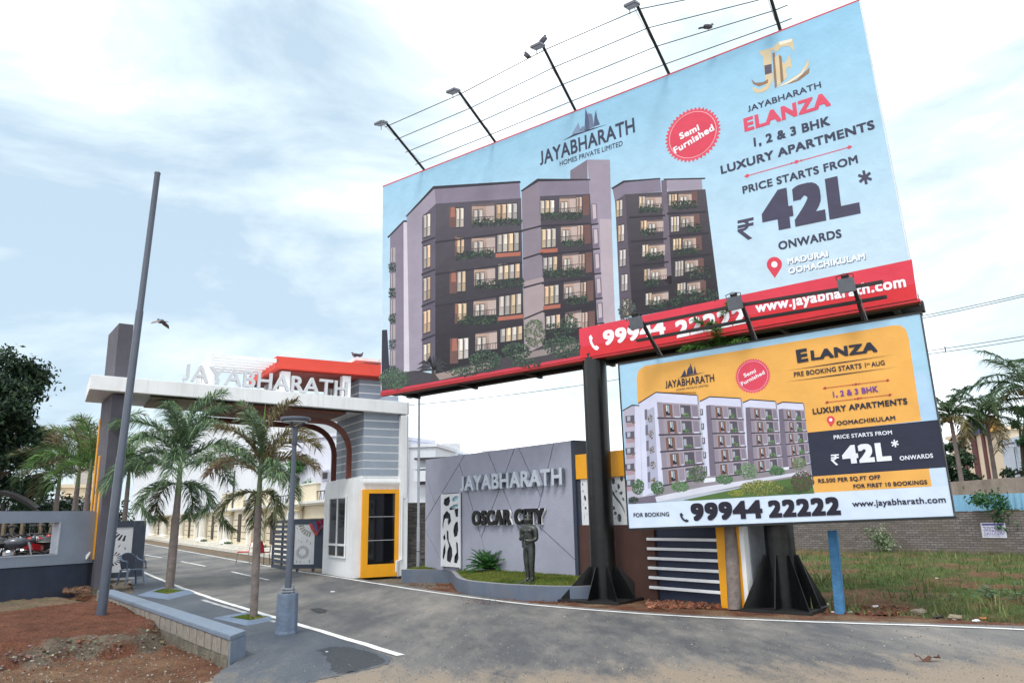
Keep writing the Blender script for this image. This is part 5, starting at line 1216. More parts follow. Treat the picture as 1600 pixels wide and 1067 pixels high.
def column(c, top, gh, gw, lab):
    MB().lathe(c, [(.245, 0), (.245, top)], 28).build('column', M_STEEL, big, smooth=True)
    # tall box section seams
    MB().lathe(c, [(.252, 1.15), (.252, 1.16)], 28).build('weld_seam', M_STEELM, big)
    mb = MB(); ax = BP.X.copy(); ax.z = 0; ax.normalize(); ay = Vector((-ax.y, ax.x, 0))
    mb.hexa([c+ax*a*gw+ay*b*gw+Vector((0, 0, z)) for z in (-.02, .035) for a, b in ((-1, -1), (1, -1), (1, 1), (-1, 1))]); mb.build('base_plate', M_STEELM, big)
    for i in range(8):
        t = math.pi/4*i; d = ax*math.cos(t)+ay*math.sin(t); n_ = Vector((-d.y, d.x, 0))*.007; L = gw*(1.3 if i % 2 else .98)
        P = [c+d*.235+Vector((0, 0, .036)), c+d*L+Vector((0, 0, .036)), c+d*L+Vector((0, 0, .06)), c+d*.30+Vector((0, 0, gh)), c+d*.235+Vector((0, 0, gh))]
        MB().prism([p-n_ for p in P], n_*2).build('gusset_plate', M_STEEL, big)
column(Cr, st_-.12, .88, .58, ''); column(Cl, vB+.02, .62, .66, '')
# ---- floodlight arms on top of the big board
M_LAMP = mat('lamp_body', S(118, 124, 134), .45, metal=.2, var=.1); M_LENS = mat('lamp_lens', S(176, 192, 206), .15, var=.02, bump=0)
def lampbox(p, parent_lab, grp, N, X, up, big_=1.0):
    t = thing('floodlight', parent_lab, 'floodlight', p, grp)
    pl = Pl(p, X, N.cross(X) if False else up)
    return t
topmast = [((603, 192), (661, 262.5)), ((716, 142), (772, 217)), ((848, 72), (897, 165)), ((995, 8), (1043, 106.5)), ((1196, -30), (1217, 40))]
topL = ['leftmost top floodlight mast, above the upper board corner', 'second top floodlight mast from the left, above the upper board', 'top floodlight mast with a pigeon perched on its lamp', 'top floodlight mast above the round red badge of the upper board', 'rightmost top floodlight mast, cut off by the picture edge above the gold emblem']
tips = []
for (tp, bs), lab in zip(topmast, topL):
    u = BP.uv(*bs)[0]; v, w = BP.side(tp[0], tp[1], u); B0 = BP.at(u, vT-.3, -.07); T0 = BP.at(u, v, w); Bt = BP.at(u, vT+.02, -.07); tips.append((u, v, w))
    t = thing('floodlight_mast', lab, 'floodlight mast', Bt, 'floodlight masts along the top of the upper board')
    MB().tube([B0, Bt, T0], .032, 8, sq=True).build('arm', M_STEELM, t)
    MB().tube([BP.at(u-.05, vT+.25, .0), BP.at(u-.06, v-.05, w+.0)], .006, 5).build('cable', M_ALU, t)
    Lp = T0+BP.N*.10-BP.X*.05+Vector((0, 0, -.05)); dn = (Vector((0, 0, -1))+BP.N*-.35).normalized(); pl = Pl(Lp, BP.X, BP.N*1.0+Vector((0, 0, -.3)))
    lb = MB().pbox(pl, -.13, .13, -.10, .14, -.03, .03).build('lamp_head', M_LAMP, t, bevel=.01); MB().pbox(pl, -.11, .11, -.08, .12, .031, .036).build('lens', M_LENS, lb); MB().pbox(pl, -.11, .11, -.08, .12, -.036, -.031).build('lens', M_LENS, lb)
    mb = MB(); mb.tube([T0+Vector((0, 0, .02)), T0+Vector((0, 0, .1))-BP.X*.08, T0-BP.X*.16+Vector((0, 0, .06)), T0-BP.X*.16+Vector((0, 0, -.14))], .008, 5); mb.tube([T0, Lp], .02, 6); mb.build('bracket', M_STEELM, t)
# rods between the masts
def along(fr_): return [BP.at(u, (vT+.02)+(v-vT-.02)*fr_, -.07+(w+.07)*fr_) for u, v, w in tips]
wt = thing('top_rods', 'four thin dark rods strung between the top floodlight masts of the upper board', 'rods', along(.5)[0])
for fr_, m in ((.16, 1), (.42, 1), (.68, 1), (.94, 1)):
    P = along(fr_); e_ = (P[1]-P[0]).normalized(); P = [P[0]-e_*.12]+P+[P[-1]+e_*.25]; MB().tube(P, .0095, 5).build('rod', M_STEELM, wt)
# ---- SMALL BOARD
sl_, sr_ = SP.uv(*smq[3])[0], SP.uv(*smq[2])[0]; sb_ = (SP.uv(*smq[3])[1]+SP.uv(*smq[2])[1])/2; st_ = (SP.uv(*smq[0])[1]+SP.uv(*smq[1])[1])/2
sm = thing('small_billboard', 'lower billboard with orange field, white apartment picture and a white strip with a phone number', 'billboard', SP.at((sl_+sr_)/2, sb_, -.1))
MB().pbox(SP, sl_, sr_, sb_, st_, -.12, -.001).build('face_panel', M_STEELM, sm)
mb = MB(); mb.pbox(SP, sl_-.025, sr_+.025, st_, st_+.03, -.13, .012); mb.pbox(SP, sl_-.025, sr_+.025, sb_-.035, sb_, -.13, .012); mb.pbox(SP, sl_-.025, sl_, sb_, st_, -.13, .012); mb.pbox(SP, sr_, sr_+.012, sb_, st_, -.13, .012); mb.build('edge_frame', M_STEELM, sm)
mb = MB(); Z6 = lambda X, Y: (960+X/2.963, 480+Y/2.963); A6 = lambda P, c, L: poly(mb, SP, [Z6(*p) for p in P], c, L)
mb.add([SP.at(sl_, sb_, .0002), SP.at(sr_, sb_, .0002), SP.at(sr_, st_, .0002), SP.at(sl_, st_, .0002)], [(0, 1, 2, 3)], SA((164, 204, 228)))
A6([(1500, 738), (1535, 735), (1560, 900), (1455, 900), (1450, 745)], (196, 214, 234), 1)
A6([(1200, 300), (1440, 300), (1500, 530), (1250, 545)], (172, 204, 232), .6)
O_ = [(108, 440), (103, 330), (112, 292), (140, 272), (1290, 84), (1325, 84), (1350, 104), (1362, 140), (1420, 525), (900, 582)]
A6(O_, (230, 172, 88), 1.5)
A6([(916, 782), (1455, 744), (1470, 828), (926, 860)], (228, 170, 88), 2)
A6([(893, 580), (1502, 520), (1536, 740), (916, 783)], (44, 48, 66), 2.6)
A6([(62, 912), (926, 858), (1545, 826), (1577, 964), (70, 1022)], (206, 220, 240), 3)
mb.build('printed_background', M_ART, sm)
mb = MB(); ZS = lambda X, Y: (960+X/5., 600+Y/5.); A5 = lambda P, c, L: poly(mb, SP, [ZS(*p) for p in P], c, L)
A5([(70, 205), (185, 165), (560, 120), (1480, 150), (1535, 640), (1560, 850), (600, 905), (110, 935)], (178, 186, 200), 3.4)
A5([(185, 150), (640, 90), (640, 60), (1510, 60), (1520, 150), (1485, 160), (1265, 150), (1260, 130), (1060, 118), (1000, 140), (996, 110), (745, 98), (660, 135), (655, 88), (325, 62)], (230, 172, 88), 3.6)
wl = (206, 208, 230); gy = (142, 134, 148); gyd = (112, 104, 120); lk = (52, 48, 58); bnr = (124, 90, 80)
A5([(70, 208), (140, 168), (200, 170), (210, 910), (110, 935)], (176, 172, 190), 3.8); A5([(160, 170), (200, 168), (212, 760), (165, 760)], wl, 4)
for k in range(5):
    y = 250+k*125; A5([(85, y), (155, y-8), (157, y+48), (90, y+52)], (92, 88, 104), 4.6); A5([(100, y+4), (125, y), (125, y+36), (102, y+40)], (170, 176, 186), 5); A5([(92, y+54), (158, y+48), (158, y+80), (95, y+86)], (166, 140, 150), 4.6)
    clump(mb, SP, *ZS(150, y+46), 3.2, 2.4, 10, [(96, 88, 60), (84, 96, 60)], 6, 1.4)
A5([(60, 206), (138, 160), (196, 164), (196, 172), (140, 170), (66, 212)], lk, 5.2)
A5([(200, 160), (330, 78), (335, 150), (390, 800), (222, 880)], wl, 4.2)
A5([(240, 200), (310, 160), (345, 780), (262, 820)], (168, 170, 192), 4.4)
for k in range(5):
    y = 200+k*122; A5([(236+6*k, y), (256+6*k, y-6), (258+6*k, y+75), (238+6*k, y+80)], (110, 108, 124), 5); clump(mb, SP, *ZS(282+6*k, y+70), 4, 7, 26, [(92, 84, 54), (74, 88, 56), (120, 84, 60)], 6, 1.6)
BK = [(((325, 66), (652, 88)), ((332, 140), (656, 160)), ((385, 800), (705, 745)), (185, 148)), (((745, 100), (990, 112)), ((752, 163), (996, 177)), ((798, 735), (1050, 705)), (665, 132)), (((1062, 122), (1262, 136)), ((1060, 180), (1268, 192)), ((1098, 700), (1322, 665)), (1002, 142)), (((1316, 142), (1478, 150)), ((1318, 192), (1486, 203)), ((1362, 665), (1532, 628)), (1270, 154))]
for bi, ((r0, r1), (p0, p1), (c0, c1), ro) in enumerate(BK):
    A5([r0, r1, p1, p0], wl, 5.2); A5([ro, r0, p0, (p0[0]-10, p0[1]+30), (ro[0]+8, ro[1]+90)], wl, 4.8)
    A5([(ro[0], ro[1]), (r0[0], r0[1]-6), (r1[0], r1[1]-4), (r1[0]+2, r1[1]+4), (r0[0], r0[1]+3), (ro[0]+4, ro[1]+8)], lk, 5.6); A5([(r1[0]-6, r1[1]-4), (r1[0]+2, r1[1]-4), (p1[0]+4, p1[1]), (p1[0]-4, p1[1])], gy, 6)
    if bi: A5([(p0[0]-36, p0[1]+4), p0, c0, (c0[0]-50, c0[1]+6)], gyd, 5.3); A5([(ro[0]+10, ro[1]+60), (ro[0]+46, ro[1]+40), (c0[0]-44, c0[1]+4), (c0[0]-76, c0[1]+10)], wl, 5.2)
    q = [ZS(*p0), ZS(*p1), ZS(*c1), ZS(*c0)]; poly(mb, SP, q, (156, 146, 158), 5.4)
    bil(mb, SP, q, 0, .12, 0, 1, gy, 5.8)
    for k in range(5):
        t0, t1 = k/5+.02, k/5+.175; off = .07*(k % 2)
        bil(mb, SP, q, .14+off, .20+off, t0, t1, bnr, 6.2); bil(mb, SP, q, .20+off, .30+off, t0, t1-.02, (40, 44, 56), 6.2); bil(mb, SP, q, .21+off, .245+off, t0+.01, t1-.07, (190, 200, 206), 6.8); bil(mb, SP, q, .255+off, .29+off, t0+.01, t1-.05, (150, 160, 172), 6.8); bil(mb, SP, q, .30+off, .36+off, t0, t1, bnr, 6.2)
        bil(mb, SP, q, .40+off, .53, t0, t1, gy, 6.2); bil(mb, SP, q, .40+off, .53, t1-.01, t1+.015, wl, 6.6); bil(mb, SP, q, .56, .80, t0, t1, (84, 80, 92), 6.2); bil(mb, SP, q, .57, .64, t0+.03, t1-.04, (160, 166, 176), 6.8); bil(mb, SP, q, .84, .97, t0, t1, (132, 124, 140), 6.2); bil(mb, SP, q, .84, .97, t1-.012, t1+.012, wl, 6.6)
        bil(mb, SP, q, .535, .55, t0-.01, t1+.02, (180, 172, 184), 6.4); bil(mb, SP, q, -.02, 1.02, t1+.005, t1+.022, lk, 7.2)
        x, y = bildes(q, .68, t1-.03); clump(mb, SP, x, y, 5.5 if bi == 0 else 4.2, 3.2, 22, [(84, 120, 72), (60, 92, 56), (110, 140, 96)], 8, 1.7)
for k in range(5): y = 195+k*112; A5([(668+8*k, y), (692+8*k, y-2), (694+8*k, y+48), (672+8*k, y+50)], (96, 92, 104), 5.9); A5([(674+8*k, y+5), (684+8*k, y+4), (685+8*k, y+36), (676+8*k, y+38)], (176, 180, 190), 6.4)
A5([(385, 800), (705, 720), (1100, 690), (1535, 620), (1540, 700), (1340, 745), (700, 850), (330, 905), (330, 840)], (140, 134, 142), 7.0)
A5([(320, 880), (700, 800), (1330, 705), (1500, 675), (1500, 700), (1150, 760), (700, 850), (330, 920)], (206, 208, 222), 7.6)
A5([(540, 905), (900, 830), (1200, 762), (1535, 712), (1562, 852), (1200, 872), (600, 910)], (82, 110, 62), 8)
A5([(110, 900), (340, 860), (330, 925), (110, 935)], (112, 104, 120), 7.4); A5([(700, 735), (790, 728), (790, 760), (700, 770)], (220, 224, 234), 7.8); A5([(1320, 650), (1365, 645), (1365, 665), (1320, 672)], (220, 224, 234), 7.8)
for cx, cy, rx, ry, n, c in ((185, 800, 48, 60, 160, [(70, 104, 62), (52, 84, 54)]), (340, 810, 52, 55, 170, [(70, 104, 62), (52, 84, 54)]), (515, 800, 70, 42, 220, [(84, 116, 80), (62, 92, 62), (104, 132, 94)]), (650, 700, 75, 66, 200, [(86, 104, 74), (64, 80, 62)]), (860, 745, 66, 36, 180, [(82, 114, 78), (62, 92, 62)]), (1050, 680, 70, 66, 220, [(96, 124, 92), (76, 100, 74), (120, 146, 112)]), (1270, 680, 62, 32, 160, [(76, 112, 74), (58, 92, 60)]), (1445, 620, 50, 50, 130, [(110, 124, 92), (84, 100, 76)]), (1150, 810, 170, 60, 620, [(112, 120, 62), (84, 98, 52), (146, 140, 78), (64, 80, 46)]), (1470, 760, 90, 80, 420, [(70, 66, 56), (96, 60, 66), (58, 74, 50)]), (1380, 830, 140, 30, 200, [(70, 84, 48), (56, 70, 44)]), (150, 905, 40, 25, 70, [(40, 56, 42)]), (950, 850, 60, 26, 110, [(98, 112, 52), (130, 132, 60)])):
    p = ZS(cx, cy); clump(mb, SP, p[0], p[1], rx/5, ry/5, n, c, 9, 1.9)
mb.build('printed_picture', M_ART, sm)
def TZ(s, a, b, cap, col, bold=.02, L=16, **k): return T(SP, sm, s, Z6(*a), Z6(*b), cap/2.963, col, bold, L, **k)
nv = (46, 48, 62)
TZ('JAYABHARATH', (238, 376), (464, 343), 34, nv, .02); TZ('HOMES PRIVATE LIMITED', (287, 387), (437, 366), 9, nv, .0)
mb = MB(); A6([(292, 328), (330, 318), (420, 300), (380, 312), (330, 322)], nv, 9)
for P in ([(308, 324), (326, 288), (334, 316)], [(335, 316), (338, 290), (350, 270), (350, 312)], [(350, 312), (352, 258), (362, 285), (366, 308)], [(367, 308), (372, 270), (380, 300), (382, 306)]): A6(P, (60, 64, 88), 10)
mb.build('printed_emblem', M_ART, sm)
badge(SP, Z6(640, 318), 85/2.963, sm, 40)
TZ('Semi', (603, 326), (658, 302), 20, (248, 236, 240), .03, 14); TZ('Furnished', (592, 364), (699, 308), 20, (248, 236, 240), .03, 14)
TZ('E', (848, 259), (900, 250), 62, nv, .05); TZ('LANZA', (912, 247), (1219, 206), 46, nv, .05)
mb = MB()
for x0, y0, x1, y1, s_ in () and ((842, 196, 852, 216, 0), (842, 243, 852, 262, 0), (893, 187, 902, 212, 0), (893, 228, 903, 252, 0), (908, 208, 920, 222, 0), (962, 228, 968, 244, 0), (1068, 188, 1076, 198, 0), (1104, 160, 1110, 178, 0), (1160, 208, 1166, 220, 0), (1212, 196, 1224, 208, 0)): A6([(x0, y0), (x1, y0), (x1, y1), (x0, y1)], nv, 15)
line(mb, SP, Z6(783, 296), Z6(1305, 218), 1.6, nv, 15, True); line(mb, SP, Z6(785, 347), Z6(1315, 275), 1.6, nv, 15, True)
rdd = (176, 62, 70)
for a, b, m in (((975, 374), (1265, 338), (1118, 356)), ((985, 440), (1275, 405), (1128, 422))):
    line(mb, SP, Z6(*a), Z6(*b), .8, rdd, 15)
    for c, r in ((a, 2.2), (b, 2.2), (m, 2.0), ((m[0]-14, m[1]+2), 1.3), ((m[0]+14, m[1]-2), 1.3)): diamond(mb, SP, Z6(*c), r, rdd, 15.5)
mb.build('printed_divider', M_ART, sm)
TZ('PRE BOOKING STARTS 1', (833, 323), (1166, 279), 22, nv, .02); TZ('st', (1169, 268), (1184, 266), 11, nv, .02); TZ('AUG', (1191, 276), (1253, 267), 22, nv, .02)
TZ('1, 2 & 3 BHK', (1014, 417), (1222, 391), 27, (120, 70, 150), .03)
TZ('LUXURY APARTMENTS', (920, 496), (1358, 448), 27, nv, .035)
for o_ in (1,): pin(SP, Z6(1002, 528), 17, sm)
for o in list(sm.children):
    if o.name.startswith('printed_pin'):
        for v in o.data.vertices: v.co += SP.N*.005
TZ('OOMACHIKULAM', (1030, 547), (1302, 522), 20, nv, .03)
ww = (226, 230, 242)
TZ('PRICE STARTS FROM', (1017, 611), (1287, 588), 18, ww, .02)
TZ('42L', (1060, 726), (1286, 709), 84, ww, .055); TZ('ONWARDS', (1323, 709), (1477, 696), 20, ww, .025)
x, y = Z6(1003, 682); x1, y1 = Z6(1040, 732); rupee(SP, x, y, x1, y1, -.07, ww, sm)
x, y = Z6(1299, 630); asterisk(SP, x, y, 6, ww, sm)
TZ('RS.500 PER SQ.FT OFF', (945, 813), (1233, 795), 19, nv, .03); TZ('FOR FIRST 10 BOOKINGS', (1108, 838), (1450, 818), 19, nv, .03)
TZ('FOR BOOKING', (90, 971), (255, 966), 19, nv, .02); a = Z6(303, 950); b = Z6(346, 993); phone(SP, a[0], a[1], b[0], b[1], nv, sm)
for o in sm.children:
    if o.name.startswith(('printed_phone', 'printed_rupee', 'printed_asterisk')):
        for v in o.data.vertices: v.co += SP.N*.006
TZ('99944', (358, 988), (690, 975), 80, (38, 36, 50), .052); TZ('22222', (718, 974), (1051, 960), 80, (38, 36, 50), .052)
TZ('www.jayabharath.com', (1103, 923), (1536, 903), 28, (46, 48, 62), .02)
for u in (sl_+.6, sr_-.9):
    for v in (sb_+.5, st_-.4): MB().pbox(SP, u-.3, u+.3, v-.05, v+.05, -.45, -.121).build('bracket', M_STEELM, sm)
# ---- lower floodlight arms and rails, mounted on the small board
low = [((1030.3, 556), (1003, 503), (993, 504)), ((1177, 531), (1158, 472), (1148, 473)), ((1349, 502), (1333, 444), (1328.5, 435))]
lowL = ['left lower floodlight arm in front of the red band phone number', 'middle lower floodlight arm in front of the red band', 'right lower floodlight arm in front of the web address']
LT_ = []
for (bs, tp, lp), lab in zip(low, lowL):
    u = SP.uv(*bs)[0]; v, w = SP.side(tp[0], tp[1], u); LT_.append((u, v, w)); B0 = SP.at(u, st_-.25, -.14); B1 = SP.at(u, st_+.02, -.06); T0 = SP.at(u, v, w)
    t = thing('lower_floodlight', lab, 'floodlight arm', B1, 'floodlight arms on top of the lower board')
    MB().tube([B1, T0], .037, 4, sq=True).build('arm', M_STEELM, t); MB().tube([SP.at(u+.06, st_+.02, -.03), SP.at(u+.05, v-.15, w*.8)], .009, 5).build('stay', M_GALV, t)
    Lp = T0+SP.N*.06-SP.X*.09+Vector((0, 0, .0)); pl = Pl(Lp, SP.X, Vector((0, 0, 1))+SP.N*.25)
    h = MB().pbox(pl, -.125, .125, -.13, .10, -.035, .035).build('lamp_head', M_LAMP, t, bevel=.012)
    mb = MB()
    for i in range(9): mb.pbox(pl, -.105+i*.026, -.1+i*.026, -.12, .09, .0352, .044)
    mb.build('cooling_fins', M_LAMP, h)
    mb = MB(); mb.tube([pl.at(-.12, .08, 0), pl.at(-.13, .14, .02), pl.at(.0, .17, .03), pl.at(.13, .14, .02), pl.at(.12, .08, 0)], .008, 5); mb.pbox(pl, -.05, .06, .1, .15, -.03, .03); mb.build('bracket', M_STEELM, t)
rt = thing('lamp_rails', 'two long black square rails joining the lower floodlight arms', 'rails', SP.at(LT_[0][0], LT_[0][1], LT_[0][2]))
for (a, b, f_) in (((977, 512), (1369.4, 430.8), .93), ((988, 530), (1376, 455), .55)):
    P = [SP.at(u, st_+.02+(v-st_-.02)*f_, -.06+(w+.06)*f_) for u, v, w in LT_]; d = (P[2]-P[0]).normalized()
    MB().tube([P[0]-d*.28, P[0], P[1], P[2], P[2]+d*.42], .036, 4, sq=True).build('rail', M_STEELM, rt)
# ------------------------------------------------------------------ palms
M_LEAF = vcol_mat('palm_leaflet', .5, 0, trans=.22, var=.2)
M_TRUNK = mat('palm_trunk_grey', S(118, 108, 104), .9, var=.22, sc=10, bump=.8, bsc=25, dirt=.4, dcol=S(86, 78, 72))
M_SHAFT = mat('palm_crownshaft', S(96, 112, 78), .6, var=.25, sc=6, bump=.3, dirt=.4, dcol=S(112, 96, 74))
def frond(o, az, e0, L, droop, nl, ll, cols, plume=True, hang=.35, w=.0068, twist=0):
    mb = MB(); o = Vector(o); P = [o]; e = e0; n = 14; ca, sa = math.cos(az), math.sin(az); dirs = []
    for i in range(n):
        d = Vector((ca*math.cos(e), sa*math.cos(e), math.sin(e))); dirs.append(d); P.append(P[-1]+d*(L/n)); e -= droop/n*(.5+1.2*i/n)
    mb.tube(P, [.018*(1-.8*i/n)*(1.2 if L > 2 else .8)+.003 for i in range(n+1)], 5, col=tuple(c*1.1 for c in cols[0]))
    side0 = Vector((-sa, ca, 0))
    for k in range(nl):
        s = .10+.9*(k+random.random())/nl; i = min(n-1, int(s*n)); f = s*n-i; p = P[i].lerp(P[i+1], min(f, 1)); d = dirs[i]; up = side0.cross(d).normalized()*-1
        if up.z < 0: up = -up
        if plume: t = random.uniform(-.35, math.pi+.35)
        else: t = random.choice((random.uniform(-.25, .45), math.pi-random.uniform(-.25, .45)))
        out = side0*math.cos(t)+up*math.sin(t)*(.8 if plume else 1)
        l = ll*(.62+.42*math.sin(math.pi*min(1, s*.9+.08)))*random.uniform(.75, 1.15); v = (out*.85+d*random.uniform(.45, .9)).normalized()
        m = p+v*l*.5; tip = p+v*l*.9+Vector((0, 0, -1))*l*hang*random.uniform(.6, 1.3); wd = d.cross(v).normalized() if random.random() < .5 else (d-v*d.dot(v)).normalized(); wd = wd*w*random.uniform(.7, 1.2)*(1+l)
        c = random.choice(cols); kk = random.uniform(.75, 1.25); c = tuple(q*kk for q in c)
        mb.add([p-wd*.6, p+wd*.6, m+wd-Vector((0, 0, l*hang*.15)), m-wd-Vector((0, 0, l*hang*.15)), tip], [(0, 1, 2, 3), (3, 2, 4)], c)
    return mb
def foxtail(name, label, base, bend, tz, r0, r1, shaft, L, nf, cols, dry=0, seed=1, group=None, kidx=None, spear=True, rings=True, nl=210, hang=.4, old=3, dk=1.0):
    random.seed(seed); base = Vector(base); t = thing(name, label, 'palm tree', base, group)
    top = base+Vector((bend[0], bend[1], tz)); P = []; R = []
    nseg = 26
    for i in range(nseg+1):
        s = i/nseg; P.append(base.lerp(top, s)+Vector((0, 0, 0))); bulge = math.sin(s*3.1)*.12; R.append((r0*(1-s)+r1*s)*(1+bulge+(0.035 if i % 2 else 0)))
    MB().tube(P, R, 14).build('trunk', M_TRUNK, t, smooth=True)
    sh = top+Vector((bend[0]*.15, bend[1]*.15, shaft)); MB().tube([top-Vector((0, 0, .02)), top+Vector((0, 0, .06)), top.lerp(sh, .5), sh, sh+Vector((0, 0, .15))], [r1*1.05, r1*.98, r1*.8, r1*.5, r1*.2], 12).build('crownshaft', M_SHAFT, t, smooth=True)
    for i in range(nf):
        az = i*2.399+random.uniform(-.2, .2); f = i/max(1, nf-1); e0 = R_(80-52*f+random.uniform(-8, 8)); dr = dk*R_(58+52*f+random.uniform(-12, 15)); h = shaft*(1.05-.55*f)
        mix = cols if random.random() > dry else [S(124, 108, 80), S(108, 100, 72), S(112, 112, 76)]
        if dry and random.random() < .5: mix = mix+[S(132, 108, 90)]
        frond(top+Vector((0, 0, h)), az, e0, L*random.uniform(.85, 1.1), dr, nl, L*.30, mix, hang=hang).build('frond', M_LEAF, t)
    for i in range(old):
        az = random.random()*6.28; mix = [S(92, 100, 64), S(112, 100, 74), S(74, 90, 58)]
        frond(top+Vector((0, 0, shaft*.25)), az, R_(5), L*random.uniform(.75, .95), R_(165), int(nl*.9), L*.24, mix if dry or i == 0 else cols, hang=.5).build('frond', M_LEAF, t)
    if spear: MB().tube([sh, sh+Vector((.02, 0, .5)), sh+Vector((.03, 0, .95))], [.03, .028, .004], 6, col=S(104, 138, 60)).build('spear_leaf', M_LEAF, t)
    return t
gc = [S(92, 118, 84), S(74, 102, 76), S(112, 138, 92), S(94, 116, 102), S(130, 152, 112)]
b1 = G(264.5, 921, .02); t1 = HV(272, 775, b1)
foxtail('foxtail_palm', 'bushy green foxtail palm nearer the gate pillar, in the far tree ring on the apron', b1, (.06, -.05), t1, .102, .074, 1.15, 1.85, 13, gc, .0, 11, 'foxtail palms in the apron', nl=330, hang=.55, old=4)
b2 = G(396, 964, .03); t2 = HV(400.5, 790, b2)
foxtail('foxtail_palm', 'thin foxtail palm with browning fronds beside the street lamp, in the near tree ring', b2, (-.02, .02), t2, .064, .052, .80, 1.25, 12, gc+[S(108, 112, 84)], .12, 23, 'foxtail palms in the apron', nl=240, hang=.5, old=3)
q_ = SP.uv(1148, 950, -.36); b3 = SP.at(q_.x, q_.y, -.36); b3.z = 0; q_ = SP.uv(1127, 541, -.66); top3 = SP.at(q_.x, q_.y, -.66); zt3 = top3.z
foxtail('foxtail_palm', 'foxtail palm in front of the yellow column whose crown shows between the two boards', b3, (top3.x-b3.x, top3.y-b3.y), zt3-.34, .11, .08, .4, .82, 11, [S(78, 120, 52), S(60, 100, 46), S(96, 138, 66)], 0, 31, None, nl=190, hang=.4, old=0, spear=False, dk=.6)
# tree rings
M_RING = mat('ring_paint', S(104, 120, 142), .7, var=.1, sc=8, dirt=.4, dcol=S(86, 92, 100))
def tree_ring(px, label, inner):
    P = [G(x, y, .0) for x, y in px]; I = [G(x, y, .05) for x, y in inner]; c = sum(P, Vector((0, 0, 0)))/4
    t = thing('tree_ring', label, 'planter kerb', c, 'blue-grey tree rings on the apron')
    T_ = []
    for p, q in zip(P, I): r = p.lerp(q, .6); r.z = .055; T_.append(r)
    Ib = [Vector((q.x, q.y, .01)) for q in I]; mb = MB(); n = 4
    mb.add(P+T_+I+Ib, [(i, (i+1) % 4, 4+(i+1) % 4, 4+i) for i in range(4)]+[(4+i, 4+(i+1) % 4, 8+(i+1) % 4, 8+i) for i in range(4)]+[(8+i, 8+(i+1) % 4, 12+(i+1) % 4, 12+i) for i in range(4)]); mb.build('kerb', M_RING, t)
    MB().add([Vector((q.x, q.y, .03)) for q in I], [(0, 1, 2, 3)]).build('soil', M_LAWN, t)
    def pk():
        s, u = random.random(), random.random(); a = I[0].lerp(I[1], s); b = I[3].lerp(I[2], s); q = a.lerp(b, u); return q.x, q.y, .03, 1
    grass('ring_grass', 330, pk, .02, .045, [S(110, 128, 50), S(86, 106, 40), S(140, 134, 70)])
tree_ring([(213, 930), (263, 937), (306, 926), (262, 915.5)], 'low sloped blue-grey kerb ring round the bushy palm', [(238, 924), (262, 927.5), (289, 921.5), (256, 918.5)])
tree_ring([(331, 965), (385, 977.5), (429, 969), (386, 957)], 'low sloped blue-grey kerb ring round the thin palm by the street lamp', [(359, 964), (390, 968.5), (419, 963), (388, 958.5)])
# cycad
cb = G(763, 896, .27); cy = thing('cycad', 'small cycad with stiff arching dark green fronds on the lawn beside the statue', 'cycad', cb)
random.seed(5)
MB().lathe(cb, [(.07, -.02), (.08, .05), (.06, .12)], 10).build('trunk', M_TRUNK, cy)
for i in range(34):
    f = i/33; frond(cb+Vector((0, 0, .10)), i*2.4, R_(72-56*f), .52+.1*random.random(), R_(35+20*f), 70, .12, [S(60, 112, 54), S(46, 92, 44), S(80, 130, 62)], plume=False, hang=.0, w=.008).build('frond', M_LEAF, cy)
# coconut palms on the right
def coconut(label, base, crown, r, L, seed, nf=17):
    random.seed(seed); base = Vector(base); crown = Vector(crown); t = thing('coconut_palm', label, 'palm tree', base, 'coconut palms beyond the blue fence'); P = []
    for i in range(16):
        s = i/15; P.append(base.lerp(crown, s)+Vector((0, 0, 0))+(Vector((crown.x-base.x, crown.y-base.y, 0)))*(s*s-s)*.5)
    MB().tube(P, [r*(1.25-.5*i/15)*(1.06 if i % 2 else 1) for i in range(16)], 10).build('trunk', M_TRUNK, t, smooth=True)
    for i in range(nf):
        f = i/(nf-1); c = [S(58, 86, 50), S(46, 72, 44), S(80, 102, 62)] if f < .85 else [S(110, 106, 66), S(94, 96, 60), S(134, 118, 84)]
        frond(crown, i*2.4+random.uniform(-.2, .2), R_(80-95*f), L*random.uniform(.85, 1.08), R_(62+35*f), 110, L*.26, c, plume=False, hang=.5, w=.014).build('frond', M_LEAF, t)
    mb = MB()
    for i in range(5): a = i*1.3; mb.ell(crown+Vector((.28*math.cos(a), .28*math.sin(a), -.25)), (.13, .13, .16), 8, 5)
    mb.build('coconuts', mat('coconut', S(112, 104, 60), .6), t, smooth=True)
def at_depth(x, y, D):
    d = ray(x, y); return CC+d*(D/math.hypot(d.x, d.y))
for (cx, cyy, bx, by, D, L, r, s_, lab) in ((1484, 648, 1508, 775, 45, 1.9, .11, 41, 'left coconut palm, half hidden by the lower board edge'), (1540, 650, 1560, 775, 47, 2.4, .115, 43, 'middle coconut palm with full drooping crown against the cream building'), (1604, 605, 1616, 775, 46, 3.1, .13, 47, 'tall coconut palm cut by the right edge of the picture')):
    c_ = at_depth(cx, cyy, D); b_ = at_depth(bx, by, D); b_ = Vector((b_.x, b_.y, -.07)); coconut(lab, b_, c_, r, L, s_)
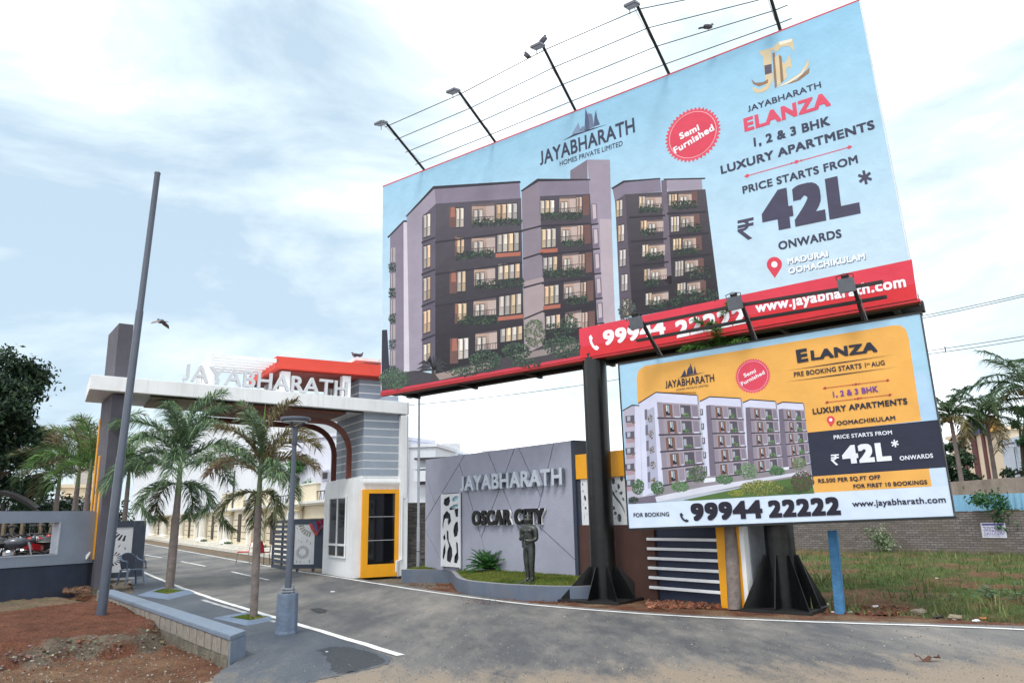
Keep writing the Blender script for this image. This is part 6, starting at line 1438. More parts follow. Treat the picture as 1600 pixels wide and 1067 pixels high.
# ------------------------------------------------------------------ broadleaf trees and bushes
M_TLEAF = vcol_mat('tree_leaf', .6, 0, trans=.2, var=.25)
M_BARK = mat('bark', S(84, 70, 58), .95, var=.3, sc=8, bump=.7)
def tree(name, label, cat, base, H, blobs, nleaf, sz, cols, seed, trunk=True, group=None):
    random.seed(seed); base = Vector(base); t = thing(name, label, cat, base, group); cen = []
    for (c, r) in blobs:
        for k in range(max(3, int(6+r[0]*r[2]*1.6))):
            a = random.random()*6.28; z = random.uniform(-1, 1); q = random.uniform(.55, 1.0); h = math.sqrt(1-z*z); cen.append(Vector(c)+Vector((r[0]*q*h*math.cos(a), r[1]*q*h*math.sin(a), r[2]*q*z)))
    mb = MB(); per = nleaf//len(cen)
    for c in cen:
        cs = random.uniform(.3, .62)*max(.35, blobs[0][1][0]*.33); kk = random.uniform(.7, 1.3)
        for i in range(per):
            p = c+Vector((random.gauss(0, 1), random.gauss(0, 1), random.gauss(0, .7)))*cs; n = Vector((random.gauss(0, 1), random.gauss(0, 1), random.gauss(.4, 1))).normalized(); x = n.orthogonal().normalized(); y = n.cross(x); a = random.random()*6.28; X_ = x*math.cos(a)+y*math.sin(a); Y_ = n.cross(X_); s = sz*random.uniform(.6, 1.3)
            col = random.choice(cols); k2 = kk*random.uniform(.8, 1.2); mb.add([p-X_*s, p+Y_*s*.42, p+X_*s, p-Y_*s*.42], [(0, 1, 2, 3)], tuple(v*k2 for v in col))
    mb.build('crown', M_TLEAF, t)
    if trunk:
        mb = MB(); top = base+Vector((0, 0, H)); mb.tube([base, base.lerp(top, .5)+Vector((.1, 0, 0)), top], [H*.055, H*.045, H*.035], 9)
        for c in cen[::2]: m = top.lerp(c, .5)+Vector((0, 0, -.1)); mb.tube([top-Vector((0, 0, random.random()*H*.4)), m, c], [H*.025, H*.015, .01], 5)
        mb.build('trunk', M_BARK, t, smooth=True)
    return t
def blob(x, y, D, rx, rz, ry=None): p = at_depth(x, y, D); return ((p.x, p.y, p.z), (rx, ry or rx, rz))
dkg = [S(38, 62, 40), S(30, 50, 36), S(52, 76, 44), S(26, 44, 34)]
b = at_depth(-30, 826, 34); b.z = -.07
tree('shade_tree', 'big dark leafy tree at the left edge behind the boundary wall', 'tree', b, 3.2, [blob(-10, 600, 34, 1.6, 1.3), blob(30, 640, 33, 1.3, 1.1), blob(-20, 690, 34, 2.4, 1.6), blob(45, 700, 33, 1.0, 1.0), blob(0, 740, 34, 2.2, 1.2), blob(-70, 640, 34, 2, 2)], 34000, .105, dkg, 3)
b = at_depth(484, 810, 60); b.z = -.07
tree('small_tree', 'bright green round tree above the cream compound wall seen through the gate', 'tree', b, 2.4, [blob(484, 745, 60, 1.35, 1.5), blob(470, 722, 60, .9, .8), blob(498, 755, 60, .7, .8)], 5200, .13, [S(62, 112, 62), S(48, 92, 54), S(82, 132, 70)], 4)
b = at_depth(1500, 800, 52); b.z = -.07
tree('dark_bush_tree', 'dark green bushy tree between the lower board and the cream building', 'tree', b, 2.2, [blob(1494, 738, 52, 1.3, 1.2), blob(1484, 755, 52, 1.2, 1.0), blob(1518, 758, 52, 1.2, .6), blob(1486, 712, 52, .7, .8)], 8000, .13, [S(44, 70, 46), S(34, 56, 40), S(58, 88, 54)], 6)
b = at_depth(1608, 800, 50); b.z = -.07
tree('leafy_tree', 'thin leafy tree at the right edge beside the cream building', 'tree', b, 3.5, [blob(1606, 660, 50, .8, 1.3), blob(1598, 745, 50, .8, .8), blob(1612, 700, 50, .8, 1.2)], 3600, .12, [S(52, 84, 56), S(70, 104, 66)], 8)
b = bw.p(5.6, -.6, 0)
tree('wall_shrub', 'pale green slender shrub against the brick wall', 'shrub', b, .5, [((b.x, b.y, .8), (.42, .3, .5)), ((b.x+.1, b.y, .4), (.3, .3, .3))], 900, .06, [S(124, 142, 110), S(98, 120, 84), S(140, 150, 124)], 9)
# creeper over the fence
pc = bw.p(9.3, .1, 0)
tree('creeper', 'dark green creeper spilling over the blue sheet fence above the notice', 'creeper', (pc.x, pc.y, 1.5), .3, [((pc.x, pc.y-.1, 1.9), (.75, .2, .18)), ((pc.x+.25, pc.y-.15, 1.55), (.18, .12, .35)), ((pc.x+.3, pc.y-.15, 1.2), (.1, .1, .25))], 1500, .07, [S(44, 92, 50), S(36, 76, 44), S(64, 110, 60)], 10, trunk=False)
# foxtail cluster behind the boundary wall
for i, (x, yb, yt, D, lab) in enumerate(((82, 826, 742, 31, 'left foxtail palm of the clump behind the boundary wall'), (112, 824, 735, 29, 'middle foxtail palm of the clump behind the boundary wall'), (130, 823, 728, 27, 'right bright green foxtail palm of the clump beside the gate pillar'))):
    p = at_depth(x, yb, D); p.z = 0; tp = at_depth(x+3, yt, D).z
    foxtail('garden_palm', lab, p, (.05, 0), tp-.5, .1, .07, .7, 1.9, 10, ([S(74, 92, 56), S(58, 78, 50), S(92, 106, 64)] if i < 2 else [S(84, 120, 54), S(66, 104, 48), S(104, 138, 68)]), .1, 60+i, 'foxtail palms behind the boundary wall', nl=170, hang=.3, old=0)
p = at_depth(193, 818, 27); p.z = 0
foxtail('garden_palm', 'small foxtail palm seen between the dark pillar and the bushy palm', p, (.03, 0), HV(193, 735, p)-.4, .08, .06, .5, 1.1, 8, [S(84, 124, 54), S(70, 104, 48), S(104, 138, 68)], 0, 71, None, nl=190, hang=.4, old=0)
# plot grass and weeds
LOTG = LOT
def pick_lot():
    y = 11+19*random.random()**1.5; x = random.uniform(3.5, 20)
    if not inpoly(LOTG, x, y) or y > 33: return None
    if bw.ab((x, y))[1] > -.1: return None
    v = fbm(x, y, .55, 4, 21)
    if v < -.15 and random.random() < .8: return None
    return x, y, -.02+.06*fbm(x, y, .9, 4, 3), 1+.5*random.random()
random.seed(77)
grass('plot_grass', 26000, pick_lot, .02, .09, [S(92, 116, 66), S(78, 104, 58), S(122, 120, 86), S(100, 112, 72), S(98, 124, 70)], w=.007, lean=.9)
def tuft_pick():
    while True:
        r = pick_lot()
        if r and fbm(r[0], r[1], 1.4, 2, 8) > .15: return r[0], r[1], r[2], 2.2
grass('tall_weeds', 1300, tuft_pick, .06, .16, [S(134, 128, 90), S(112, 116, 70), S(84, 102, 54)], w=.006, lean=.7)
# broad-leaved weeds by the white line at the right
random.seed(12)
for i, (x, y, s, lab) in enumerate(((1478, 945, .6, 'broad-leaved weed beside the grey sack by the road edge'), (1560, 948, 1.0, 'sprawling broad-leaved weed at the right road edge'), (1590, 938, .9, 'broad-leaved weed cut by the right edge of the picture'), (1420, 936, .4, 'tiny broad-leaved weed behind the grey sack'))):
    p = G(x, y, 0); t = thing('roadside_weed', lab, 'weed', p, 'broad-leaved weeds by the road edge')
    st_mb = MB()
    for k in range(int(7*s)+3):
        a = random.random()*6.28; L = s*random.uniform(.35, .75); e_ = p+Vector((math.cos(a)*L, math.sin(a)*L*.5, s*random.uniform(.12, .42))); m = p.lerp(e_, .5)+Vector((0, 0, .1*s)); st_mb.tube([p, m, e_], [.007, .006, .003], 4)
        for q in range(5):
            f = .35+.15*q; c = p.lerp(m, f*2) if f < .5 else m.lerp(e_, f*2-1); b_ = random.random()*6.28; d = Vector((math.cos(b_), math.sin(b_), random.uniform(-.3, .2))).normalized(); w_ = Vector((-d.y, d.x, .2)).normalized()*.035*s; l = .13*s
            MB().add([c, c+d*l*.45+w_, c+d*l, c+d*l*.45-w_], [(0, 1, 2), (0, 2, 3)], tuple(v*random.uniform(.8, 1.2) for v in random.choice((S(46, 84, 54), S(64, 100, 64))))).build('leaf', M_TLEAF, t)
    st_mb.build('stem', mat('weed_stem', S(90, 96, 60), .8), t)
# ------------------------------------------------------------------ street lamp and poles
M_LPOST = mat('lamp_post_grey', S(72, 80, 94), .45, var=.07, sc=5, bump=.1, dirt=.15, dcol=S(120, 122, 126))
M_PLINTH = mat('plinth_blue_grey', S(94, 108, 128), .6, var=.12, sc=6, bump=.5, bsc=18, dirt=.4, dcol=S(132, 136, 142), streak=.3)
b = G(447, 992); b += Vector((b.x, b.y, 0)).normalized()*.14; b.z = 0
ls = thing('street_lamp', 'grey street lamp with round disc head on a blue-grey concrete plinth', 'street lamp', b)
hb = HV(447, 926, b)
MB().lathe(b, [(.165, -.03), (.165, .02), (.158, .05), (.152, hb-.02), (.148, hb)], 8, rot=.3).build('plinth', M_PLINTH, ls, bevel=.006)
mb = MB(); mb.lathe(b, [(.13, hb+.02), (.13, hb+.035)], 4, rot=.9); mb.lathe(b, [(.13, hb+.06), (.13, hb+.072)], 4, rot=.9)
for i in range(4): a = .9+i*math.pi/2; mb.lathe(b+Vector((.10*math.cos(a), .10*math.sin(a), 0)), [(.012, hb-.01), (.012, hb+.10)], 6)
mb.build('flange', M_GALV, ls)
zt = HV(453.5, 668, b); zs = HV(453.5, 696, b); zh = HV(454, 657, b)
MB().lathe(b, [(.048, hb+.07), (.046, hb+1.15), (.040, hb+1.17), (.034, zs)], 18).build('post', M_LPOST, ls, smooth=True)
MB().lathe(b, [(.036, zs), (.042, zs+.01), (.042, zt), (.034, zt+.01)], 18).build('sleeve', M_LPOST, ls, smooth=True)
mb = MB()
for i in range(3):
    a = i*2.094+.35; d = Vector((math.cos(a), math.sin(a), 0)); mb.tube([b+d*.03+Vector((0, 0, zt)), b+d*.16+Vector((0, 0, zh-.01))], [.02, .012], 6)
mb.build('head_brace', M_LPOST, ls)
MB().lathe(b, [(.19, zh-.015), (.225, zh), (.23, zh+.03), (.215, zh+.045), (.05, zh+.055)], 28).build('disc_head', M_LPOST, ls, smooth=True)
MB().lathe(b, [(.05, zh-.03), (.18, zh-.028), (.18, zh-.016)], 24).build('light_ring', mat('lamp_diffuser', S(190, 198, 206), .4, bump=0), ls)
b = G(157, 962, .15); b.z = .12; ht = HV(246, 272, b)
tp = at_depth(246, 272, math.hypot(b.x, b.y))
po = thing('tall_pole', 'tall bare blue-grey steel pole leaning slightly, planted in the red earth', 'pole', b)
P = [b+Vector((0, 0, -.2)), b.lerp(tp, .33), b.lerp(tp, .333), b.lerp(tp, .66), b.lerp(tp, .663), tp]; MB().tube(P, [.078, .075, .066, .064, .056, .052], 14).build('shaft', M_LPOST, po, smooth=True)
MB().tube([tp, tp+Vector((0, 0, .03))], [.058, .05], 12).build('end_cap', M_LPOST, po)
# galvanised pole by the island
b = wf.p(-6.1, -.25, 0); b = G(653, 884, .28); b.z = .25; gp = thing('thin_pole', 'thin galvanised pole standing on the lawn between stone-clad wall and name wall', 'pole', b); zt = HV(655, 600, b)
MB().lathe(b, [(.045, -.1), (.045, 1.1), (.036, 1.12), (.036, zt-b.z)], 10).build('shaft', M_GALV, gp, smooth=True); MB().lathe(b, [(.05, .42), (.05, .44)], 10).build('strap', M_STEELM, gp)
# blue post
M_BLUE = mat('blue_paint_rough', S(58, 116, 162), .7, var=.2, sc=7, bump=.6, bsc=30, dirt=.35, dcol=S(92, 132, 160), streak=.3)
b = G(1313, 957); hp = HV(1300, 828, b); bp_ = thing('blue_post', 'short leaning concrete post painted blue at the road edge', 'post', b)
ln = at_depth(1301, 828, math.hypot(b.x, b.y)+.05); X_ = Vector((.8, -.6, 0)); Y_ = Vector((.6, .8, 0)); mb = MB(); P = []
for c in (b+Vector((0, 0, -.1)), ln):
    for a, q in ((-1, -1), (1, -1), (1, 1), (-1, 1)): P.append(c+X_*.072*a+Y_*.055*q)
MB().hexa(P).build('shaft', M_BLUE, bp_, bevel=.008)
# stone-clad wall between booth and name wall
random.seed(3)
c0, c1 = G(628, 892, .1), G(668, 888, .15); pl, L = leafplane(c0, c1, 0); sw = thing('stone_wall', 'short dark stone-clad wall between the gate and the name wall', 'wall', c0.lerp(c1, .5)); zt = pl.uv(645, 785)[1]
MB().pbox(pl, -.3, L+.1, 0, zt, -.25, -.03).build('wall_body', M_BASE, sw)
mb = MB(); v = .0
M_STONE = vcol_mat('ledge_stone', .9, .4, bsc=30, var=.3)
while v < zt-.02:
    h = random.uniform(.03, .055); u = -.3
    while u < L+.08:
        w = random.uniform(.12, .3); k = random.uniform(.6, 1.3); mb.pbox(pl, u, min(u+w-.004, L+.1), v, min(v+h-.004, zt), -.03, random.uniform(.0, .028), tuple(q*k for q in S(92, 88, 86))); u += w
    v += h
mb.build('ledge_stones', M_STONE, sw, kind='stuff')
# ------------------------------------------------------------------ brick wall, fence, notice
def brick_mat():
    m = bpy.data.materials.new('grey_brick'); m.use_nodes = True; t = m.node_tree; L = t.links; p = t.nodes['Principled BSDF']; p.inputs['Roughness'].default_value = .95
    tcn = nn('ShaderNodeTexCoord', t); mp = nn('ShaderNodeMapping', t); L.new(tcn.outputs['UV'], mp.inputs['Vector'])
    br = nn('ShaderNodeTexBrick', t); br.inputs['Scale'].default_value = 1; br.inputs['Brick Width'].default_value = .24; br.inputs['Row Height'].default_value = .085; br.inputs['Mortar Size'].default_value = .010; br.inputs['Color1'].default_value = S(132, 126, 124)+(1,); br.inputs['Color2'].default_value = S(102, 98, 98)+(1,); br.inputs['Mortar'].default_value = S(72, 66, 64)+(1,)
    L.new(mp.outputs[0], br.inputs['Vector']); n = nn('ShaderNodeTexNoise', t); n.inputs['Scale'].default_value = .9; n.inputs['Detail'].default_value = 8; L.new(tcn.outputs['UV'], n.inputs['Vector'])
    r = nn('ShaderNodeMapRange', t); r.inputs['From Min'].default_value = .4; r.inputs['From Max'].default_value = .7; r.inputs['To Max'].default_value = .7; L.new(n.outputs['Fac'], r.inputs['Value'])
    mx = nn('ShaderNodeMix', t, data_type='RGBA'); L.new(r.outputs[0], mx.inputs['Factor']); L.new(br.outputs['Color'], mx.inputs['A']); mx.inputs['B'].default_value = S(104, 94, 84)+(1,); L.new(mx.outputs['Result'], p.inputs['Base Color'])
    bp = nn('ShaderNodeBump', t); bp.inputs['Strength'].default_value = .6; bp.inputs['Distance'].default_value = .02; bp.invert = True; L.new(br.outputs['Fac'], bp.inputs['Height']); L.new(bp.outputs[0], p.inputs['Normal']); return m
bt = thing('brick_wall', 'long weathered grey brick wall behind the empty plot', 'wall', bw.p(5, .1))
o = MB().fbox(bw, -14, 26, 0, .23, -.1, 1.42).build('brickwork', brick_mat(), bt); uv = o.data.uv_layers.new(name='UVMap'); off = root_loc(bt)
for lp in o.data.loops:
    q = o.data.vertices[lp.vertex_index].co+off; a, b_ = bw.ab(q); uv.data[lp.index].uv = (a+b_, q.z)
random.seed(8); mb = MB(); a = -14
while a < 26:
    w = random.uniform(.16, .24)
    if random.random() < .72: mb.fbox(bw, a, a+w-.01, .005, .225, 1.421, 1.421+random.uniform(.03, .085), tuple(q*random.uniform(.7, 1.2) for q in S(96, 84, 76)))
    a += w
mb.build('top_course', M_STONE, bt, kind='stuff')
MB().fbox(bw, -14, 26, -.10, -.0, -.1, .10).build('footing', M_BASE, bt)
M_SHEET = mat('blue_sheet', S(126, 176, 206), .5, var=.08, sc=2, bump=.1, dirt=.3, dcol=S(150, 176, 192), streak=.3)
sf = thing('sheet_fence', 'pale blue corrugated sheet fence behind the brick wall', 'fence', bw.p(8, .6)); vs = []; k = 0; a = -6.0
a_s = []
while a < 26: a_s.append(a); a += .05
for i, a in enumerate(a_s):
    b_ = .6+.03*(1 if (i//2) % 2 else 0)
    vs += [bw.p(a, b_, .2), bw.p(a, b_, 2.06)]
mb = MB(); mb.add(vs, [(2*i, 2*i+2, 2*i+3, 2*i+1) for i in range(len(a_s)-1)]); mb.build('corrugated_sheet', M_SHEET, sf)
ns = thing('wall_notice', 'white notice with purple lines of small print on the brick wall', 'notice', bw.p(8.9, -.02, .9)); npl = wallplane(bw)
a0, z1 = npl.uv(1532, 816.5); a1, z0 = npl.uv(1574, 840); MB().pbox(npl, a0, a1, z0, z1, .003, .02).build('sheet', mat('paper_white', S(206, 208, 220), .7, bump=0), ns)
mb = MB(); hh = z1-z0; ww_ = a1-a0; mb.pbox(npl, a0+.04, a1-.04, z1-hh*.18, z1-hh*.05, .0201, .022)
for r in range(7):
    u = a0+.06+(.03 if r % 2 else 0); v = z1-hh*(.28+.095*r)
    while u < a1-.1: w = random.uniform(.03, .09); mb.pbox(npl, u, min(u+w, a1-.05), v-.018, v+.014*random.random(), .0201, .0215); u += w+.02
mb.build('print_lines', mat('print_purple', S(88, 76, 146), .7, bump=0), ns)
# concrete wall behind the fence
o = MB(); a_ = at_depth(1465, 768, 46); b_ = at_depth(1640, 762, 40); d = (b_-a_); fr = Fr(a_, math.degrees(math.atan2(d.x, d.y))); o.fbox(fr, -6, 14, 0, .2, 0, HV(1500, 752, at_depth(1500, 752, 45))).build('weathered_wall', mat('old_render', S(150, 140, 128), .9, var=.2, sc=1, dirt=.6, dcol=S(104, 92, 82), streak=.4)); tag(bpy.data.objects['weathered_wall'], 'stained pale masonry wall behind the blue sheet fence', 'wall')
# ------------------------------------------------------------------ far buildings
M_FARW = mat('far_white', S(214, 218, 224), .8, var=.05, sc=.4, dirt=.2, dcol=S(188, 190, 196), streak=.2, bump=.05)
M_FARC = mat('far_cream', S(220, 204, 178), .8, var=.05, sc=.4, dirt=.25, dcol=S(190, 172, 148), streak=.2, bump=.05)
M_WIN = mat('far_window', S(58, 56, 62), .3, var=.2, bump=0)
def building(name, label, x0, x1, ytop, D0, D1, depth, m, wins=(), base=-.1, cat='building', parap=.25):
    p0 = at_depth(x0, 800, D0); p1 = at_depth(x1, 800, D1); d = p1-p0; L = math.hypot(d.x, d.y); fr = Fr(p0, math.degrees(math.atan2(d.x, d.y))); zt = fr.pix((x0+x1)/2, ytop)[1]
    t = thing(name, label, cat, fr.p(L/2, depth/2)); MB().fbox(fr, 0, L, 0, depth, base, zt).build('wall', m, t); MB().fbox(fr, -.15, L+.15, -.15, depth+.15, zt, zt+parap).build('roof_edge', m, t)
    for (wx0, wy0, wx1, wy1) in wins:
        a0, zz1 = fr.pix(wx0, wy0); a1, zz0 = fr.pix(wx1, wy1); f_ = MB().fbox(fr, a0-.08, a1+.08, -.10, -.003, zz0-.08, zz1+.08).build('window', m, t); MB().fbox(fr, a0, a1, -.13, -.101, zz0, zz1).build('pane', M_WIN, f_)
        MB().fbox(fr, a0-.2, a1+.2, -.5, -.135, zz1+.1, zz1+.2).build('sunshade', m, f_)
    return t, fr, zt
building('white_building', 'large white house with dark windows seen through the gate behind the palms', 205, 470, 662, 118, 92, 10, M_FARW, ((281, 698, 299, 712), (338, 716, 367, 731), (226, 715, 240, 735)))
building('grey_white_building', 'pale lilac-white house with a small window right of the gate opening', 462, 560, 683, 60, 56, 9, mat('far_lilac', S(206, 208, 222), .8, var=.05, bump=.05), ((506, 739, 513, 748),))
t, fr, zt = building('white_house', 'white house with dark bands behind the stone-clad wall', 560, 680, 700, 62, 60, 10, M_FARW, ((653, 735, 668, 757),))
a0, _ = fr.pix(652, 720); a1, _ = fr.pix(690, 720); z0 = fr.pix(660, 734)[1]; z1 = fr.pix(660, 716)[1]; MB().fbox(fr, a0, a1+3, -.8, -.01, z1-.15, z1).build('balcony_slab', M_WIN, t); MB().fbox(fr, a0, a1+3, -.8, -.7, z0-.9, z0-.1).build('balcony_rail', M_FARW, t)
t, fr, zt = building('rooftop_tank_house', 'distant white block with a rooftop tower above the name wall', 640, 800, 716, 66, 66, 9, M_FARW)
a0, z1 = fr.pix(689, 691); a1, _ = fr.pix(719, 691); MB().fbox(fr, a0, a1, 1, 3, zt, z1).build('roof_tower', mat('raw_cement', S(186, 188, 192), .9), t); a0, z1 = fr.pix(754, 702); a1, _ = fr.pix(782, 702); MB().fbox(fr, a0, a1, 1, 3, zt, z1).build('roof_tower', mat('raw_cement', S(186, 188, 192), .9), t)
building('cream_house', 'cream house with red band far behind the boundary wall palms', 92, 145, 762, 64, 64, 5, M_FARC, ((104, 778, 118, 792),))
building('pale_tower', 'pale tall block rising behind the garden palms on the left', 111, 143, 686, 80, 80, 8, mat('far_beige', S(196, 186, 178), .8, bump=.05))
building('grey_shed', 'small pale grey block behind the boundary wall under the big tree', 8, 28, 790, 40, 39, 4, mat('far_grey', S(170, 174, 186), .8, bump=.05))
t, fr, zt = building('cream_building', 'cream building with maroon vertical bands and a rooftop sign behind the coconut palms', 1498, 1590, 676, 66, 60, 10, M_FARC)
for x0, x1 in ((1508, 1512), (1524, 1531), (1541, 1545)):
    a0, _ = fr.pix(x0, 720); a1, _ = fr.pix(x1, 720); MB().fbox(fr, a0, a1, -.12, -.003, 1.5, zt-.05).build('maroon_band', mat('maroon', S(96, 60, 62), .8), t)
for i in range(5):
    a0, _ = fr.pix(1517+i*6, 680); a1, _ = fr.pix(1521+i*6, 680); MB().fbox(fr, a0, a1, -.3, -.16, zt+.0, zt+.9).build('sign_block', mat('sign_navy', S(74, 74, 110), .6), t)
for i, cc in enumerate(((236, 170, 60), (240, 190, 90), (210, 140, 60))):
    a0, _ = fr.pix(1549+i*7, 680); a1, _ = fr.pix(1554+i*7, 680); MB().fbox(fr, a0, a1, -.3, -.16, zt+.0, zt+.8).build('sign_block', mat('sign_amber%d' % i, S(*cc), .6), t)
building('blue_trim_building', 'white building with blue trim at the right edge beyond the cream one', 1581, 1640, 684, 58, 52, 8, mat('far_bluewhite', S(200, 210, 222), .8, bump=.05), ((1588, 700, 1594, 740), (1600, 700, 1606, 740)))
# low roofs beyond on the far left and hedge
b = at_depth(60, 815, 38); b.z = 0
tree('hedge', 'dark mixed hedge behind the parked motorbikes', 'hedge', b, .6, [blob(20, 812, 36, 2.6, .8), blob(70, 815, 36, 2.0, .7), blob(120, 815, 36, 1.8, .6), blob(-40, 812, 36, 2.2, .9)], 9000, .1, dkg, 14, trunk=False)
# curved canopy
M_CAN = mat('canopy_brown', S(30, 26, 27), .7, var=.15)
pc = at_depth(5, 790, 29); t = thing('curved_canopy', 'dark curved shed canopy under the big tree', 'canopy', Vector((pc.x, pc.y, 0))); vs = []; n = 12
for i in range(n+1):
    q = at_depth(-30+86*i/n, 780-14*math.sin(math.pi*(.35+.65*i/n))+14*(i/n)**3, 29); vs += [q, q+Vector((-1.2, 2.2, .1)), q+Vector((0, 0, -.12)), q+Vector((-1.2, 2.2, -.02))]
fs = []
for i in range(n): o0 = 4*i; q0 = o0+4; fs += [(o0, q0, q0+1, o0+1), (o0+2, o0+3, q0+3, q0+2), (o0, o0+2, q0+2, q0), (o0+1, q0+1, q0+3, o0+3)]
MB().add(vs, fs).build('roof_sheet', M_CAN, t); MB().tube([at_depth(7, 785, 29.3), Vector((at_depth(7, 785, 29.3).x, at_depth(7, 785, 29.3).y, -.1))], .06, 8).build('post', M_CAN, t)
# inner poles and lanterns above the compound wall
for (x, y0, y1, D, lab) in ((362, 735, 812, 52, 'slim dark pole standing behind the compound wall parapet'),):
    p = at_depth(x, y1, D); p.z = 2.4; t = thing('slim_pole', lab, 'pole', p); MB().tube([p, Vector((p.x, p.y, HV(x+1, y0, p)))], .06, 8).build('shaft', M_LPOST, t)
for x, y, lab in ((357, 763, 'small black lantern on the parapet left of the slim pole'), (463, 754, 'small black lantern on the right end of the parapet')):
    a, z = cw.pix(x, y, wbk-.4); p = cw.p(a, wbk-.4, 2.9 if x < 400 else 3.0); t = thing('lantern', lab, 'lantern', p, 'lanterns on the compound wall'); MB().lathe(p, [(.03, 0), (.03, .25), (.12, .3), (.17, .6), (.2, .62), (.03, .78)], 8).build('lamp', mat('iron_black', (.02, .02, .022), .6), t)
# ------------------------------------------------------------------ wires
def wire(label, a, b, r=.012, sag=.1, group=None):
    a, b = Vector(a), Vector(b); m = (a+b)/2; P = [a.lerp(b, i/12)-Vector((0, 0, sag*4*(i/12)*(1-i/12))) for i in range(13)]
    o = MB().tube(P, r, 4).build('power_line', M_STEELM, None, loc=tuple(m)); tag(o, label, 'wire', group); return o
gw = 'power lines on the right'
wire('uppermost power line right of the boards', at_depth(1380, 505, 34), at_depth(1660, 446, 30), sag=.05, group=gw)
wire('second power line just under the uppermost one', at_depth(1380, 509, 34), at_depth(1660, 449, 30), sag=.05, group=gw)
wire('third power line, carrying a small spacer', at_depth(1380, 557, 36), at_depth(1660, 515, 33), sag=.05, group=gw)
wire('lowest power line right of the boards', at_depth(1380, 562, 36), at_depth(1660, 521, 33), sag=.05, group=gw)
wire('thin wire passing under the upper board behind the left column', at_depth(628, 634, 24), at_depth(1010, 585, 30), .010, .1)
wire('thin wires near the horizon left of the gate pillar', at_depth(-10, 672, 60), at_depth(170, 664, 60), .02, .2)
p = at_depth(1477, 545.5, 35.2); o = MB().tube([p+Vector((0, 0, -.12)), p+Vector((0, 0, .12))], .02, 5).build('wire_spacer', M_STEELM, None, loc=tuple(p)); tag(o, 'small spacer clipped between the lower power lines', 'spacer')
# ------------------------------------------------------------------ plastic chair
def chair_arm():
    t = thing('plastic_chair', 'blue-grey plastic armchair in front of the gate leaf with the cut-out panel', 'chair', (0, 0, 0)); m = mat('chair_plastic', S(92, 112, 140), .4, var=.05, bump=0); m2 = mat('chair_plastic_pale', S(150, 168, 190), .4, var=.05, bump=0)
    mb = MB(); vs = []
    MB().hexa([(-.22, -.22, .40), (.22, -.22, .40), (.19, .2, .385), (-.19, .2, .385), (-.23, -.23, .43), (.23, -.23, .43), (.2, .2, .41), (-.2, .2, .41)]).build('seat', m2, t, local=True, bevel=.01)
    for sx in (-1, 1):
        for sy in (-1, 1):
            mb = MB(); x0, y0, x1, y1 = sx*.2, sy*.2, sx*.265, sy*.25; mb.tube([(x0, y0, .41), (x1, y1, 0)], [.032, .022], 6); mb.build('leg', m2 if sy < 0 else m, t, local=True)
        mb = MB(); P = [(sx*.25, -.25, .0), (sx*.255, -.24, .58), (sx*.25, -.20, .63), (sx*.25, .0, .64), (sx*.23, .18, .68), (sx*.21, .24, .76)]; mb.tube(P[1:], [.022, .026, .024, .022, .022], 6); mb.tube([(sx*.26, -.25, .42), (sx*.255, -.24, .6)], .02, 6); mb.build('arm', m, t, local=True)
    vs = []; n = 8
    for i in range(n+1):
        a = math.pi*i/n; x = -.21*math.cos(a); zt = .60+.24*math.sin(a)**.6; yb = .22+.05*math.sin(a)
        vs += [(x*.92, yb-.02, .42), (x, yb+.05, zt), (x*.92, yb+.0, .42), (x, yb+.07, zt)]
    fs = []
    for i in range(n): o0 = 4*i; q = o0+4; fs += [(o0, q, q+1, o0+1), (o0+2, o0+3, q+3, q+2), (o0+1, q+1, q+3, o0+3)]
    mb = MB(); mb.add(vs, fs); mb.build('backrest', mat('chair_back_dark', S(56, 62, 78), .45, bump=0), t, local=True)
    mb = MB(); mb.tube([vs[4*i+3] for i in range(n+1)], .018, 6); mb.build('back_rim', m, t, local=True); return t
c = chair_arm(); c.location = G(204, 913.5); c.rotation_euler = (0, 0, R_(52)); c.scale = (.98,)*3
def chair_red(label, col, legc, arms=False):
    t = thing('red_chair', label, 'chair', (0, 0, 0), 'red chairs inside the gate'); m = mat('chair_'+('dark' if arms else 'red'), col, .4, bump=0, var=.05); lm = mat('chair_legs_'+('black' if arms else 'grey'), legc, .4, metal=.4, bump=0)
    MB().box(-.22, .22, -.22, .22, .43, .47).build('seat', m, t, local=True, bevel=.015)
    mb = MB(); n = 6; vs = []
    for i in range(n+1):
        z = .47+.42*i/n; y = .2+.10*(i/n)**1.4; w = .21-.05*(i/n)**2; vs += [(-w, y, z), (w, y, z), (-w, y+.025, z), (w, y+.025, z)]
    fs = []
    for i in range(n): o0 = 4*i; q = o0+4; fs += [(o0, o0+1, q+1, q), (o0+2, q+2, q+3, o0+3), (o0, q, q+2, o0+2), (o0+1, o0+3, q+3, q+1)]
    fs.append((4*n, 4*n+1, 4*n+3, 4*n+2)); mb.add(vs, fs); mb.build('backrest', m, t, local=True)
    for sx in (-1, 1):
        for sy in (-1, 1): MB().tube([(sx*.2, sy*.2, .43), (sx*.23, sy*.25, 0)], .013, 6).build('leg', lm, t, local=True)
        if arms: MB().tube([(sx*.23, -.2, .44), (sx*.24, -.2, .66), (sx*.24, .2, .66)], .018, 6).build('arm', lm, t, local=True)
    return t
c = chair_red('bright red chair with grey metal legs left of the thin palm trunk', S(206, 38, 52), S(150, 140, 138)); c.location = G(379, 880.5); c.rotation_euler = (0, 0, R_(-72))
c = chair_red('dark red chair with black arms half hidden by the thin palm trunk', S(140, 22, 44), (.02, .02, .02), True); c.location = G(408, 882); c.rotation_euler = (0, 0, R_(170))
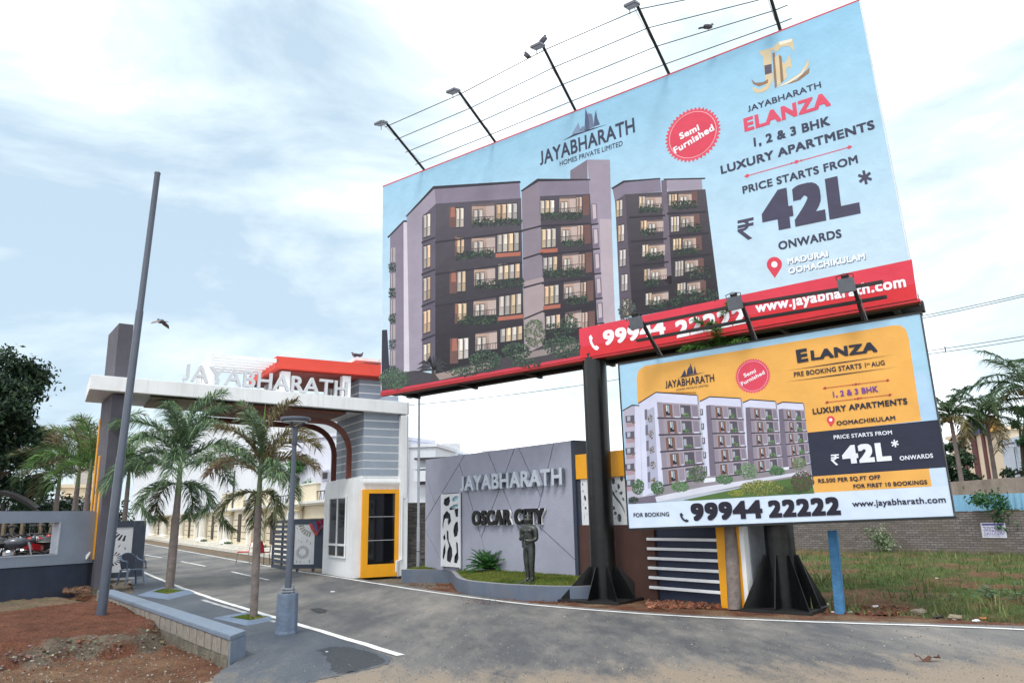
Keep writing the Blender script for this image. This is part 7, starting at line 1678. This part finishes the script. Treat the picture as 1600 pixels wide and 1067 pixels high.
# ------------------------------------------------------------------ motorbikes
def bike(label, col, seatc, group):
    t = thing('motorbike', label, 'motorbike', (0, 0, 0), group); blk = mat('bike_black', (.015, .015, .017), .4, bump=0); chrome = mat('bike_chrome', S(190, 192, 198), .2, metal=.8, bump=0); paint = mat('bike_'+seatc, col, .25, bump=0, spec=.6)
    for x in (-.65, .65):
        w = MB(); P = [(x+.28*math.cos(a), 0, .30+.28*math.sin(a)) for a in [6.2832*i/20 for i in range(21)]]; w.tube(P, .045, 6, caps=False); w_ = w.build('wheel', blk, t, local=True); r = MB(); r.tube([(x, -.04, .3), (x, .04, .3)], .06, 10)
        for k in range(6): a = k*1.047; r.tube([(x, 0, .3), (x+.25*math.cos(a), 0, .3+.25*math.sin(a))], .01, 4)
        r.build('rim', chrome, w_, local=True)
    mb = MB(); mb.tube([(.65, .07, .3), (.50, .07, .82)], .022, 6); mb.tube([(.65, -.07, .3), (.50, -.07, .82)], .022, 6); mb.build('fork', chrome, t, local=True)
    mb = MB(); mb.ell((.22, 0, .80), (.27, .13, .13), 12, 7); mb.build('fuel_tank', paint, t, local=True, smooth=True)
    mb = MB(); mb.ell((-.22, 0, .80), (.36, .12, .06), 12, 6); mb.ell((-.42, 0, .84), (.2, .11, .05), 10, 5); mb.build('seat', blk, t, local=True, smooth=True)
    mb = MB(); mb.hexa([(-.8, -.05, .70), (-.25, -.1, .56), (-.25, .1, .56), (-.8, .05, .70), (-.85, -.05, .82), (-.25, -.12, .76), (-.25, .12, .76), (-.85, .05, .82)]); mb.build('tail_panel', paint, t, local=True, bevel=.02)
    mb = MB(); mb.lathe((.1, 0, .3), [(.12, 0), (.14, .05), (.14, .3), (.1, .34)], 10, sy=.8); mb.box(-.2, .28, -.09, .09, .26, .42); mb.build('engine', chrome, t, local=True)
    mb = MB(); mb.tube([(.2, .12, .3), (-.2, .15, .26), (-.75, .16, .38)], [.03, .04, .05], 8); mb.build('exhaust', chrome, t, local=True, smooth=True)
    mb = MB(); mb.tube([(.5, 0, .95), (.44, .2, 1.0), (.34, .34, .98)], .015, 6); mb.tube([(.5, 0, .95), (.44, -.2, 1.0), (.34, -.34, .98)], .015, 6); mb.tube([(.34, .34, .98), (.24, .36, .96)], .022, 6); mb.tube([(.34, -.34, .98), (.24, -.36, .96)], .022, 6); mb.build('handlebar', blk, t, local=True)
    for s in (1, -1): m_ = MB(); m_.tube([(.44, s*.2, 1.0), (.42, s*.27, 1.18)], .008, 5); m_.ell((.42, s*.28, 1.2), (.015, .07, .045), 8, 5); m_.build('mirror', blk, t, local=True)
    h = MB().ell((.60, 0, .88), (.09, .10, .10), 12, 7).build('headlight', paint, t, local=True, smooth=True); MB().ell((.655, 0, .88), (.04, .08, .08), 10, 5).build('lens', chrome, h, local=True)
    mb = MB()
    for a0, x in ((.2, .65), (.5, -.65)):
        vs = []
        for i in range(9): a = a0+i*.3; vs += [(x+.34*math.cos(a), -.06, .3+.34*math.sin(a)), (x+.34*math.cos(a), .06, .3+.34*math.sin(a))]
        mb.add(vs, [(2*i, 2*i+1, 2*i+3, 2*i+2) for i in range(8)])
    mb.build('mudguard', paint if seatc != 'silver' else blk, t, local=True); return t
gbk = 'motorbikes parked behind the boundary wall'
bks = [('black motorbike nearest the right end of the wall opening, with a red tail behind it', (.02, .02, .022), 'black'), ('red motorbike seen at the right of the wall opening', S(176, 30, 40), 'red'), ('dark grey motorbike at the left of the wall opening', S(70, 74, 84), 'silver')]
protos = [bike(*b_, gbk) for b_ in bks]
place = [(0, 2, 70, 23.6, 96, None), (1, 1, 84, 22.6, 12, None), (2, 0, 8, 22.6, 20, None), (0, 1, 44, 23.4, -165, 'black motorbike in the middle of the wall opening, front turned left'), (1, 1, 40, 24.6, 60, 'red motorbike in the second row, behind the black one in the middle of the opening'), (0, 0, 22, 24.4, 100, 'black motorbike in the second row at the left of the opening'), (0, 0, -20, 23.0, 30, 'black motorbike just cut off at the left edge of the picture'), (2, 0, 60, 25.6, 110, 'grey motorbike in the back row with its mirrors up')]
zc_ = .42
for k, (pi_, _, x, D, rz, lab) in enumerate(place):
    p = at_depth(x, 850, D); o = protos[pi_] if lab is None else copy_tree(protos[pi_]); o.location = (p.x, p.y, zc_-.02); o.rotation_euler = (0, 0, R_(rz))
    if lab: o['label'] = lab
cp = at_depth(40, 850, 24); mb = MB(); mb.box(cp.x-9, cp.x+4.0, 19.8, 30, -.3, .26); 
yd = [(-24, 19.0), (-12.3, 18.6), (-11.0, 20.6), (-11.6, 22.2), (-14, 30), (-30, 32)]
mb = MB(); n_ = len(yd); mb.prism([(x, y, -.2) for x, y in yd], (0, 0, .60)); struct(mb, 'parking_pad', mat('pad_grey', S(120, 116, 112), .9, var=.15, dirt=.3))
for k, (x, D) in enumerate(((4, 26.5), (17, 26.7), (33, 26.6), (62, 26.5), (78, 26.5))):
    p = at_depth(x, 840, D); p.z = .2; t = thing('shed_post', 'pale post of the bike shed, number %s counted from the left through the wall opening' % ('one', 'two', 'three', 'four', 'five')[k], 'post', p, 'posts of the bike shed'); MB().box(p.x-.04, p.x+.04, p.y-.04, p.y+.04, .2, 1.95).build('shaft', mat('post_tan', S(112, 98, 80), .8), t)
# ------------------------------------------------------------------ pigeons
M_BIRD = mat('pigeon_grey', S(84, 88, 98), .7, var=.3, sc=40, bump=0)
def pigeon(label, p, rz, s=1.0, tilt=0, fly=False):
    t = thing('pigeon', label, 'pigeon', p, None, rz=R_(rz)); t.scale = (s, s, s)
    rot = Matrix.Rotation(R_(tilt), 3, 'Y'); mb = MB(); mb.ell((0, 0, .09), (.11, .055, .06), 12, 7, rot)
    hp_ = Vector((.10, 0, .155)) if not tilt else Vector((.045, 0, .20)); mb.tube([(.06, 0, .1), hp_-Vector((.02, 0, .02)), hp_], [.045, .03, .026], 8); mb.ell(hp_, (.032, .026, .028), 8, 6); mb.tube([hp_+Vector((.02, 0, 0)), hp_+Vector((.055, 0, -.008))], [.009, .002], 5)
    mb.build('body', M_BIRD, t, local=True, smooth=True)
    e_ = Vector((-.1, 0, .08)); q = Vector((-.24, 0, .05)) if not tilt else Vector((-.12, 0, -.06)); e_ = e_ if not tilt else Vector((-.055, 0, .03)); MB().hexa([e_+Vector((0, -.03, -.01)), q+Vector((0, -.035, -.005)), q+Vector((0, .035, -.005)), e_+Vector((0, .03, -.01)), e_+Vector((0, -.03, .012)), q+Vector((0, -.035, .005)), q+Vector((0, .035, .005)), e_+Vector((0, .03, .012))]).build('tail', M_BIRD, t, local=True)
    for sgn in (1, -1):
        if fly: MB().add([(.05, sgn*.03, .11), (.12, sgn*.18, .05), (.02, sgn*.34, -.06), (-.10, sgn*.2, .0), (-.08, sgn*.03, .1), (.05, sgn*.03, .12), (-.08, sgn*.03, .11)], [(0, 1, 2, 3, 4), (5, 6, 3, 2, 1)]).build('wing', mat('wing_brown', S(120, 108, 106), .8), t, local=True)
        else: MB().ell((-.03, sgn*.045, .095), (.10, .016, .04), 10, 5, rot).build('wing', mat('wing_dark', S(66, 68, 78), .7), t, local=True)
    if not fly:
        for sgn in (1, -1): MB().tube([(0, sgn*.02, .05), (0, sgn*.02, 0)], .005, 4).build('leg', mat('bird_leg', S(150, 80, 80), .7), t, local=True)
    return t
rodp = along(.94)
k1 = rodp[1].lerp(rodp[2], .80); pigeon('dark pigeon upright on the top rod left of the third floodlight mast', k1+Vector((0, 0, .01)), 150, .85, -55)
u, v, w = tips[2]; pigeon('dark pigeon perched on the tip of the third floodlight mast', BP.at(u, v, w)+Vector((.02, 0, .05)), -30, .9, -40)
rodq = along(.42); d3 = BP.uv(1115, 37); k3 = rodq[3].lerp(rodq[4], .46); pigeon('grey pigeon on a rod above the upper board, between the two right masts', k3+Vector((0, 0, .01)), 0, .82)
pf = at_depth(251, 507, 17); pigeon('pigeon in flight with lowered wings left of the gate lettering', pf, 160, .75, 0, True)
for (x, y, rz, lab) in ((555, 551.5, 200, 'left of the two pigeons on the white roof slab'), (562.5, 552, -20, 'right of the two pigeons on the white roof slab')):
    p = g.p(0, 0); a_, z_ = g.pix(x, y, 3.25); p = g.p(a_, 3.25, tz-.0); pigeon(lab, p, rz, 1.0)
# ------------------------------------------------------------------ litter
random.seed(99)
def crumple(label, cat, p, r, m, fl=.4, name='litter'):
    mb = MB(); mb.ell((0, 0, 0), (r, r*.7, r*fl), 9, 6); s = random.random()*50
    mb.v = [(x*(1+.5*noise.noise((x*30+s, y*30, z*30))), y*(1+.6*noise.noise((x*30, y*30+s, z*30))), z*(1+.8*noise.noise((x*22, y*22, z*22+s)))) for x, y, z in mb.v]
    mb.v = [(x+p[0], y+p[1], z+p[2]+r*fl*.55) for x, y, z in mb.v]; o = mb.build(name, m, None, loc=tuple(p)); o.rotation_euler = (0, 0, 0); tag(o, label, cat); return o
WB = mat('litter_white', S(214, 214, 216), .5, bump=0); SK = mat('sack_grey', S(136, 124, 108), .9, var=.2)
for x, y, r, m, lab, cat in ((511, 1020, .045, WB, 'small crumpled white paper on the apron', 'paper'), (520, 925, .07, WB, 'small white patch of spilled plaster on the road before the booth', 'plaster'), (1048, 948.5, .09, WB, 'pale torn packet in the red earth left of the yellow column', 'packet'), (1291, 945, .07, WB, 'white plastic bag beside the black gusset', 'bag'), (1302, 957, .06, mat('litter_pink', S(214, 190, 190), .6), 'pinkish rag beside the blue post', 'rag'), (1329, 957, .055, WB, 'small white lump right of the blue post', 'lump'), (1368, 950, .11, WB, 'torn white packet on the debris right of the blue post', 'packet'), (1434, 959, .20, SK, 'grey-brown sack lying at the plot edge', 'sack'), (1492, 967, .16, SK, 'second tan sack half buried near the weeds', 'sack'), (1466, 965, .10, mat('litter_black', (.02, .02, .02), .6), 'black crumpled bag between the two sacks', 'bag'), (1525, 971, .09, WB, 'flat white packet beside the orange wrapper', 'packet'), (1536, 967, .08, mat('litter_orange', S(206, 104, 44), .6), 'orange wrapper at the road edge', 'wrapper'), (1465, 905, .09, WB, 'white scrap in the plot grass', 'scrap'), (1432, 931, .08, mat('litter_dark', S(70, 62, 56), .8), 'dark clod in the plot grass', 'clod')):
    crumple(lab, cat, G(x, y, -.012), r*.68, m)
# dry leaf on the road
p = G(1450, 1033); mb = MB(); P = []
for i in range(9): s_ = i/8-.5; P += [(s_*.27, -.035*(1-4*s_*s_)-.03*s_, .01+.10*abs(s_)+.03*math.sin(9*s_)), (s_*.26, .04*(1-4*s_*s_)+.02*s_, .035+.10*s_*s_+.02*math.sin(14*s_))]
mb.add([(x+p.x, y+p.y, z+p.z) for x, y, z in P], [(2*i, 2*i+2, 2*i+3, 2*i+1) for i in range(8)]); o = mb.build('dry_leaf', mat('leaf_brown', S(84, 54, 42), .8), None, loc=tuple(p)); tag(o, 'curled brown dry leaf on the dusty road', 'leaf')
# debris heaps
def heap(name, px, n, s0, s1, cols, lab=None, zz=.0):
    mb = MB()
    for i in range(n):
        x = random.uniform(px[0], px[2]); y = random.uniform(px[1], px[3]); q = G(x, y, zz); s = random.uniform(s0, s1); c = random.choice(cols); k = random.uniform(.7, 1.25); m_ = Matrix.Rotation(random.random()*6, 3, Vector((random.random(), random.random(), random.random()+.01)).normalized())
        P = [m_@Vector((a*s, b*s*random.uniform(.5, 1), cc*s*.5))+q+Vector((0, 0, s*.25)) for cc in (-1, 1) for a, b in ((-1, -1), (1, -1), (1, 1), (-1, 1))]; mb.hexa(P, tuple(v*k for v in c))
    mb.build(name, M_STONE, None, kind='stuff')
rc = [S(122, 70, 50), S(104, 62, 46), S(136, 92, 70), S(92, 66, 54)]
heap('rubble', (1012, 940, 1126, 950), 420, .01, .045, rc); heap('rubble', (1335, 948, 1420, 960), 260, .01, .035, rc); heap('rubble', (1290, 940, 1325, 958), 60, .01, .03, rc)
heap('rubble', (98, 918, 142, 927), 160, .012, .05, [S(104, 78, 60), S(84, 64, 52)], zz=.12); heap('rubble', (640, 910, 705, 918), 90, .005, .014, rc); heap('rubble', (720, 934, 900, 944), 160, .004, .014, rc)
heap('gravel', (700, 1005, 1600, 1066), 1500, .002, .007, [S(130, 120, 108), S(104, 98, 92), S(160, 148, 134)]); heap('gravel', (380, 1010, 700, 1066), 380, .002, .007, [S(110, 110, 110), S(78, 80, 84), S(160, 156, 150)])
heap('gravel', (600, 960, 1600, 1010), 260, .003, .009, [S(110, 104, 98), S(84, 82, 80), S(180, 176, 170)])
def bank():
    mb = MB(); C5 = crest[:5]
    for i in range(330):
        k = random.random()*4; i0 = int(k); f = k-i0; a, b = C5[i0], C5[i0+1]; x = a[0]+(b[0]-a[0])*f; y = a[1]+(b[1]-a[1])*f; dx, dy = b[0]-a[0], b[1]-a[1]; L = math.hypot(dx, dy); t_ = random.random()*.6; x += dy/L*t_; y -= dx/L*t_; z = .12-.27*sst(0, .62, t_); s = random.uniform(.006, .026)*random.random()**.5+.005
        n0 = len(mb.v); mb.ell((x, y, z), (s*1.3, s, s*.7), 6, 4, Matrix.Rotation(random.random()*3, 3, 'Z'), tuple(v*random.uniform(.7, 1.2) for v in random.choice((S(118, 110, 98), S(134, 126, 114), S(104, 94, 82), S(116, 74, 54)))))
        for j in range(n0, len(mb.v)): mb.v[j] = tuple(c+random.uniform(-.25, .25)*s for c in mb.v[j])
    mb.build('bank_rubble', M_STONE, None, kind='stuff')
bank()
heap('mound_stones', (0, 960, 350, 1066), 700, .003, .011, [S(146, 136, 124), S(120, 108, 96), S(120, 66, 46), S(170, 160, 150)], zz=-.02)
# pot-hole stain, manhole
o = sheet('tar_stain', [g2(x, y) for x, y in ((484, 951), (500, 950), (512, 953), (508, 957), (498, 958), (490, 955))], .006, mat('tar', (.03, .03, .032), .7)); 
# tag tape on pillar
o = MB().tube([g.p(-6.75, .5, .95), g.p(-6.8, .45, .85), g.p(-6.82, .4, .78)], [.02, .04, .015], 6).build('white_tag', WB, None, loc=tuple(g.p(-6.8, .45, .8))); tag(o, 'white rag tied at the corner where the boundary wall meets the pillar', 'rag')
o = MB().tube([g.p(-6.75, .5, .85), g.p(-6.74, .52, .0)], .012, 5).build('black_cable', M_STEELM, None, loc=tuple(g.p(-6.75, .5, 0))); tag(o, 'black cable hanging down the joint of boundary wall and pillar', 'cable')
